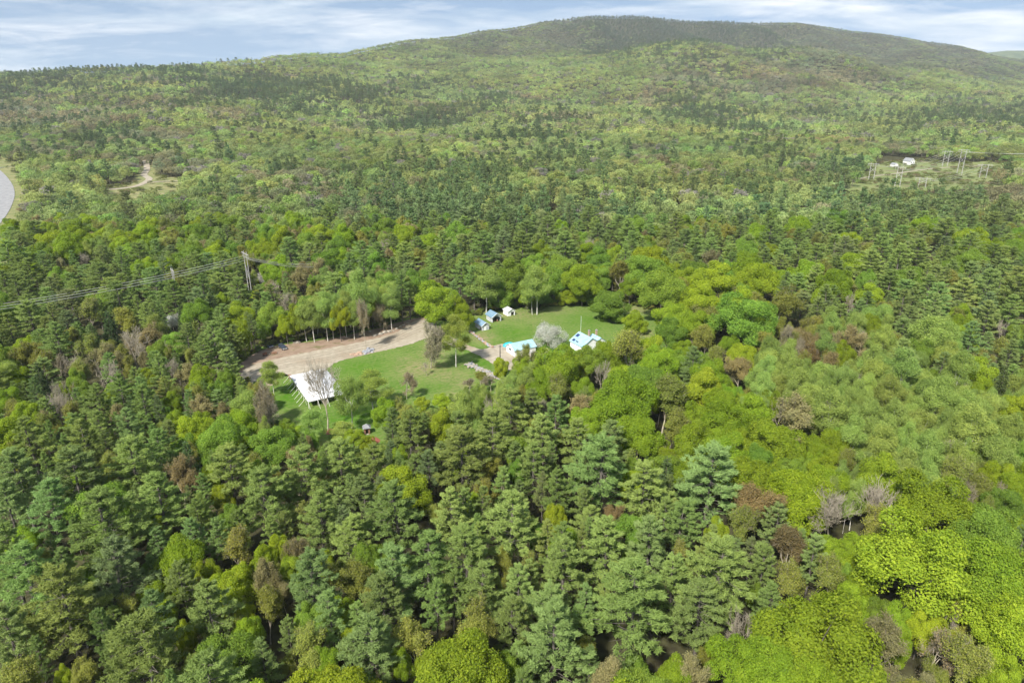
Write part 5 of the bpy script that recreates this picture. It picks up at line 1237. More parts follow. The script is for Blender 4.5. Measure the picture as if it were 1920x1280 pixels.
o 48.9 248.9 4.7 1.6|a 31.5 249.6 4.2 0.8|q -115.8 250.1 14.4 5.8|y -214.9 251.6 16.7 6.9|d 135.7 251.8 11.4 2.4|p -168.6 251.9 13.0 3.2|a -106.7 252.3 9.8 1.8|a 141.2 252.4 11.4 2.1|p -122.3 253.1 13.4 3.2
a 39.1 253.3 4.0 0.9|q -163.3 253.4 12.1 3.6|p -196.5 254.2 11.4 3.0|g 52.1 254.4 4.0 1.6|g 200.9 255.8 12.3 4.8|p 163.1 257.3 16.3 3.9|q -126.4 257.5 11.5 4.0|o 44.3 257.5 3.4 1.2|o -116.5 257.6 10.2 2.5
p -203.4 257.9 14.3 3.5|q 153.9 258.3 14.2 5.0|e 111.1 258.8 9.2 1.7|m 76.9 259.2 14.6 3.9|e 98.8 259.5 11.3 2.9|p -171.8 260.2 11.2 3.6|m 53.2 260.5 3.6 1.4|o -110.3 260.9 8.3 2.8|p -105.2 261.5 14.4 3.4
p 173.9 262.6 12.8 3.5|o -121.8 262.8 8.8 2.3|p 221.3 263.8 15.9 3.7|m 103.4 265.7 10.0 4.1|o 112.0 266.1 9.2 2.2|s 190.9 266.9 10.9 1.7|q -140.3 267.3 5.8 2.1|p -121.0 269.2 12.8 3.8|o -213.8 269.7 9.1 2.4
q -188.6 270.2 15.5 4.0|m -234.0 272.3 19.1 7.5|q 225.3 273.1 22.2 8.7|p -146.3 273.3 15.1 2.9|q 145.1 274.0 15.3 5.5|p -165.9 274.1 13.3 3.2|p -152.8 275.3 14.1 5.4|q -122.5 275.6 12.5 3.6|o 138.1 276.3 11.7 2.4
q -114.8 277.2 14.8 4.1|p -107.6 277.4 14.7 4.8|p -162.4 278.9 11.6 4.0|a 157.4 279.1 13.3 1.7|s 194.0 279.5 12.2 1.6|p -175.3 280.3 14.5 4.0|q 188.6 280.7 13.6 3.0|p 239.9 280.8 20.5 7.0|k 133.8 280.9 13.1 5.4
p -227.5 281.1 15.5 3.6|p -211.1 281.3 12.6 3.2|a -79.9 281.8 18.0 3.4|k -195.6 284.1 16.4 3.6|g -87.9 284.4 14.2 5.7|p -161.1 285.0 14.7 3.8|g 92.6 285.8 13.7 3.1|k 193.0 286.2 15.0 5.3|k -223.4 286.6 18.6 5.0
o 161.5 287.2 11.9 3.9|a -64.4 287.7 12.6 1.6|m 109.7 288.4 11.1 4.0|p -136.0 289.2 13.1 3.0|a -68.7 289.2 12.3 1.7|p -130.3 289.4 14.7 3.6|a -74.6 289.5 16.9 2.7|o -91.2 290.4 12.8 3.1|q -153.9 290.5 14.6 3.2
m 87.3 290.8 14.2 5.2|p 212.4 291.2 12.7 3.0|q 165.5 291.2 13.5 3.0|p 207.6 292.8 12.3 2.9|p -159.5 293.0 11.4 3.7|q 231.6 293.2 19.7 7.5|p 220.5 293.9 14.4 3.5|o -186.8 294.2 11.9 4.0|o 127.4 294.6 13.7 3.9
m -129.5 294.7 12.8 3.1|o -220.7 294.7 12.0 2.9|p -194.0 295.3 13.3 3.2|l 106.0 296.6 10.5 4.6|g 78.0 296.6 14.8 4.7|p -177.6 296.6 14.5 3.5|p -245.4 297.7 17.8 6.1|m 138.1 298.4 14.6 3.9|p 144.2 298.7 14.9 3.7
p -145.9 299.2 14.2 3.4|a -68.3 299.5 17.8 2.7|a -36.1 299.6 15.4 2.2|a -56.2 300.1 11.6 1.6|s -190.6 301.4 11.5 1.9|p 241.1 301.5 19.1 5.1|q -25.5 301.9 11.9 3.0|p -108.4 302.0 14.4 4.3|q 224.0 302.1 14.0 4.2
o -233.0 302.1 11.2 4.0|p -173.4 302.2 13.4 3.0|g 108.5 302.7 12.1 3.7|a 9.3 303.1 20.2 3.8|p -182.1 303.5 17.2 6.8|q -213.4 303.8 14.5 4.8|g 79.5 305.2 12.5 4.8|o -115.5 305.2 11.8 4.4|o -66.9 305.3 13.1 3.8
p -124.9 305.3 17.4 4.1|a -78.7 306.5 15.7 2.3|p -223.5 306.6 19.3 7.8|k 163.6 306.7 15.0 4.9|q 139.3 308.3 13.2 3.9|o -85.6 308.4 14.7 4.1|q -26.9 308.6 14.3 3.7|s -141.3 309.1 14.3 1.9|m -119.4 309.6 10.4 3.0
p -150.6 310.4 15.0 6.0|p -214.6 310.5 13.7 3.1|m 69.9 311.4 18.6 5.5|p -71.4 312.1 18.6 5.7|g 62.7 312.2 10.3 2.8|k -159.0 312.3 14.8 4.0|o -95.1 312.6 10.9 3.5|p -181.8 312.8 16.6 5.1|p 185.0 313.6 18.4 5.0
o -103.2 314.0 12.3 3.1|p -14.8 314.1 17.5 3.9|o 236.0 314.8 12.7 3.0|p -168.6 315.0 17.3 6.3|g 105.3 315.8 13.9 4.6|m -36.7 315.9 13.0 4.9|p 223.4 316.1 14.5 3.0|m -82.4 316.4 16.5 5.0|o -110.9 316.5 9.2 2.4
o -91.1 316.9 11.4 2.3|p 129.1 317.3 16.4 4.9|y -215.6 317.5 15.6 5.0|o -145.0 317.5 12.7 2.7|q -48.8 318.6 20.3 6.7|k 250.7 318.9 19.9 7.9|p -178.6 319.3 13.7 3.0|p 229.2 319.3 13.8 3.3|q -11.2 319.5 16.6 3.4
p -208.2 319.7 12.7 3.1|k 122.1 320.0 16.2 4.1|p -124.4 320.1 6.6 2.4|p -108.3 320.2 15.0 3.1|a -58.3 320.9 15.8 2.9|s -15.8 321.2 16.0 2.5|m -70.7 321.2 10.8 3.3|p 207.1 322.0 17.7 5.3|s -147.4 323.1 13.3 1.6
p 275.0 323.4 13.9 2.9|g -119.8 323.4 10.1 3.0|t -76.7 324.4 14.9 4.2|m 6.2 324.6 12.4 3.2|g -249.3 326.0 15.5 4.0|s 279.4 326.3 17.9 3.3|e -47.5 326.8 9.8 1.9|o 214.1 328.0 14.0 5.1|a -61.6 328.2 15.4 2.7
m 92.8 329.3 13.1 3.1|g -97.4 329.5 11.6 2.8|m 14.6 329.7 15.4 5.9|l -10.8 330.2 14.8 5.8|p 163.8 330.4 15.9 4.3|q 273.6 331.1 19.8 6.0|o -43.7 331.7 13.7 3.3|p 240.8 331.7 15.5 3.7|q -81.6 331.7 16.5 4.6
o -129.0 331.9 5.8 2.3|p 260.5 332.0 18.4 6.9|q -109.9 332.4 16.1 3.8|k 233.9 332.9 16.2 4.6|g -19.8 333.2 16.8 4.9|m 32.2 333.3 10.3 2.9|k 248.1 333.9 17.4 5.9|p -231.8 334.3 14.7 5.2|p 57.3 334.8 11.9 3.2
o -221.9 334.9 13.6 4.3|q -211.4 335.3 15.1 5.5|q 217.9 336.3 17.3 6.2|p -136.7 336.6 16.8 5.9|p -192.0 336.9 15.8 3.3|m 7.4 336.9 12.0 2.9|t -35.2 336.9 9.0 2.4|y -9.7 337.1 14.3 3.1|o 61.0 338.0 11.9 2.7
g 130.2 338.5 13.3 5.5|m 266.1 338.5 14.2 3.3|k -161.5 338.6 18.2 6.5|q -199.5 338.7 14.8 5.6|p 208.9 339.0 15.0 3.9|l 44.2 339.2 13.9 3.9|p 183.0 339.3 15.8 5.6|p -28.7 339.5 16.6 5.8|t -148.6 340.0 9.8 2.5
m 112.2 340.1 15.6 4.7|p 16.2 340.2 16.4 3.7|d -66.8 340.8 9.6 1.7|q -154.3 340.8 11.3 2.9|q 236.7 341.0 16.1 5.9|p -61.0 341.0 16.8 5.1|k 97.8 341.3 13.8 4.2|p 280.2 342.3 17.9 6.0|s -215.7 342.3 12.4 2.3
q 105.7 343.2 16.9 4.0|p 260.4 343.5 19.0 5.9|o -47.1 343.7 11.7 2.7|p 215.9 343.7 16.0 3.4|p 165.0 344.0 17.5 7.0|a -169.0 344.1 15.4 1.7|k 221.7 344.2 11.9 3.3|m 116.6 344.4 11.2 2.9|m -246.4 344.4 15.5 5.0
m -176.1 344.6 16.5 4.8|p -221.9 346.1 13.6 4.7|p -7.5 346.1 14.7 5.3|p -140.7 346.6 16.7 5.2|m 25.6 346.9 10.2 3.0|p 244.7 347.7 14.0 4.5|g 42.7 348.0 12.7 4.8|k -213.6 349.0 13.6 3.1|t -121.8 349.0 14.9 6.1
p -32.9 349.5 17.4 5.1|o 32.2 349.6 13.5 4.6|q -157.4 350.0 17.9 7.2|q 220.2 350.2 15.0 2.9|p 268.3 350.3 19.0 5.8|o 76.1 350.4 9.2 2.6|p -240.3 350.5 16.8 3.6|k -61.7 350.6 15.8 3.0|p 186.6 350.8 17.0 4.9
q 254.1 350.9 15.8 5.8|p -19.4 351.1 11.7 3.1|s 50.6 351.4 11.7 1.9|o 276.7 351.9 8.7 2.3|p -1.8 352.5 16.5 4.8|g 228.6 352.5 13.2 5.3|p -79.2 353.0 11.9 3.1|p 36.9 353.8 12.3 3.3|q 126.3 354.6 12.1 3.4
o -148.2 354.7 14.1 3.7|a -116.8 354.8 13.4 1.7|o -231.1 355.4 10.0 4.6|s 305.7 356.1 14.3 2.7|q -247.0 356.2 17.4 5.9|p 114.5 356.5 16.5 5.0|a -178.4 357.1 16.1 1.8|p 81.0 357.8 17.2 6.1|s 102.3 358.0 18.7 3.0
p 278.6 358.2 14.3 3.9|s 171.7 358.2 14.1 2.6|q -304.8 358.6 16.0 5.4|g -82.2 359.2 15.8 5.6|a 72.1 359.7 20.0 3.8|q -127.2 359.7 14.6 5.1|p 271.2 360.1 16.3 5.7|o -266.5 360.1 9.6 2.7|p 225.3 360.4 14.1 3.4
o -156.2 360.6 11.8 2.4|p -97.9 360.6 13.3 3.8|p -189.4 360.7 13.9 3.3|a -151.1 360.8 16.3 2.0|a 66.0 360.8 15.3 1.9|o -180.5 361.9 14.2 4.4|s 307.8 362.7 15.7 2.4|o 169.2 362.9 13.6 3.6|s 176.0 362.9 15.3 2.0
q 98.1 362.9 13.7 3.5|p 58.1 363.1 14.4 4.9|q 205.3 363.3 11.9 3.2|o 85.9 363.8 10.0 3.2|p 91.6 364.4 14.3 3.6|a -149.7 365.4 15.0 1.6|k 218.3 366.0 23.9 7.9|m 282.0 367.0 18.3 5.6|o -127.8 367.6 14.3 3.9
q -246.0 367.7 14.4 3.3|t 61.5 367.9 10.8 2.2|o 131.2 368.3 13.3 3.7|m 76.8 368.7 17.1 8.1|p 209.3 368.8 16.2 3.8|q 86.4 369.1 16.6 3.5|p 189.7 369.3 14.3 4.1|d -194.2 369.3 11.8 1.7|a -176.8 369.4 16.1 2.0
t 309.1 369.5 16.5 5.9|q -221.1 370.1 17.1 7.1|m -203.9 370.1 11.6 3.6|p 172.4 370.5 15.1 3.6|g 197.3 370.6 13.5 4.7|d -263.2 370.7 11.5 2.1|d 315.8 370.9 11.7 2.3|o -27.9 371.1 9.1 2.5|k -186.1 371.2 17.0 7.1
o -70.1 371.3 11.4 4.3|p 267.3 371.4 16.9 6.1|m 292.2 371.5 20.2 6.5|p 242.3 371.6 13.3 3.2|s -45.6 371.6 12.2 1.5|p 21.8 372.0 12.1 3.0|o -51.8 372.5 14.4 5.0|p -116.0 373.1 13.3 2.9|o -1.6 373.3 12.9 5.0
p 65.9 373.3 18.7 5.0|p 276.3 375.6 15.3 4.6|g 28.4 375.8 17.1 6.0|y 214.3 376.2 19.2 5.0|p -101.0 376.2 16.2 5.2|p 187.9 376.4 12.8 3.1|o -108.5 376.7 14.2 3.8|t -67.7 376.9 13.7 3.6|s 315.2 377.0 16.8 2.9
q -20.5 377.3 16.1 5.8|p 224.4 377.4 19.6 6.4|g 4.0 377.4 10.7 3.1|q 171.9 377.7 16.5 3.8|k 139.7 378.1 15.9 4.1|p 236.7 378.2 15.4 3.0|o -57.1 379.1 11.4 2.3|p 153.5 379.2 18.7 6.8|q 303.2 379.3 16.9 6.5
p -168.6 379.5 12.8 3.3|d -146.5 379.5 11.1 2.8|a -224.8 379.5 15.3 2.3|p -84.8 379.6 13.5 3.3|p 62.8 379.6 15.5 3.2|p 40.9 379.7 14.0 3.9|o 82.5 379.9 14.4 3.9|s -29.1 380.2 17.3 3.2|p 110.9 380.4 12.0 3.1
o -51.2 380.9 12.4 4.0|g -212.7 381.2 16.0 6.6|t -90.6 381.3 12.9 4.3|p 327.9 381.6 17.6 6.9|p 72.8 381.9 15.5 5.5|p 163.7 382.1 17.5 5.9|p 102.7 382.8 18.2 7.3|d -70.6 382.9 12.7 4.3|a -222.4 383.3 13.1 1.8
o -325.4 383.6 15.6 5.8|q -125.4 383.7 18.5 7.6|t -261.1 383.7 12.7 3.8|g -201.5 383.9 10.5 3.3|m 6.5 384.1 14.7 5.2|p 216.0 384.7 19.9 5.8|m 58.3 384.8 14.1 4.7|k 23.3 384.9 19.2 5.1|p 247.6 384.9 12.5 2.9
q 90.6 385.3 16.8 5.0|g 312.4 385.4 18.6 6.4|p 122.5 385.6 15.3 3.7|k -4.5 386.1 21.7 8.6|g -79.3 386.2 12.8 4.7|q 175.2 386.3 18.3 4.9|o -233.7 387.3 12.2 3.7|p 113.6 388.1 20.4 7.1|m 81.4 388.2 13.5 3.1
p 34.4 388.4 16.4 5.8|q -28.6 388.5 19.3 6.9|g -287.1 388.5 13.1 5.2|d 46.5 388.6 13.5 3.8|a 278.7 388.8 15.5 1.7|m 294.4 388.9 19.1 7.3|a -201.6 389.4 18.0 3.2|m -68.5 389.8 12.1 2.8|q 157.8 390.1 15.3 6.0
m 261.6 390.1 12.6 4.9|p 165.1 390.2 12.8 3.1|g 322.3 390.4 13.9 5.3|g -62.5 390.4 13.7 3.8|o -195.4 390.8 11.6 2.5|g -252.5 391.3 14.8 5.6|m 170.3 391.7 13.7 3.3|p 196.9 391.9 16.0 5.1|p 186.3 392.2 18.1 7.9
o -177.9 392.3 10.0 2.3|p 75.5 392.3 16.7 5.2|s 220.0 392.4 17.7 2.6|o 309.1 392.7 12.0 2.5|y 14.7 392.7 18.3 7.8|p 135.3 392.8 18.4 8.3|m 270.1 392.8 14.9 5.1|o 124.0 393.0 10.0 2.4|p 176.9 393.6 12.8 3.4
p 279.4 393.8 16.4 4.0|o 302.5 393.8 9.7 2.5|o 210.9 393.8 11.7 4.3|q -34.9 394.7 13.0 3.1|d -123.9 394.9 11.2 2.4|a -191.4 395.2 16.8 2.3|p -234.5 395.5 16.6 6.2|d -273.8 395.8 13.8 3.0|g -145.1 396.3 16.1 5.5
p -12.1 396.8 17.6 5.6|d 313.2 396.9 14.4 3.5|p 126.5 397.2 16.5 3.3|q 337.6 397.3 20.0 5.7|p 288.5 398.2 17.6 6.1|g 261.9 398.3 16.2 4.3|p -24.2 398.3 18.5 5.1|k 193.1 398.5 13.4 3.0|m -277.6 398.6 13.3 2.8
o -225.7 398.6 15.4 4.3|q 51.6 398.8 15.1 3.1|t 205.3 398.9 13.4 4.0|q -288.1 399.2 19.2 6.6|y 36.8 399.4 17.0 6.5|t -181.5 399.5 9.7 2.2|p -342.8 399.5 16.5 4.9|y 238.1 399.6 16.2 5.3|d -82.5 399.9 11.3 2.6
q 299.8 400.3 19.2 5.1|p 255.2 401.2 13.8 3.7|g -18.0 401.5 10.4 3.2|m -194.9 401.5 15.0 5.0|a -265.8 401.5 16.6 3.5|s 265.8 401.9 13.1 1.5|o 186.9 402.0 9.4 2.8|o 15.0 402.4 10.7 2.6|k 25.5 402.5 12.0 2.9
a -246.8 402.6 14.1 2.2|d -296.2 403.0 13.7 3.2|o -56.2 403.0 12.3 3.7|p 120.8 403.2 19.7 5.8|s 131.2 403.3 14.2 1.8|p 108.3 403.4 21.3 6.1|o 305.5 403.6 11.0 2.9|g 81.2 403.8 11.8 3.2|m -219.8 403.9 13.3 4.6
q -83.3 404.1 13.3 2.9|s 263.7 405.1 14.8 2.9|p 314.7 406.5 19.0 8.5|o 50.0 406.6 13.0 4.0|d -60.3 406.8 13.0 2.8|p 210.3 406.8 19.0 4.9|o 245.8 407.7 14.9 4.0|a -208.0 408.0 16.7 3.5|g -200.2 409.1 11.5 3.7
p 231.5 409.3 16.5 4.2|g 325.3 409.5 14.2 3.8|k 122.9 410.2 14.1 3.4|o -162.2 410.4 13.0 5.1|p 20.2 410.8 15.9 5.1|g 141.6 411.0 15.9 6.8|q 177.0 411.1 17.8 5.8|p -342.0 411.2 17.3 7.5|m -125.9 411.5 13.1 3.1
d -75.5 411.9 12.2 4.5|g 81.2 412.2 14.5 4.7|p -9.5 412.4 19.3 8.2|d -106.5 412.5 13.4 2.5|o -53.4 412.5 13.0 3.9|g 115.8 412.6 11.2 2.8|a -152.7 412.7 14.4 3.0|o -353.2 412.9 15.2 5.2|p 106.9 412.9 17.3 5.5
p 56.9 413.0 14.6 4.9|p -177.1 413.2 17.7 5.2|q 218.1 413.7 18.4 5.7|a -169.4 414.1 13.6 2.3|a -197.7 414.2 13.6 2.4|g -138.8 414.4 17.7 6.3|m -222.8 414.7 11.3 2.9|o 240.3 415.0 16.8 5.7|p 131.4 415.3 12.9 3.1
p 160.9 415.4 19.2 7.9|o 199.0 415.4 11.0 2.6|p -303.0 415.5 18.7 7.2|p 226.1 415.8 13.7 4.6|o -129.5 416.0 12.9 3.8|t -257.2 416.1 10.8 2.2|o 322.0 416.1 12.2 4.6|o -214.9 416.6 11.0 3.8|p -84.7 417.6 14.4 3.1
m -347.3 417.7 14.2 3.3|p 301.8 417.8 18.3 4.9|p 123.3 418.1 19.6 6.2|p 45.5 418.2 14.7 2.9|y -44.3 418.3 18.0 7.6|s -2.3 418.4 16.6 2.5|o -57.7 418.5 10.9 2.7|a -150.6 418.8 15.9 3.5|t -161.8 418.9 16.0 4.8
g -91.6 419.1 16.6 5.3|k 184.3 419.2 18.4 4.9|p 39.0 420.0 13.9 2.9|q 94.2 420.2 18.5 7.9|t -233.9 420.7 11.9 2.4|m -105.2 420.9 16.6 6.2|p -53.5 421.1 12.7 3.0|t -359.8 421.2 10.4 3.7|y 33.1 421.2 16.9 4.8
g 292.5 421.2 13.4 4.9|p -11.8 421.3 14.2 3.5|d -135.2 421.6 10.6 2.4|o 171.9 422.0 15.8 4.7|p -175.1 422.5 18.4 6.1|q 357.7 422.9 17.2 4.9|k 10.3 423.2 17.9 6.0|q 139.8 423.3 17.7 5.6|m 350.0 423.3 14.0 3.4
m -124.6 423.4 16.9 5.3|m -261.0 423.4 12.7 4.8|o 43.0 423.8 11.6 2.3|a -203.9 424.0 16.0 2.0|a -237.7 424.4 16.8 2.2|t 242.9 424.6 10.4 3.5|o -214.4 424.6 14.4 6.1|o 211.0 424.8 13.3 5.8|t -70.9 425.1 13.6 5.1
o -87.4 425.3 13.9 3.5|a -118.2 425.5 14.1 3.0|k -2.9 425.6 16.9 5.0|t -197.4 426.2 15.6 4.4|a -130.2 426.3 14.9 1.7|t -78.2 426.6 13.2 3.6|o 86.4 426.9 10.7 2.8|g 75.8 426.9 13.5 4.8|g -183.3 427.1 14.0 5.0
p 280.2 427.5 17.7 6.0|p 343.7 427.5 12.1 3.3|k 303.6 427.6 18.4 4.7|p 38.2 427.7 16.5 5.3|o -293.2 427.8 14.9 5.3|d -206.5 428.2 14.5 3.3|s 170.3 428.3 13.3 2.5|k 121.4 428.4 18.4 5.8|q 248.5 428.6 16.4 3.3
q -111.9 428.6 14.6 4.9|t -135.6 428.9 13.0 5.5|t -285.2 428.9 12.7 3.7|g -313.6 429.2 15.3 6.2|p 202.6 429.5 17.2 6.3|o -234.5 429.7 12.5 5.3|k 267.3 430.0 22.2 6.8|o -84.1 430.3 13.2 3.5|p 364.9 430.5 19.5 5.3
a -370.2 430.8 13.5 2.2|o -66.8 430.9 11.7 2.4|p 67.3 430.9 17.4 5.6|p -53.2 431.0 14.6 5.0|s 94.1 431.1 11.7 1.8|t 82.4 431.1 13.1 3.2|p 292.4 431.2 17.4 7.0|o -74.8 431.5 12.0 3.9|m -224.5 431.6 14.7 3.6
m -26.3 431.7 15.4 5.7|a -219.0 432.4 14.5 2.9|o 139.1 432.4 15.2 4.7|p 324.4 432.5 17.2 6.3|k 256.4 432.6 17.0 5.2|q 238.7 432.8 18.9 7.5|g -90.8 432.8 15.2 5.6|t -264.4 433.2 11.7 3.9|s 126.5 433.3 10.8 1.5
p 332.7 433.6 17.6 4.2|a -283.4 433.6 14.2 2.7|q -44.7 433.9 20.7 5.9|a -290.0 433.9 14.3 1.7|o -145.6 434.1 12.6 3.7|t 113.7 434.1 8.7 2.2|p 373.3 434.3 15.6 5.7|a -299.5 434.4 13.3 2.3|d -181.6 434.4 15.6 3.9
o -306.9 434.5 11.7 2.2|q 75.2 434.7 15.9 3.8|m -207.4 435.5 11.9 3.0|p 150.3 435.6 14.6 4.3|t -128.6 435.6 15.4 4.7|p 60.8 435.8 13.0 2.9|g -191.9 435.9 13.4 4.0|o -176.1 435.9 12.6 3.0|s 2.5 436.2 13.7 1.9
q 32.4 436.2 16.1 3.1|m 120.2 436.3 11.1 2.8|p 40.3 436.4 17.3 4.9|p 188.9 436.5 19.4 6.5|t -139.6 436.6 13.3 4.2|o -201.4 437.1 13.0 4.7|m 341.7 437.2 18.1 6.7|o -18.5 438.0 16.0 5.5|p 87.8 438.0 16.0 6.2
p -99.9 438.1 16.5 6.3|g -214.0 438.2 14.4 6.0|g -50.9 438.3 13.4 3.0|t -227.5 438.5 12.9 5.7|p 53.0 438.8 20.1 6.0|y 168.8 438.9 19.1 5.7|o -268.7 438.9 12.5 3.6|g 78.7 438.9 12.7 3.3|a -285.6 439.0 16.9 2.7
m 113.4 439.3 14.6 4.0|g -370.6 439.3 16.2 7.4|m -186.9 439.4 12.0 3.2|k 201.2 439.7 19.0 6.3|q -5.3 440.0 16.6 5.7|p 363.5 440.1 15.7 5.8|m -148.1 440.3 15.4 4.5|g -291.0 440.4 11.1 2.9|p -119.3 440.5 17.8 6.6
q -89.1 440.8 12.0 3.2|o 178.2 441.0 14.6 4.9|o -134.3 441.0 13.9 3.7|g 275.6 441.0 19.9 7.8|p 4.8 442.2 15.4 5.3|g -273.9 442.3 12.4 2.8|k 20.7 442.6 22.2 6.6|p -30.5 442.7 19.5 8.1|p 289.1 442.9 18.7 5.9
p 150.1 443.0 17.0 5.0|p 296.1 443.0 12.7 3.0|a -167.7 443.6 17.0 2.3|p 141.6 444.0 19.2 5.0|o -178.3 444.0 14.0 4.4|p -14.7 444.2 15.9 3.1|o -305.1 444.7 9.6 2.8|a -321.9 444.8 12.8 1.9|m -162.1 445.1 12.7 4.7
g -249.5 445.3 17.4 5.2|a 206.4 445.3 13.7 2.4|q 374.1 445.4 22.7 8.1|m -221.0 445.5 13.2 4.2|p 43.8 445.5 17.0 6.3|p 193.0 445.7 14.8 4.2|y 341.8 446.2 13.8 3.3|a -230.3 446.5 14.2 1.7|g -268.3 446.7 14.6 5.7
a -258.9 447.1 14.9 1.9|p 235.0 447.1 20.7 8.8|t -367.3 447.1 11.5 3.3|p 253.2 447.3 20.1 5.7|a -235.8 447.3 14.0 2.2|p 131.7 447.5 18.7 7.6|m -312.1 447.7 14.3 5.1|y -21.3 447.8 16.4 5.1|p -0.4 448.2 13.4 4.0
o 110.5 448.2 13.0 5.1|g -141.1 448.3 12.3 4.0|d 220.3 448.7 10.5 2.8|t -374.0 449.3 10.5 2.7|q 10.3 449.4 19.0 5.4|s 360.4 449.5 14.2 2.0|g -130.6 449.6 13.4 5.4|a -242.5 449.6 15.5 3.1|a -306.8 449.8 15.4 1.6
g -67.5 449.9 15.6 6.5|s 62.4 450.0 11.4 1.9|o -155.8 450.0 13.9 4.4|p 55.6 450.8 15.9 4.8|p 158.7 450.9 15.7 3.8|o -202.7 451.1 11.7 4.2|a -175.4 451.1 18.6 3.8|d 226.1 451.2 13.1 2.9|q 200.1 451.3 16.2 5.7
m 92.2 451.7 12.9 5.0|o 385.5 451.9 12.8 5.1|t -261.5 452.1 14.8 3.9|q 283.9 452.2 18.3 5.1|k 148.2 452.3 20.3 6.2|p 183.6 452.5 20.7 6.7|p -217.6 452.8 16.4 5.7|a -166.5 452.8 14.9 3.1|s 370.1 453.6 14.2 2.0
m -372.1 453.8 12.4 3.6|m -113.6 454.0 14.2 4.7|m -122.8 454.3 12.5 4.7|q -93.9 454.3 16.5 5.1|o 20.6 454.4 11.6 2.5|m -267.9 454.8 15.6 4.3|o -84.5 455.0 16.7 5.4|p -4.9 455.1 19.6 5.4|t -384.7 455.3 10.8 3.8
p -59.5 455.5 15.2 5.3|a 246.3 455.5 15.2 1.7|m -19.0 455.6 13.7 4.7|t -155.8 455.7 11.8 2.3|p 332.0 455.8 18.2 6.2|p 29.0 455.8 21.0 6.6|p 270.6 456.5 21.0 9.0|t -308.4 456.5 15.1 5.4|a -143.6 456.9 14.2 1.6
o -104.0 457.0 11.3 3.8|p 86.4 457.5 16.0 5.0|q 253.8 457.6 21.2 6.0|t -317.7 457.7 10.9 3.7|g -332.1 457.9 11.1 3.5|a -226.0 458.0 15.7 1.9|q 14.5 458.2 17.6 6.4|o 136.1 458.2 9.1 2.7|o 223.3 458.4 11.9 4.3
a -375.9 458.4 15.2 3.7|o -275.1 458.6 13.1 4.3|m -299.0 458.7 12.0 2.9|p 100.7 458.7 18.4 6.0|o -292.5 458.9 11.9 2.3|p 39.8 459.5 14.4 3.5|m -172.5 459.5 14.6 4.7|t -392.9 459.8 11.6 4.4|k 61.3 459.9 17.4 4.8
p 320.3 459.9 19.7 8.2|a -164.6 459.9 14.5 1.7|g -249.0 460.0 15.7 4.0|o 3.8 460.2 12.0 4.8|a -154.5 460.2 15.2 2.1|q 309.4 460.3 14.4 4.4|d -258.4 460.3 13.3 3.0|p 77.7 460.4 16.2 4.8|p 174.5 460.9 21.9 8.0
y -41.5 461.0 15.1 4.0|p 203.9 461.1 18.4 5.0|a -84.1 462.2 14.2 2.4|a -224.8 462.7 15.6 2.7|p 141.1 463.7 17.0 5.9|a -117.0 463.7 15.9 3.0|p 281.3 463.9 20.4 6.2|a -164.9 464.3 14.8 2.3|o -61.9 464.4 13.2 5.5
o 346.0 464.5 14.7 3.9|o -271.4 464.8 11.3 3.2|p 198.7 464.8 15.8 3.1|m -200.2 465.8 18.4 7.6|o 266.2 466.1 10.9 3.6|a -237.1 466.8 15.3 1.6|p 244.9 467.0 18.8 5.6|d -262.8 468.0 13.3 3.9|k 335.8 468.0 20.0 7.7
p 257.9 468.0 19.2 6.4|o -160.4 468.1 14.2 4.0|o 273.5 468.2 15.4 4.5|t -191.2 468.3 13.2 3.7|a -225.3 468.4 15.2 2.7|p 154.5 468.4 18.0 5.1|p 100.5 468.6 17.8 6.3|g -339.5 468.6 14.6 4.9|k -14.2 468.7 16.5 6.8
t -313.9 468.7 11.2 2.4|m -77.1 468.7 12.8 4.1|p 135.3 468.8 14.7 3.8|d -241.7 468.8 8.9 1.9|a -257.1 468.9 13.9 2.7|o 310.8 468.9 18.6 6.1|p 293.6 469.0 15.7 6.0|m -134.0 469.3 13.6 3.5|p 23.9 469.4 17.8 5.4
g -57.4 469.4 12.3 2.8|p -276.8 469.5 14.1 5.1|o -68.8 469.6 13.5 3.5|q 386.5 469.9 13.4 3.0|o 326.1 470.0 10.8 3.7|d 224.2 470.0 11.3 1.9|t 123.7 470.0 12.2 3.3|p 166.3 470.0 15.9 6.2|q 38.4 470.0 18.4 5.5
"""

LANDMARKS = [('white tent', -67.4, 219.5), ('turquoise tarp', -1.0, 264.0), ('blue-roofed sheds', -8.0, 293.0), ('parked cars', -95.0, 260.0),
             ('chimneyed house', 29.0, 260.0), ('left tower', -126.0, 321.0), ('gravel bend', -40.0, 290.0), ('brown hut', -44.0, 188.0)]
_T = ['', 'second', 'third', 'fourth', 'fifth', 'sixth', 'seventh', 'eighth', 'ninth', 'tenth', 'eleventh', 'twelfth', 'thirteenth', 'fourteenth', 'fifteenth', 'sixteenth', 'seventeenth', 'eighteenth', 'nineteenth']
ORDINAL = _T + [a + b for a in ('twent', 'thirt', 'fort') for b in ('ieth', 'y-first', 'y-second', 'y-third', 'y-fourth', 'y-fifth', 'y-sixth', 'y-seventh', 'y-eighth', 'y-ninth')]


def look_of(code, h, Rr):
    size = 'small ' if h < 9 else 'slim ' if Rr < 2.6 else 'broad ' if Rr > 7.4 else 'tall ' if h > 23 else ''
    return size + WORD[code] + ' ' + NAME[KIND[code]][1]


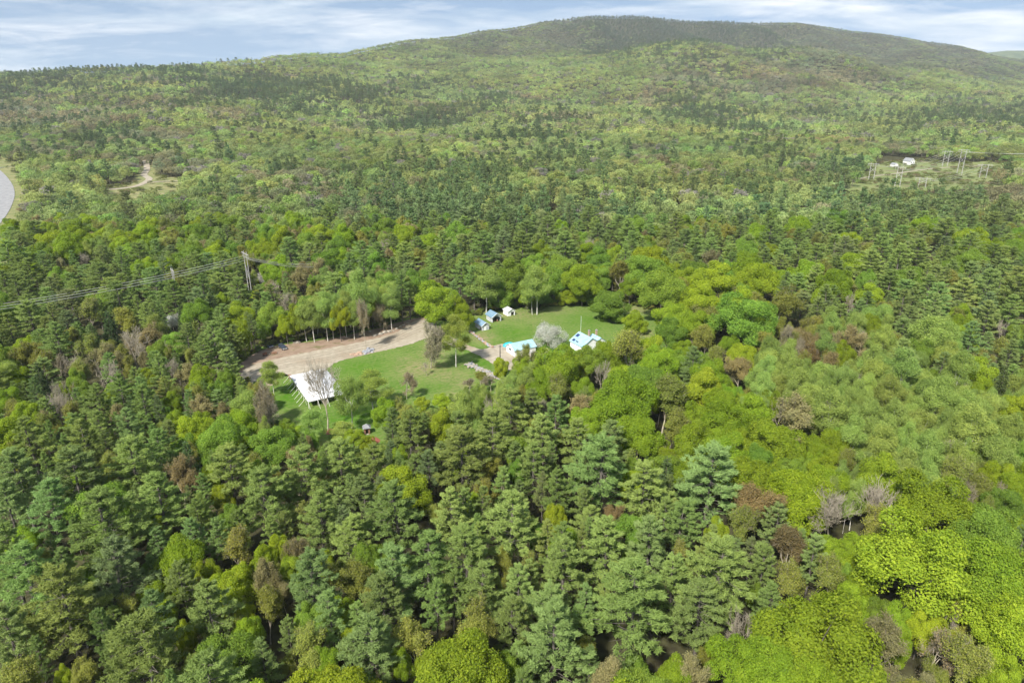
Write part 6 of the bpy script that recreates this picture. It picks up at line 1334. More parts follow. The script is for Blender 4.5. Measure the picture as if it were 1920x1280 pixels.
def where_of(x, y):
    if y < 135:
        u = x / y
        side = 'left' if u < -.42 else 'left of centre' if u < -.12 else 'centre' if u < .12 else 'right of centre' if u < .42 else 'right'
        return ('along the bottom edge, ' if y < 98 else 'just above the bottom trees, ') + side
    nm, lx, ly = min(LANDMARKS, key=lambda q: (q[1] - x) ** 2 + (q[2] - y) ** 2)
    dx, dy = x - lx, y - ly
    d = math.hypot(dx, dy)
    far = 'close ' if d < 22 else 'far ' if d > 75 else ''
    if abs(dx) > 2.2 * abs(dy):
        w = 'to the right of' if dx > 0 else 'to the left of'
    elif abs(dy) > 2.2 * abs(dx):
        w = 'behind' if dy > 0 else 'in front of'
    else:
        w = ('behind' if dy > 0 else 'in front') + (' right' if dx > 0 else ' left') + ' of'
    return far + w + ' the ' + nm


def tree_labels(T_):
    """look, the most different close neighbour, and where it stands; ordinals only where these agree"""
    XY = np.array([(t[1], t[2]) for t in T_])
    lab = []
    for i, (code, x, y, h, q) in enumerate(T_):
        d = np.hypot(XY[:, 0] - x, XY[:, 1] - y)
        nb = [j for j in np.argsort(d)[1:7] if T_[j][0] != code and d[j] < 3.2 * q + 6]
        side = (' beside ' + WORD[T_[nb[0]][0]] + ' ' + NAME[KIND[T_[nb[0]][0]]][1]) if nb else ' among its like'
        lab.append((look_of(code, h, q), side, where_of(x, y)))
    by = {}
    for i, l_ in enumerate(lab):
        by.setdefault(l_, []).append(i)
    out = [''] * len(T_)
    for (a, b, c), ids in by.items():
        ids.sort(key=lambda i: T_[i][1] / T_[i][2])
        for n, i in enumerate(ids):
            if len(ids) == 1:
                t = a + b + ', ' + c
            else:
                t = ('leftmost ' if n == 0 else 'rightmost ' if n == len(ids) - 1 else ORDINAL[min(n, 48)] + ' ') + a + b + ', ' + c
            w = t.split()
            out[i] = t if len(w) <= 16 else t.replace(' budding', '').replace('airy ', '').replace(' the ', ' ').replace('nearly bare grey', 'near-bare')
    return out


def parse(txt):
    out = []
    for ln in txt.strip().splitlines():
        for e in ln.split('|'):
            c_, a, b, h, q = e.split()
            out.append((c_, float(a), float(b), float(h), float(q)))
    return out


def plant_things():
    r = np.random.default_rng(77)
    T_ = parse(THING_TREES)
    labels = tree_labels(T_)
    for i, (code, x, y, h, q) in enumerate(T_):
        k = KIND[code]
        H0, R0 = NOM[k]
        vs_ = PROTO[(k, 0)]
        cm, tm, _ = vs_[int(r.integers(len(vs_)))]
        o = bpy.data.objects.new(NAME[k][0], None)
        o.empty_display_size = .5
        o.location = (x, y, float(terrain(x, y)))
        o.rotation_euler = (r.normal() * .02, r.normal() * .02, r.uniform(0, 6.28))
        o.scale = (q / R0, q / R0, h / H0)
        COL.objects.link(o)
        tag(o, labels[i], NAME[k][1] if k in 'wde' else 'tree', NAME[k][2])
        c = bpy.data.objects.new('crown', cm)
        c['tint'] = [float(v) for v in tint_of(code, r)]
        link(c, o)
        link(bpy.data.objects.new('trunk', tm), o)


plant_things()

# the rest of the woods: instances of the same tree shapes
pc = bpy.data.collections.new('tree_shapes')
PIDX = {}
_n = 0
for key in sorted(PROTO):
    for (cm, tm, jm) in PROTO[key]:
        ob = bpy.data.objects.new('shape_%03d' % _n, jm)
        pc.objects.link(ob)
        PIDX.setdefault(key, []).append(_n)
        _n += 1


def forest_nodes():
    g = bpy.data.node_groups.new('forest_scatter', 'GeometryNodeTree')
    g.interface.new_socket('Geometry', in_out='INPUT', socket_type='NodeSocketGeometry')
    g.interface.new_socket('Geometry', in_out='OUTPUT', socket_type='NodeSocketGeometry')
    n, l = g.nodes.new, g.links.new
    gi, go = n('NodeGroupInput'), n('NodeGroupOutput')
    ci = n('GeometryNodeCollectionInfo')
    ci.inputs['Collection'].default_value = pc
    ci.inputs['Separate Children'].default_value = True
    ci.inputs['Reset Children'].default_value = True
    ip = n('GeometryNodeInstanceOnPoints')
    ip.inputs['Pick Instance'].default_value = True

    def att(name, ty):
        a = n('GeometryNodeInputNamedAttribute')
        a.data_type = ty
        a.inputs['Name'].default_value = name
        return [s for s in a.outputs if s.enabled][0]
    l(gi.outputs[0], ip.inputs['Points'])
    l(ci.outputs[0], ip.inputs['Instance'])
    l(att('shape', 'INT'), ip.inputs['Instance Index'])
    e2r = n('FunctionNodeEulerToRotation')
    l(att('turn', 'FLOAT_VECTOR'), e2r.inputs[0])
    l(e2r.outputs[0], ip.inputs['Rotation'])
    l(att('size', 'FLOAT_VECTOR'), ip.inputs['Scale'])
    l(ip.outputs[0], go.inputs[0])
    return g


FOREST = forest_nodes()


def forest(name, label, cat, P, idx, size, turn, tint):
    me = bpy.data.meshes.new(name)
    n = len(P)
    me.vertices.add(n)
    me.vertices.foreach_set('co', np.asarray(P, np.float32).ravel())
    a = me.attributes.new('shape', 'INT', 'POINT')
    a.data.foreach_set('value', np.asarray(idx, np.int32))
    for nm, arr in (('size', size), ('turn', turn), ('tint', tint)):
        a = me.attributes.new(nm, 'FLOAT_VECTOR', 'POINT')
        a.data.foreach_set('vector', np.asarray(arr, np.float32).ravel())
    o = link(bpy.data.objects.new(name, me))
    md = o.modifiers.new('scatter', 'NODES')
    md.node_group = FOREST
    return tag(o, label, cat, kind='stuff')


FOREST_PTS = {'conifer': [], 'broadleaf': []}


def add_pts(kinds, lod, X, Y, hh, qq, tint, r):
    """kinds: array of kind letters"""
    Z = terrain(X, Y)
    for k in np.unique(kinds):
        m = kinds == k
        pid = PIDX[(k, lod)]
        H0, R0 = NOM[k]
        n = int(m.sum())
        rec = np.concatenate([np.stack([X[m], Y[m], Z[m]], 1), r.choice(pid, n)[:, None],
                              np.stack([qq[m] / R0, qq[m] / R0, hh[m] / H0], 1),
                              np.stack([r.normal(size=n) * .03, r.normal(size=n) * .03, r.uniform(0, 6.28, n)], 1), tint[m]], 1)
        FOREST_PTS['conifer' if k in 'ps' else 'broadleaf'].append(rec)


def stand():
    r = np.random.default_rng(78)
    T_ = parse(STAND_TREES)
    kinds = np.array([KIND[t[0]] for t in T_])
    tint = np.array([tint_of(t[0], r) for t in T_])
    A_ = np.array([t[1:] for t in T_])
    add_pts(kinds, 0, A_[:, 0], A_[:, 1], A_[:, 2], A_[:, 3], tint, r)


stand()

# far woods: a vegetation map by bearing (16 columns) and distance
ZONES = [[3, 3, 3, 3, 3, 3, 3, 3, 7, 7, 7, 4, 6, 6, 6, 6], [3, 3, 3, 3, 3, 3, 3, 3, 6, 7, 7, 7, 6, 6, 6, 6], [3, 3, 3, 3, 3, 3, 3, 2, 6, 0, 0, 0, 6, 6, 6, 3], [3, 3, 3, 3, 3, 5, 5, 3, 3, 2, 2, 2, 6, 6, 6, 3], [0, 0, 0, 2, 5, 5, 5, 5, 5, 5, 2, 4, 4, 4, 6, 5], [0, 2, 2, 0, 0, 0, 2, 2, 5, 5, 4, 4, 6, 3, 5, 5], [4, 2, 4, 2, 0, 0, 2, 0, 2, 3, 2, 3, 5, 3, 2, 2], [4, 4, 2, 4, 2, 2, 0, 2, 2, 3, 2, 2, 3, 2, 0, 0], [3, 2, 4, 3, 2, 3, 3, 3, 2, 3, 3, 2, 3, 3, 3, 2], [4, 2, 2, 3, 3, 3, 3, 2, 2, 3, 3, 2, 3, 3, 2, 3], [2, 3, 4, 3, 2, 3, 2, 1, 2, 2, 3, 3, 2, 2, 2, 2], [3, 2, 3, 3, 3, 2, 2, 1, 2, 3, 2, 1, 2, 2, 4, 4], [3, 3, 3, 3, 3, 2, 2, 1, 1, 2, 2, 2, 1, 2, 2, 4], [3, 3, 3, 3, 3, 2, 1, 1, 1, 1, 2, 1, 1, 1, 1, 4], [3, 3, 3, 3, 2, 2, 1, 1, 1, 1, 1, 1, 1, 1, 1, 1], [2, 2, 3, 4, 1, 1, 1, 1, 1, 1, 1, 1, 1, 1, 1, 1]]
ZONE_Y = np.array([[5300, 5300, 5300, 5300, 5300, 5300, 5300, 5300, 5300, 4630, 5300, 5300, 5300, 5300, 5300, 5300], [5300, 5300, 5300, 5300, 5300, 5300, 5300, 4020, 4150, 4320, 4570, 4490, 4700, 5300, 5300, 5300], [5300, 5300, 5300, 5300, 5300, 5300, 3350, 3680, 3570, 3850, 2700, 4260, 4250, 4640, 4970, 5300], [5300, 5300, 5300, 5300, 5300, 2850, 3100, 3480, 3310, 2810, 2540, 2630, 2610, 4300, 4410, 5300], [5300, 2280, 2260, 2310, 2410, 2530, 2790, 2740, 2600, 2400, 2360, 2420, 2490, 2540, 3530, 4160], [2000, 2020, 1890, 1980, 2160, 2050, 2260, 2380, 2350, 2200, 2130, 2230, 2220, 2370, 2450, 3260], [1820, 1650, 1680, 1750, 1770, 1820, 2010, 1950, 2160, 2050, 1900, 2020, 2010, 2000, 2200, 2230], [1440, 1430, 1330, 1370, 1440, 1620, 1670, 1700, 1560, 1510, 1640, 1690, 1780, 1800, 1670, 1750], [1220, 1180, 1170, 1170, 1200, 1260, 1290, 1250, 1260, 1280, 1270, 1290, 1340, 1350, 1320, 1260], [980, 980, 990, 1000, 1000, 1000, 1000, 1000, 1000, 1000, 1010, 1010, 1010, 1010, 1010, 1010], [810, 810, 810, 810, 810, 810, 810, 810, 810, 810, 810, 810, 810, 810, 810, 810], [680, 680, 680, 680, 680, 680, 680, 680, 680, 680, 680, 680, 680, 680, 680, 680], [580, 580, 580, 580, 580, 580, 580, 580, 580, 580, 580, 580, 580, 580, 580, 580], [500, 500, 500, 500, 500, 500, 500, 500, 500, 500, 500, 500, 500, 500, 500, 500], [450, 450, 450, 450, 450, 450, 450, 450, 450, 450, 450, 450, 450, 450, 450, 450], [430, 430, 430, 430, 430, 430, 430, 430, 430, 430, 430, 430, 430, 430, 430, 430]])
ZONE_U = np.array([-0.6732, -0.5835, -0.4937, -0.4039, -0.3142, -0.2244, -0.1346, -0.0449, 0.0449, 0.1346, 0.2244, 0.3142, 0.4039, 0.4937, 0.5835, 0.6732])
# share of conifers and of tan / grey (late) trees in each kind of zone
ZP = {0: (.62, .22), 1: (.60, .16), 2: (.36, .30), 3: (.15, .26), 4: (.22, .64), 5: (.06, .10), 6: (.18, .62), 7: (.95, .02)}


def far_woods():
    r = np.random.default_rng(79)
    XS, YS, CS = [], [], []
    for (ya, yb, cell) in ((462, 1150, 12.5), (1150, 2300, 13.5), (2300, 5300, 16.0)):
        for y in np.arange(ya, yb, cell):
            xm = .93 * y
            x = np.arange(-xm, xm, cell) + r.uniform(0, cell)
            XS.append(x + r.uniform(-.42, .42, len(x)) * cell)
            YS.append(y + r.uniform(-.42, .42, len(x)) * cell)
            CS.append(np.full(len(x), cell))
    X, Y, Cc = np.concatenate(XS), np.concatenate(YS), np.concatenate(CS)
    u = X / Y
    yr = np.interp(u, RIDGE_U, RIDGE_Y)
    keep = Y < yr + 60
    for P in NO_TREES:
        keep &= ~in_poly(X, Y, P)
    X, Y, Cc, u, yr = X[keep], Y[keep], Cc[keep], u[keep], yr[keep]
    # zone letter
    uj = u + .030 * waves(X, Y, 380, 31) + .03 * waves(X, Y, 120, 33) + r.normal(size=len(X)) * .012
    col = np.clip(np.searchsorted((ZONE_U[1:] + ZONE_U[:-1]) / 2, uj), 0, 15)
    lj = np.log(Y) + .05 * waves(X, Y, 260, 32) + .03 * waves(X, Y, 90, 34)
    ZL = np.log(ZONE_Y)
    row = np.array([0] * len(X))
    best = np.full(len(X), 1e9)
    for i in range(ZL.shape[0]):
        d = np.abs(ZL[i][col] - lj)
        m = d < best
        row[m] = i
        best[m] = d[m]
    zl = np.array(ZONES)
    Zt = zl[row, col]
    pc_ = np.zeros(len(X))
    tn = np.zeros(len(X))
    for k, (a, b) in ZP.items():
        pc_[Zt == k] = a
        tn[Zt == k] = b
    # clumps
    cl = waves(X, Y, 170, 41) * .42 + waves(X, Y, 75, 42) * .5 + waves(X * .7, Y * .35, 420, 43) * .35
    cl = cl + r.normal(size=len(X)) * .6
    con = cl < np.interp(pc_, [0, .05, .5, .95, 1], [-9, -1.45, 0, 1.6, 9])
    ct = waves(X, Y, 230, 44) * .65 + waves(X, Y, 100, 45) * .5 + r.normal(size=len(X)) * .3
    tan_ = ct < np.interp(tn, [0, .05, .5, .95, 1], [-9, -1.4, 0, 1.5, 9])
    base = np.where(con[:, None], np.array([[.145, .200, .076]]), np.where(tan_[:, None], np.array([[.290, .285, .150]]), np.array([[.305, .372, .128]])))
    # some rows of the slope are fresher, the heights later
    warm = waves(X, Y, 330, 46)[:, None] * np.array([[.06, .0, -.05]])
    tint = base * (1 + warm) * r.uniform(.76, 1.22, (len(X), 1)) * (1 + r.normal(size=(len(X), 1)) * np.array([[.05, .0, -.03]]) + r.normal(size=(len(X), 3)) * .03)
    lime = (~con) & (~tan_) & (r.uniform(size=len(X)) < .16)
    tint[lime] *= np.array([[.95, 1.10, .8]])
    grey = (~con) & (r.uniform(size=len(X)) < .035)
    tint[grey] = np.array([[.30, .28, .24]]) * r.uniform(.8, 1.1, (int(grey.sum()), 1))
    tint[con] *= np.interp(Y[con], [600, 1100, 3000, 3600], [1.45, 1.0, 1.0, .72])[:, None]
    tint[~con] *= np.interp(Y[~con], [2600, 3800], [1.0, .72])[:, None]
    tint[~con] *= (1 + .16 * waves(X, Y, 280, 61) + .10 * waves(X, Y, 110, 62))[~con][:, None]
    hi_t = tan_ & ~con & (Y > 2500)
    tint[hi_t] *= np.array([[.88, .98, .95]])
    tint = np.clip(tint, .01, .8)
    point = con & (r.uniform(size=len(X)) < np.interp(Y, [600, 1200, 1700, 3000], [.06, .15, .5, .75]))
    kinds = np.where(con, np.where(point, 's', 'p'), 'm')
    q = Cc * r.uniform(.40, .66, len(X))
    q = np.where(kinds == 's', q * .52, np.where(kinds == 'p', q * .92, q))
    h = np.where(con, r.uniform(14, 25, len(X)), r.uniform(10, 20, len(X))) * np.interp(Y, [2500, 4800], [1, .72])
    h = np.where(con, h * 1.05, h)
    lod = np.where(Y < 1250, 1, 2)
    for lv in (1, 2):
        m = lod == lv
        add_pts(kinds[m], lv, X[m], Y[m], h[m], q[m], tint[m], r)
    # low brush in the cleared strips
    bx_, by_, bq = [], [], []
    for P in BRUSH:
        A2 = np.array(P)
        lo_, hi_ = A2.min(0), A2.max(0)
        n_ = int((hi_ - lo_).prod() / 45)
        x = r.uniform(lo_[0], hi_[0], n_)
        y = r.uniform(lo_[1], hi_[1], n_)
        m = in_poly(x, y, P)
        for W_, hw in ((ROAD, 15), (LANE, 7), (LANE2, 6), (HEATH_PATH, 4)):
            for (px_, py_) in curve_pts(W_, 10, 0, closed=False):
                m &= (x - px_) ** 2 + (y - py_) ** 2 > hw * hw
        m &= (waves(x, y, 45, 51) + r.normal(size=n_) * .6 > .1)
        bx_.append(x[m])
        by_.append(y[m])
    bx_, by_ = np.concatenate(bx_), np.concatenate(by_)
    nb_ = len(bx_)
    hb = r.uniform(1.2, 4.2, nb_)
    # ragged brushy margin of the clearing
    ex, ey = [], []
    for i in range(len(CLEARING)):
        (xa, ya), (xb, yb) = CLEARING[i], CLEARING[(i + 1) % len(CLEARING)]
        n_ = int(math.hypot(xb - xa, yb - ya) * 1.6)
        s_ = r.uniform(0, 1, n_)
        ex.append(xa + (xb - xa) * s_ + r.normal(size=n_) * 1.3)
        ey.append(ya + (yb - ya) * s_ + r.normal(size=n_) * 1.3)
    ex, ey = np.concatenate(ex), np.concatenate(ey)
    m = ~in_poly(ex, ey, LOT) & ~in_poly(ex, ey, DRIVE) & ~in_poly(ex, ey, DIRT)
    ex, ey = ex[m], ey[m]
    he_ = r.uniform(.5, 2.2, len(ex))
    te = np.array([[.23, .29, .06]]) * r.uniform(.7, 1.15, (len(ex), 1)) * (1 + r.normal(size=(len(ex), 1)) * np.array([[.15, 0, .1]]))
    add_pts(np.full(len(ex), 'o'), 0, ex, ey, he_, he_ * r.uniform(.6, 1.1, len(ex)), te, r)
    tb_ = np.where(r.uniform(size=(nb_, 1)) < .22, np.array([[.25, .20, .11]]), np.array([[.19, .22, .07]])) * r.uniform(.75, 1.2, (nb_, 1))
    add_pts(np.full(nb_, 'm'), 1, bx_, by_, hb, hb * r.uniform(.6, 1.0, nb_), tb_, r)
    print('far trees', len(X), 'brush', nb_)


far_woods()
for nm, lab in (('conifer', 'dense stands of dark pine and spruce covering valley and mountain'), ('broadleaf', 'light green spring broadleaf woods covering valley and mountain')):
    A_ = np.concatenate(FOREST_PTS[nm])
    forest(nm + '_forest', lab, 'forest', A_[:, :3], A_[:, 3], A_[:, 4:7], A_[:, 7:10], A_[:, 10:13])


# ------------------------------------------------------------------ tent
TENT = [(-79.1, 226.9), (-66.6, 205.3), (-55.8, 211.8), (-68.1, 233.5)]        # A far-left, B near-left, C near-right, D far-right ground corners


def build_tent():
    A_, B_, C_, D_ = [Vector((x, y, 0)) for x, y in TENT]
    t = empty('party_tent', (A_ + B_ + C_ + D_) / 4)
    o = t.location.copy()
    ax = (B_ - A_)
    bx = (D_ - A_)
    eave, peak = 2.45, 5.6
    nu, nv = 40, 20
    peaks = [(.25, .5), (.75, .5)]
    b = MB()
    for i in range(nu + 1):
        for j in range(nv + 1):
            u, v = i / nu, j / nv
            d = min(math.hypot((u - p[0]) * 25, (v - p[1]) * 12.6) for p in peaks)
            e = min(u * 25, (1 - u) * 25, v * 12.6, (1 - v) * 12.6)
            rise = e / 6.3
            z = eave + (peak - eave) * (rise * .72 + .30 * math.exp(-d / 1.6) * rise)
            per = (u * 8) % 1
            if e < .01:
                z -= .10 * math.sin(per * math.pi) if v in (0, 1) else .10 * math.sin(((v * 4) % 1) * math.pi)
            p = A_ + ax * u + bx * v - o
            b.v.append((p.x, p.y, z))
    for i in range(nu):
        for j in range(nv):
            a = i * (nv + 1) + j
            b.f.append((a, a + 1, a + nv + 2, a + nv + 1))
    b.build('canopy', 'canvas', t, smooth=True)
    # scalloped valance hanging from the eave
    edges = [(A_, B_, 8), (B_, C_, 4), (C_, D_, 8), (D_, A_, 4)]
    for p, q, n in edges:
        w = MB()
        for i in range(n):
            a = p.lerp(q, i / n) - o
            c = p.lerp(q, (i + 1) / n) - o
            w.poly([(a.x, a.y, eave - .02), (c.x, c.y, eave - .02), (c.x, c.y, eave - .2), ((a.x + c.x) / 2, (a.y + c.y) / 2, eave - .27), (a.x, a.y, eave - .2)])
        w.build('valance', 'canvas', t)
    for p, q, n in edges:
        out = ((p + q) / 2 - o).normalized()
        nrm = Vector((q - p)).cross(Vector((0, 0, 1))).normalized()
        if nrm.dot(out) < 0:
            nrm = -nrm
        for i in range(n):
            a = p.lerp(q, i / n) - o
            MB().tube([(a.x, a.y, 0), (a.x, a.y, eave)], .06, 6).build('side_pole', 'rope', t)
            s_ = a + nrm * 2.4
            MB().tube([(a.x, a.y, eave - .05), (s_.x, s_.y, .05)], .05, 5).build('guy_rope', 'rope', t)
            MB().tube([(s_.x, s_.y, -.3), (s_.x, s_.y, .35)], .05, 5).build('stake', 'steel', t)
    for (u, v) in peaks:
        p = A_ + ax * u + bx * v - o
        MB().tube([(p.x, p.y, 0), (p.x, p.y, peak + .25)], .09, 6).build('centre_pole', 'rope', t)
    tag(t, 'large white pole tent with guy ropes on the grass', 'tent')
    # tables seen in the shade under the canopy
    rz = math.atan2(ax.y, ax.x)
    k = 0
    PL = ['at the far end of the left side', 'second from the far end on the left side', 'third from the far end on the left side', 'nearest on the left side', 'right of centre at the near end', 'left of centre at the near end', 'by the near right corner']
    for (u, v) in ((.12, .18), (.36, .18), (.6, .18), (.84, .18), (.88, .62), (.92, .38), (.88, .86)):
        p = A_ + ax * u + bx * v
        tb = empty('folding_table', (p.x, p.y, 0), rz)
        MB().box((0, 0, .74), (2.4, .76, .05)).build('tabletop', 'grey_board', tb)
        for sx in (-1, 1):
            for sy in (-1, 1):
                MB().tube([(sx * 1.05, sy * .3, 0), (sx * 1.05, sy * .3, .72)], .03, 5).build('leg', 'steel', tb)
        k += 1
        tag(tb, 'folding table under the white tent, ' + PL[k - 1], 'table', 'tables under the tent')


build_tent()


# ------------------------------------------------------------------ buildings
def gable(name, label, cat, loc, rz, w, d, he, hr, roof, wall, opening=None, over=.35, arch=False, seams=True, split=.5):
    """front gable at local -y; ridge along y; split: where the ridge lies across the width"""
    t = empty(name, loc, rz)
    xr = -w / 2 + w * split
    th = .14
    o = []
    if opening:
        x0, x1, ho = opening
        if arch:
            cx, hw = (x0 + x1) / 2, (x1 - x0) / 2
            o = [(x0, 0)] + [(cx - hw * math.cos(a), ho * .55 + ho * .45 * math.sin(a)) for a in [math.pi * i / 10 for i in range(11)]] + [(x1, 0)]
        else:
            o = [(x0, 0), (x0, ho), (x1, ho), (x1, 0)]
    front = [(-w / 2, 0)] + o + [(w / 2, 0), (w / 2, he), (xr, hr), (-w / 2, he)]
    b = MB()
    b.slab([(x, -d / 2, z) for x, z in front], th)
    b.build('front_wall', wall, t)
    MB().slab([(x, d / 2, z) for x, z in [(-w / 2, 0), (-w / 2, he), (xr, hr), (w / 2, he), (w / 2, 0)]], th).build('back_wall', wall, t)
    for sx in (-1, 1):
        MB().box((sx * (w / 2 - th / 2), 0, (he - .02) / 2), (th, d - 2 * th - .01, he - .02)).build('side_wall', wall, t)
    for sx in (-1, 1):
        half = (xr + w / 2) if sx < 0 else (w / 2 - xr)
        sl = (hr - he) / half
        ex = sx * (w / 2 + over)
        ez = he - sl * over
        P = [(xr, -d / 2 - over, hr + .06), (xr, d / 2 + over, hr + .06), (ex, d / 2 + over, ez + .06), (ex, -d / 2 - over, ez + .06)]
        if sx < 0:
            P = P[::-1]
        P = P if (Vector(P[1]) - Vector(P[0])).cross(Vector(P[2]) - Vector(P[0])).z > 0 else P[::-1]
        ro = MB().slab(P, .08).build('roof', roof, t)
        if seams:
            n = max(3, int(d / .9))
            for i in range(n + 1):
                yy_ = -d / 2 - over + .03 + (d + 2 * over - .06) * i / n
                c = [Vector((xr, yy_, hr + .075)), Vector((ex, yy_, ez + .075))]
                MB().tube(c, .03, 4).build('seam', roof, ro)
        MB().tube([(xr, -d / 2 - over - .02, hr), (ex, -d / 2 - over - .02, ez)], .09, 4).build('rake_board', 'white_paint', ro)
    tag(t, label, cat)
    return t


def window(t, x, z, w, h, y, mat='glass'):
    fr = MB().box((x, y, z), (w + .2, .06, h + .2)).build('window', 'white_paint', t)
    MB().box((x, y - .04, z), (w, .04, h)).build('pane', mat, fr)


def spot(p, rz, dx, dy):
    return (p[0] + math.cos(rz) * dx - math.sin(rz) * dy, p[1] + math.sin(rz) * dx + math.cos(rz) * dy, 0)


r30 = R(30)
s1 = gable('shed', 'pale grey shed with blue metal roof, nearest the gravel yard', 'shed', spot((-12.9, 281.2), r30, 1.7, 3), r30, 3.5, 6.2, 2.4, 3.6, 'blue_metal', 'grey_board', over=.4)
MB().box((-.2, -3.16, .95), (1.1, .06, 1.8)).build('door', 'white_paint', s1)
window(s1, -.1, 2.5, .7, .45, -3.13)
dr = MB().box((-1.77, -2.3, .8), (.06, .9, 1.5)).build('side_door', 'dark', s1)
s2 = gable('shed', 'open-fronted shed with arched doorway and blue metal roof', 'shed', spot((-8.8, 291.8), r30, 2.3, 2.8), r30, 4.6, 5.4, 2.7, 4.1, 'blue_metal', 'grey_board', opening=(-1.85, 1.85, 2.7), arch=True, over=.5)
s3 = gable('shed', 'smallest white shed with grey roof, farthest back by the trees', 'shed', spot((-1.9, 300.8), r30, 1.9, 2.2), r30, 3.7, 4.4, 2.3, 3.5, 'grey_board', 'white_paint', opening=(-.2, 1.4, 1.9), over=.35, seams=False)
for (dx, dy) in ((-.9, 1.2), (.4, .6), (.9, 2.0)):
    p = spot((-6.6, 293.0), r30, dx, dy)
    br = empty('barrel', p)
    MB().tube([(0, 0, 0), (0, 0, .3), (0, 0, .6), (0, 0, .9)], [.27, .31, .31, .27], 10).build('drum', 'rust', br)
    MB().tube([(0, 0, .9), (0, 0, .94)], .24, 10).build('lid', 'steel', br)
    tag(br, 'rusty drum %s inside the open arched shed' % {-.9: 'at the left', .4: 'in the middle', .9: 'at the back right'}[dx], 'drum', 'drums in the arched shed')

g = gable('garage', 'white garage with pale blue metal roof beside a turquoise tarp', 'garage', spot((-.8, 253.6), R(-60), 0, 5), R(-60), 6.6, 9.6, 2.7, 4.5, 'pale_blue_metal', 'white_paint', over=.4)
window(g, -.2, 2.1, 1.5, .8, -4.83)
gd = MB().box((1.4, -4.84, 1.0), (1.0, .06, 2.0)).build('door', 'white_paint', g)
MB().box((1.75, -4.9, 1.0), (.1, .06, .1)).build('handle', 'chrome', gd)
h = gable('house', 'white house with pale blue metal roofs and two chimneys', 'house', spot((27.1, 263.7), R(-150), 0, 4.6), R(-150), 9.0, 8.4, 3.1, 5.9, 'pale_blue_metal', 'white_paint', over=.4)
# solar panels and skylights on the slope that faces the gravel yard (local +x)
hn = Vector((3.0, 0, 5.3)).normalized()
for (yy_, s_, ln, wd, mt, nm) in ((-3.2, .34, 1.5, 1.7, 'solar', 'solar_panel'), (-2.7, .80, 1.1, 1.5, 'solar', 'solar_panel'), (-.4, .80, .5, 1.5, 'glass', 'skylight')):
    x_ = 4.8 * s_
    z_ = 5.9 - 2.8 * x_ / 4.5 + .18
    sx = Vector((4.5, 0, -2.8)).normalized()
    c = Vector((x_, yy_, z_))
    MB().slab([c - sx * ln / 2 + Vector((0, -wd / 2, 0)), c + sx * ln / 2 + Vector((0, -wd / 2, 0)), c + sx * ln / 2 + Vector((0, wd / 2, 0)), c - sx * ln / 2 + Vector((0, wd / 2, 0))], .06).build(nm, mt, h)
# lower wing with its own ridge, right of the main ridge
def wing():
    wx, he, hr, y0, y1 = -4.6, 3.0, 5.1, -1.4, 3.8
    f = [(wx - 3, 0), (wx + 3, 0), (wx + 3, he), (wx, hr), (wx - 3, he)]
    MB().slab([(x, y0, z) for x, z in f], .14).build('wing_wall', 'white_paint', h)
    MB().slab([(x, y1, z) for x, z in f[::-1]], .14).build('wing_wall', 'white_paint', h)
    MB().box((wx - 2.93, (y0 + y1) / 2, he / 2), (.14, y1 - y0 - .3, he)).build('wing_wall', 'white_paint', h)
    for sx in (-1, 1):
        P = [(wx, y0 - .3, hr + .06), (wx, y1 + .3, hr + .06), (wx + sx * 3.35, y1 + .3, he - .2), (wx + sx * 3.35, y0 - .3, he - .2)]
        P = P if (Vector(P[1]) - Vector(P[0])).cross(Vector(P[2]) - Vector(P[0])).z > 0 else P[::-1]
        MB().slab(P, .08).build('wing_roof', 'pale_blue_metal', h)
    for (cx, cy_) in ((-2.0, -.6), (-4.9, .4)):
        ch = MB().box((cx, cy_, 5.7), (.6, .6, 3.0)).build('chimney', 'brick', h)
        MB().box((cx, cy_, 7.27), (.8, .8, .12)).build('cap', 'rock_grey', ch)
        MB().tube([(cx, cy_, 7.33), (cx, cy_, 7.65)], .15, 8).build('flue', 'brick', ch)


wing()
window(h, 1.2, 4.0, .8, 1.0, -4.24)
window(h, -1.2, 4.0, .8, 1.0, -4.24)
window(h, 0.4, 1.5, .9, 1.2, -4.24)

tp = MB()
for i in range(9):
    for j in range(13):
        a, e = 2 * math.pi * j / 12, i / 8
        rr = math.cos(e * math.pi / 2)
        tp.v.append((2.6 * rr * math.cos(a) * (1 + .06 * math.sin(5 * a)), 1.5 * rr * math.sin(a), 1.5 * math.sin(e * math.pi / 2) ** .8 + .05 * math.sin(7 * a) * rr))
for i in range(8):
    for j in range(12):
        tp.f.append((i * 13 + j, i * 13 + j + 1, (i + 1) * 13 + j + 1, (i + 1) * 13 + j))
to = empty('covered_boat', (-1.3, 262.8, .1), R(20))
tp.build('tarp', 'tarp', to, smooth=True)
MB().tube([(2.5, 0, .5), (3.3, 0, .35)], .06, 6).build('trailer_hitch', 'steel', to)
tag(to, 'turquoise tarp draped over a low mound beside the garage', 'tarp')

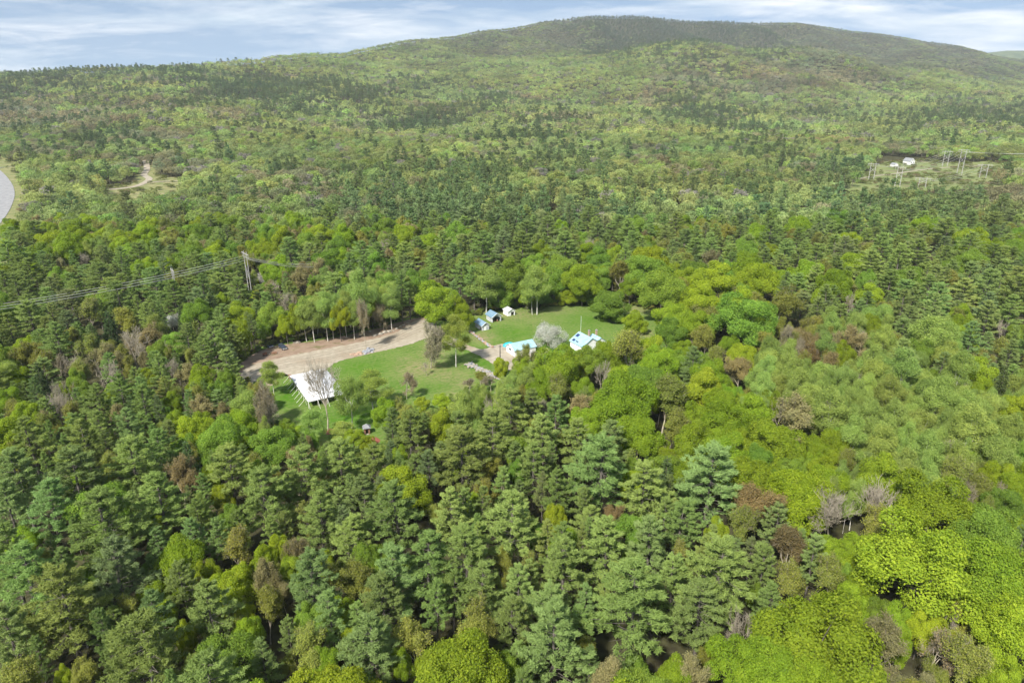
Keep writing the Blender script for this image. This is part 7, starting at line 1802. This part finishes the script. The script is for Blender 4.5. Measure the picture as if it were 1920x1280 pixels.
# small hut near the red mulch bed
hu = empty('garden_hut', (-44.2, 188.3, 0), R(15))
for (c, dm, nm) in (((0, .85, 1.05), (1.7, .1, 2.1), 'back_wall'), ((-.85, 0, 1.05), (.1, 1.58, 2.1), 'side_wall'), ((.85, 0, 1.05), (.1, 1.58, 2.1), 'side_wall'), ((-.62, -.85, 1.05), (.5, .1, 2.1), 'front_wall'), ((.62, -.85, 1.05), (.5, .1, 2.1), 'front_wall'), ((0, -.85, 1.9), (.74, .1, .4), 'lintel')):
    MB().box(c, dm).build(nm, 'wood', hu)
for k in range(4):
    a, b_ = k * math.pi / 2 + math.pi / 4, (k + 1) * math.pi / 2 + math.pi / 4
    P = [(1.75 * math.cos(a), 1.75 * math.sin(a), 2.05), (1.75 * math.cos(b_), 1.75 * math.sin(b_), 2.05), (0, 0, 3.2)]
    MB().slab(P, .07).build('roof', 'shingle', hu)
MB().box((0, -.9, .04), (1.0, .7, .08)).build('doorstep', 'rock', hu)
tag(hu, 'small brown wooden hut with grey pyramid roof by the red mulch', 'hut')

for (nm, x, y, rx, ry, lab) in (('mulch_bed', -41.4, 183.4, 2.0, 2.2, 'oval bed of red mulch beside the small brown hut'), ('mulch_bed', -55.6, 189.3, 2.3, 1.9, 'ring of red mulch round the foot of the tall bare tree')):
    b = MB()
    n = 20
    b.v.append((0, 0, .34))
    for q, z in ((.5, .28), (1, .02)):
        for i in range(n):
            a = 2 * math.pi * i / n
            k = 1 + .08 * math.sin(3 * a + x)
            b.v.append((rx * q * k * math.cos(a), ry * q * k * math.sin(a), z))
    for i in range(n):
        j = (i + 1) % n
        b.f += [(0, 1 + i, 1 + j), (1 + i, 1 + n + i, 1 + n + j, 1 + j)]
    ob = b.build(nm, 'mulch', smooth=True)
    ob.location = (x, y, 0)
    tag(ob, lab, 'mulch bed')


# ------------------------------------------------------------------ stones
def stone_mesh(seed, name='stone'):
    r = np.random.default_rng(seed)
    bm = bmesh.new()
    bmesh.ops.create_icosphere(bm, subdivisions=2, radius=1)
    for v in bm.verts:
        k = 1 + .22 * math.sin(3 * v.co.x + seed) + .15 * math.sin(4 * v.co.y - seed * 2) + r.uniform(-.08, .08)
        v.co *= k
        v.co.z = max(v.co.z * .75, -.35)
    me = bpy.data.meshes.new(name)
    bm.to_mesh(me)
    bm.free()
    return me


STONES = {}
for mt in ('rock', 'rock_grey', 'rock_brown'):
    STONES[mt] = []
    for s_ in range(4):
        me = stone_mesh(s_ + 1)
        me.materials.append(M[mt])
        STONES[mt].append(me)


def boulder(x, y, sx, sy, sz, mt, label, group):
    o = bpy.data.objects.new('boulder', random.choice(STONES[mt]))
    o.location = (x, y, sz * .25)
    o.rotation_euler = (0, 0, random.uniform(0, 6.28))
    o.scale = (sx, sy, sz)
    link(o)
    tag(o, label, 'boulder', group)


BOULDERS = [(-60.6, 279.8, 0.8), (-58.0, 274.5, 1.0), (-57.0, 276.5, 0.7), (-55.6, 276.5, 1.1), (-54.2, 278.5, 1.2), (-52.6, 279.8, 1.1), (-51.0, 281.2, 0.7), (-49.9, 283.2, 0.9), (-48.7, 286.0, 0.8), (-47.6, 288.2, 0.7), (-46.4, 291.1, 0.7)]
ORD = ['first', 'second', 'third', 'fourth', 'fifth', 'sixth', 'seventh', 'eighth', 'ninth', 'tenth', 'eleventh', 'twelfth', 'thirteenth']
for i, (x, y, s_) in enumerate(BOULDERS):
    boulder(x, y, s_, s_ * .8, s_ * .75, 'rock', '%s pale boulder from the left along the back edge of the gravel lot' % ORD[i], 'boulders along the gravel lot')
for i, (x, y, s_) in enumerate([(-63.0, 253.1, 0.8), (-62.1, 253.6, 0.9), (-61.3, 251.9, 0.6), (-60.9, 253.1, 1.0), (-60.2, 254.8, 1.0), (-59.3, 253.6, 0.8)]):
    boulder(x, y, s_, s_ * .8, s_ * .7, 'rock_brown', '%s brown stone from the left in the row beside the grey stones' % ORD[i], 'stones at the grass edge of the lot')
for i, (x, y, s_) in enumerate([(-58.5, 255.9, 1.0), (-57.8, 259.5, 0.8), (-57.7, 253.6, 0.6), (-57.4, 255.4, 1.1), (-56.7, 257.1, 1.3), (-56.0, 258.3, 1.0), (-55.4, 255.9, 0.6)]):
    boulder(x, y, s_, s_ * .85, s_ * .8, 'rock_grey', '%s grey stone from the left round the thin trunk at the lot edge' % ORD[i], 'stones at the grass edge of the lot')
boulder(-88.4, 266.5, 1.6, 1.1, .9, 'rock', 'pale brown mound behind the dark car near the trees', None)

WALL_PTS = [(-16.7, 242.6), (-12.9, 239.0), (-9.4, 234.9), (-5.8, 231.0), (-2.3, 227.6)]
wl = empty('stone_wall', (*WALL_PTS[0], 0))
_pts = curve_pts(WALL_PTS, 6, 0, closed=False)
_k = 0
for i in range(len(_pts) - 1):
    for _ in range(13):
        t_ = random.random()
        x = _pts[i][0] * (1 - t_) + _pts[i + 1][0] * t_ + random.gauss(0, .75) - WALL_PTS[0][0]
        y = _pts[i][1] * (1 - t_) + _pts[i + 1][1] * t_ + random.gauss(0, .75) - WALL_PTS[0][1]
        o = bpy.data.objects.new('stone', random.choice(STONES[random.choice(['rock', 'rock', 'rock_grey'])]))
        s_ = random.uniform(.28, .62)
        o.location = (x, y, .12 + random.uniform(0, .35))
        o.scale = (s_, s_ * .8, s_ * .7)
        o.rotation_euler = (random.uniform(-.4, .4), random.uniform(-.4, .4), random.uniform(0, 6))
        link(o, wl)
tag(wl, 'tumbled pale stone wall below the gravel yard', 'stone wall')
hw = empty('retaining_wall', (*[(-18.3, 279.8), (-15.1, 274.5), (-12.1, 268.0), (-9.7, 263.1), (-7.7, 260.7)][0], 0))
_hp = curve_pts([(-18.3, 279.8), (-15.1, 274.5), (-12.1, 268.0), (-9.7, 263.1), (-7.7, 260.7)], 6, 0, closed=False)
for i in range(len(_hp) - 1):
    for _ in range(7):
        t_ = random.random()
        o = bpy.data.objects.new('stone', random.choice(STONES[random.choice(['rock_brown', 'rock_brown', 'rock_grey'])]))
        s_ = random.uniform(.25, .55)
        o.location = (_hp[i][0] * (1 - t_) + _hp[i + 1][0] * t_ + random.gauss(0, .35) - [(-18.3, 279.8), (-15.1, 274.5), (-12.1, 268.0), (-9.7, 263.1), (-7.7, 260.7)][0][0], _hp[i][1] * (1 - t_) + _hp[i + 1][1] * t_ + random.gauss(0, .35) - [(-18.3, 279.8), (-15.1, 274.5), (-12.1, 268.0), (-9.7, 263.1), (-7.7, 260.7)][0][1], .15 + random.uniform(0, .5))
        o.scale = (s_, s_ * .8, s_ * .7)
        o.rotation_euler = (0, 0, random.uniform(0, 6))
        link(o, hw)
tag(hw, 'dark overgrown stone edge running from the first shed to the yard', 'stone wall')


# ------------------------------------------------------------------ vehicles
def car(label, loc, rz, paint, pickup=False):
    """front points along local +x"""
    t = empty('parked_car', loc, rz)
    Lh, W = 2.4, .95
    low = [(-2.35, .38), (-2.4, .75), (-2.32, 1.02), (.95, 1.05), (2.2, .92), (2.4, .72), (2.38, .40)]
    b = MB()
    n = len(low)
    for sy, k in ((-1, 1), (1, 1)):
        for x, z in low:
            b.v.append((x, sy * W * (1 if z < .8 else .95), z))
    b.f += [tuple(range(n)), tuple(range(n, 2 * n))[::-1]]
    for i in range(n):
        j = (i + 1) % n
        b.f.append((j, i, n + i, n + j))
    body = b.build('body', paint, t)
    body.modifiers.new('bevel', 'BEVEL').width = .08
    xb = -.35 if pickup else -2.2
    cab = [(xb, 1.03), (xb + .18, 1.62), (.35, 1.66), (1.15, 1.04)]
    b = MB()
    b.v = [(x, -W * (.93 if z < 1.2 else .76), z) for x, z in cab] + [(x, W * (.93 if z < 1.2 else .76), z) for x, z in cab]
    b.f = [(0, 1, 2, 3), (7, 6, 5, 4), (0, 4, 5, 1), (1, 5, 6, 2), (2, 6, 7, 3)]
    gl = b.build('cabin_glass', 'glass', t)
    MB().box(((xb + .18 + .35) / 2, 0, 1.68), (.35 - xb - .05, 1.42, .06)).build('roof', paint, t)
    for sy in (-1, 1):
        for x in (xb + .1, (xb + .5) / 2 + .2):
            MB().tube([(x, sy * W * .935, 1.05), (x + .1, sy * W * .775, 1.64)], .045, 4).build('pillar', paint, t)
    for x in (-1.5, 1.5):
        for sy in (-1, 1):
            wh = MB().tube([(x, sy * .98, .36), (x, sy * .76, .36)], .37, 16).build('wheel', 'tyre', t)
            MB().tube([(x, sy * .995, .36), (x, sy * .9, .36)], .22, 10).build('rim', 'chrome', wh)
    for sy in (-1, 1):
        MB().box((2.36, sy * .68, .80), (.12, .42, .17)).build('headlight', 'lamp_glass', t)
        MB().box((-2.4, sy * .74, .85), (.06, .2, .26)).build('tail_light', 'rust', t)
        MB().box((.95, sy * 1.03, 1.1), (.14, .2, .14)).build('mirror', paint, t)
    MB().box((2.41, 0, .72), (.07, .85, .22)).build('grille', 'chrome', t)
    MB().box((2.42, 0, .46), (.14, 1.8, .16)).build('front_bumper', 'chrome', t)
    MB().box((-2.42, 0, .46), (.14, 1.8, .16)).build('rear_bumper', 'dark', t)
    if pickup:
        MB().box((-1.4, 0, 1.045), (1.7, 1.6, .03)).build('cargo_bed', 'dark', t)
    tag(t, label, 'car', 'cars parked by the trees')


car('charcoal grey car parked on the dirt, out in the open', (-91.9, 259.6, .06), R(-50), 'car_dark')
car('dark blue car half under the trees behind the rusty cart', (-98.4, 261.6, .06), R(-40), 'car_blue')
ct = empty('garden_cart', (-96.6, 252.2, .06), R(25))
MB().box((0, 0, .55), (1.8, 1.1, .1)).build('bed', 'rust', ct)
for (c, dm) in (((0, .53, .75), (1.8, .05, .35)), ((0, -.53, .75), (1.8, .05, .35)), ((-.88, 0, .75), (.05, 1.0, .35))):
    MB().box(c, dm).build('side_board', 'rust', ct)
for sy in (-1, 1):
    for x in (-.55, .6):
        wh = MB().tube([(x, sy * .72, .33), (x, sy * .58, .33)], .33, 12).build('wheel', 'tyre', ct)
        MB().tube([(x, sy * .735, .33), (x, sy * .7, .33)], .14, 8).build('hub', 'rust', wh)
MB().tube([(.9, 0, .5), (2.0, 0, .3)], .04, 5).build('drawbar', 'steel', ct)
MB().box((.35, 0, 1.0), (.5, .55, .8)).build('seat_box', 'rust', ct)
tag(ct, 'small rusty red cart on four wheels below the dark blue car', 'cart')
lg = empty('log_stack', (-93.6, 254.2, .06), R(35))
for (y, z) in ((-.5, .22), (-.05, .2), (.4, .23), (-.28, .58), (.18, .57)):
    MB().tube([(-.9 + random.uniform(-.2, .2), y, z), (.9 + random.uniform(-.2, .2), y, z)], .21, 8).build('log', 'wood', lg)
tag(lg, 'low stack of dark brown logs right of the rusty cart', 'log stack')
bx = empty('wooden_box', (-80.0, 229.6, .02), R(30))
MB().box((0, 0, .7), (.9, .8, 1.4)).build('crate', 'wood', bx)
MB().box((0, 0, 1.43), (1.0, .9, .06)).build('lid', 'rust', bx)
tag(bx, 'brown upright wooden box at the far left corner of the tent', 'box')


# ------------------------------------------------------------------ poles and power lines
pl = empty('utility_pole', (-4.4, 238.5, 0))
MB().tube([(0, 0, -.5), (0, 0, 9.6)], [.2, .14], 8).build('post', 'pole_wood', pl)
MB().box((0, .1, 9.0), (1.6, .12, .12)).build('crossarm', 'pole_wood', pl)
for x in (-.65, .65):
    MB().tube([(x, .1, 9.06), (x, .1, 9.28)], .06, 6).build('insulator', 'steel', pl)
tag(pl, 'dark wooden utility pole standing in the gravel yard', 'utility pole')
fp = empty('antenna_mast', (28.6, 272.0, 0))
MB().tube([(0, 0, 0), (0, 0, 9.8)], [.07, .05], 6).build('mast', 'lamp_glass', fp)
MB().box((0, 0, .1), (.5, .5, .2)).build('footing', 'rock_grey', fp)
tag(fp, 'thin white mast on the lawn behind the house', 'mast')


def hframe(label, x, y, h, rz, w=5.5, group='power-line towers over the far clearing', k=.7):
    t = empty('power_line_tower', (x, y, float(terrain(x, y))), rz)
    for sx in (-1, 1):
        MB().tube([(sx * w / 2 * .9, 0, 0), (sx * w / 2 * .9, 0, h)], [.5 * k, .34 * k], 6).build('pole', 'grey_pole', t)
    MB().box((0, 0, h - 1.2), (w * 2.1, .55 * k, .55 * k)).build('crossarm', 'grey_pole', t)
    MB().tube([(-w * .45, 0, h * .45), (w * .45, 0, h * .72)], .2 * k, 5).build('brace', 'grey_pole', t)
    MB().tube([(w * .45, 0, h * .45), (-w * .45, 0, h * .72)], .2 * k, 5).build('brace', 'grey_pole', t)
    for sx in (-1, 0, 1):
        MB().tube([(sx * w * .95, 0, h - 1.4), (sx * w * .95, 0, h - 3.2)], .22 * k, 5).build('insulator', 'grey_pole', t)
    tag(t, label, 'tower', group)
    ca, sa = math.cos(rz), math.sin(rz)
    z0 = float(terrain(x, y))
    return [Vector((x + ca * sx * w * .95, y + sa * sx * w * .95, z0 + h - 3.2)) for sx in (-1, 0, 1)]


def wires(label, a, b, sag, rad, group):
    """one span: three conductors"""
    t = empty('power_line', ((a[1].x + b[1].x) / 2, (a[1].y + b[1].y) / 2, 0))
    for p, q in zip(a, b):
        pts = []
        for i in range(17):
            s_ = i / 16
            v = p.lerp(q, s_) - Vector((t.location.x, t.location.y, 0))
            v.z -= 4 * sag * s_ * (1 - s_)
            pts.append(v)
        MB().tube(pts, rad, 5).build('cable', 'wire', t, smooth=True)
    tag(t, label, 'power line', group)


TW = [('pale H-frame tower at the left end of the far clearing', 394.7, 776.4, 18.0, -20, 5.5), ('H-frame tower second from the left in the far clearing', 395.2, 722.1, 20.5, -20, 5), ('low pale H-frame at the front of the far clearing', 416.1, 714.4, 10.5, -20, 7), ('H-frame tower just right of the far white house', 547.8, 900.0, 20.0, -20, 6), ('tallest pale tower in the far clearing', 517.0, 818.7, 29.0, -20, 5.5), ('low H-frame at the right end of the far clearing', 525.9, 790.0, 15.5, -20, 7)]
tops = []
for (lab, x, y, h_, rz, w_) in TW:
    tops.append(hframe(lab, x, y, h_, R(rz), w_))
wires('cables from the leftmost H-frame tower to the double tower by the white house', tops[0], tops[3], 6, .09, 'far power lines')
wires('cables between the second H-frame and the tallest tower of the far clearing', tops[1], tops[4], 6, .09, 'far power lines')
wires('cables between the two low H-frames at the front of the far clearing', tops[2], tops[5], 4, .09, 'far power lines')
wires('cables leaving the tallest far tower toward the right edge', tops[4], [v + Vector((330, 120, 4)) for v in tops[4]], 8, .09, 'far power lines')

# line on the left, running above the pines
ta = hframe('grey H-frame tower rising from the pines left of the gravel lot', (-126.2, 321.5)[0], (-126.2, 321.5)[1], 25.5, R(128.4), 4.4, 'towers of the left power line', .42)
tb = hframe('low grey H-frame half hidden among the left pines', (-158.1, 313.7)[0], (-158.1, 313.7)[1], 19.5, R(128.4), 3.0, 'towers of the left power line', .36)
_d = Vector(((0.783, 0.622)[0], (0.783, 0.622)[1], 0))
la = [v - _d * 150 + Vector((0, 0, -3)) for v in ta]
ra = [v + _d * 60 + Vector((0, 0, -9)) for v in ta]
wires('pale cables from the left edge to the grey tower above the pines', la, ta, 3.5, .07, 'cables of the left power line')
wires('pale cables running from the grey tower into the woods behind', ta, ra, 4, .07, 'cables of the left power line')

# far white house by the clearing, guard rail by the road
fh = gable('house', 'far white house with grey roof at the edge of the power-line clearing', 'house', ((515.0, 924.3)[0], (515.0, 924.3)[1], float(terrain(*(515.0, 924.3)))), R(20), 8, 11, 5, 8.5, 'shingle', 'white_paint', over=.5, seams=False)
window(fh, -2, 3.2, 1.4, 1.6, -5.55)
window(fh, 2, 3.2, 1.4, 1.6, -5.55)
window(fh, 0, 5.9, 1.2, 1.4, -5.55)
fs = gable('shed', 'far small white outbuilding left of the far white house', 'shed', ((483.7, 900.0)[0], (483.7, 900.0)[1], float(terrain(*(483.7, 900.0)))), R(20), 6, 7, 3, 5, 'shingle', 'white_paint', over=.3, seams=False)
gr = empty('guard_rail', ([(-636.5, 854.8), (-626.9, 900.0)][0][0], [(-636.5, 854.8), (-626.9, 900.0)][0][1], 0))
_a = Vector((*[(-636.5, 854.8), (-626.9, 900.0)][0], 0))
_b = Vector((*[(-636.5, 854.8), (-626.9, 900.0)][1], 0))
for i in range(12):
    p = _a.lerp(_b, i / 11) - _a
    MB().box((p.x, p.y, .5), (.25, .25, 1.0)).build('post', 'steel', gr)
rl = MB()
_q = _b - _a
rl.slab([(0, -.2, .8), (_q.x, _q.y - .2, .8), (_q.x, _q.y - .2, 1.9), (0, -.2, 1.9)], .12)
rl.build('rail', 'lamp_glass', gr)
tag(gr, 'long pale guard rail where the road leaves the left edge', 'guard rail')

# ------------------------------------------------------------------ haze
hz = MB()
x0, x1, y0, y1, z0, z1 = -9500, 9500, -600, 7900, -200, 640
hz.quadbox([(x0, y0, z0), (x1, y0, z0), (x1, y1, z0), (x0, y1, z0), (x0, y0, z1), (x1, y0, z1), (x1, y1, z1), (x0, y1, z1)])
hm, n_, l_ = nodes_of('haze')
ho = n_('ShaderNodeOutputMaterial')
hv = n_('ShaderNodeVolumePrincipled')
hv.inputs['Color'].default_value = (0.86, 0.93, 1.0, 1)
hv.inputs['Density'].default_value = 0.00005
hv.inputs['Anisotropy'].default_value = 0.0
l_(hv.outputs[0], ho.inputs['Volume'])
ob = hz.build('haze', hm)
tag(ob, 'thin pale haze over the valley', 'haze', kind='stuff')
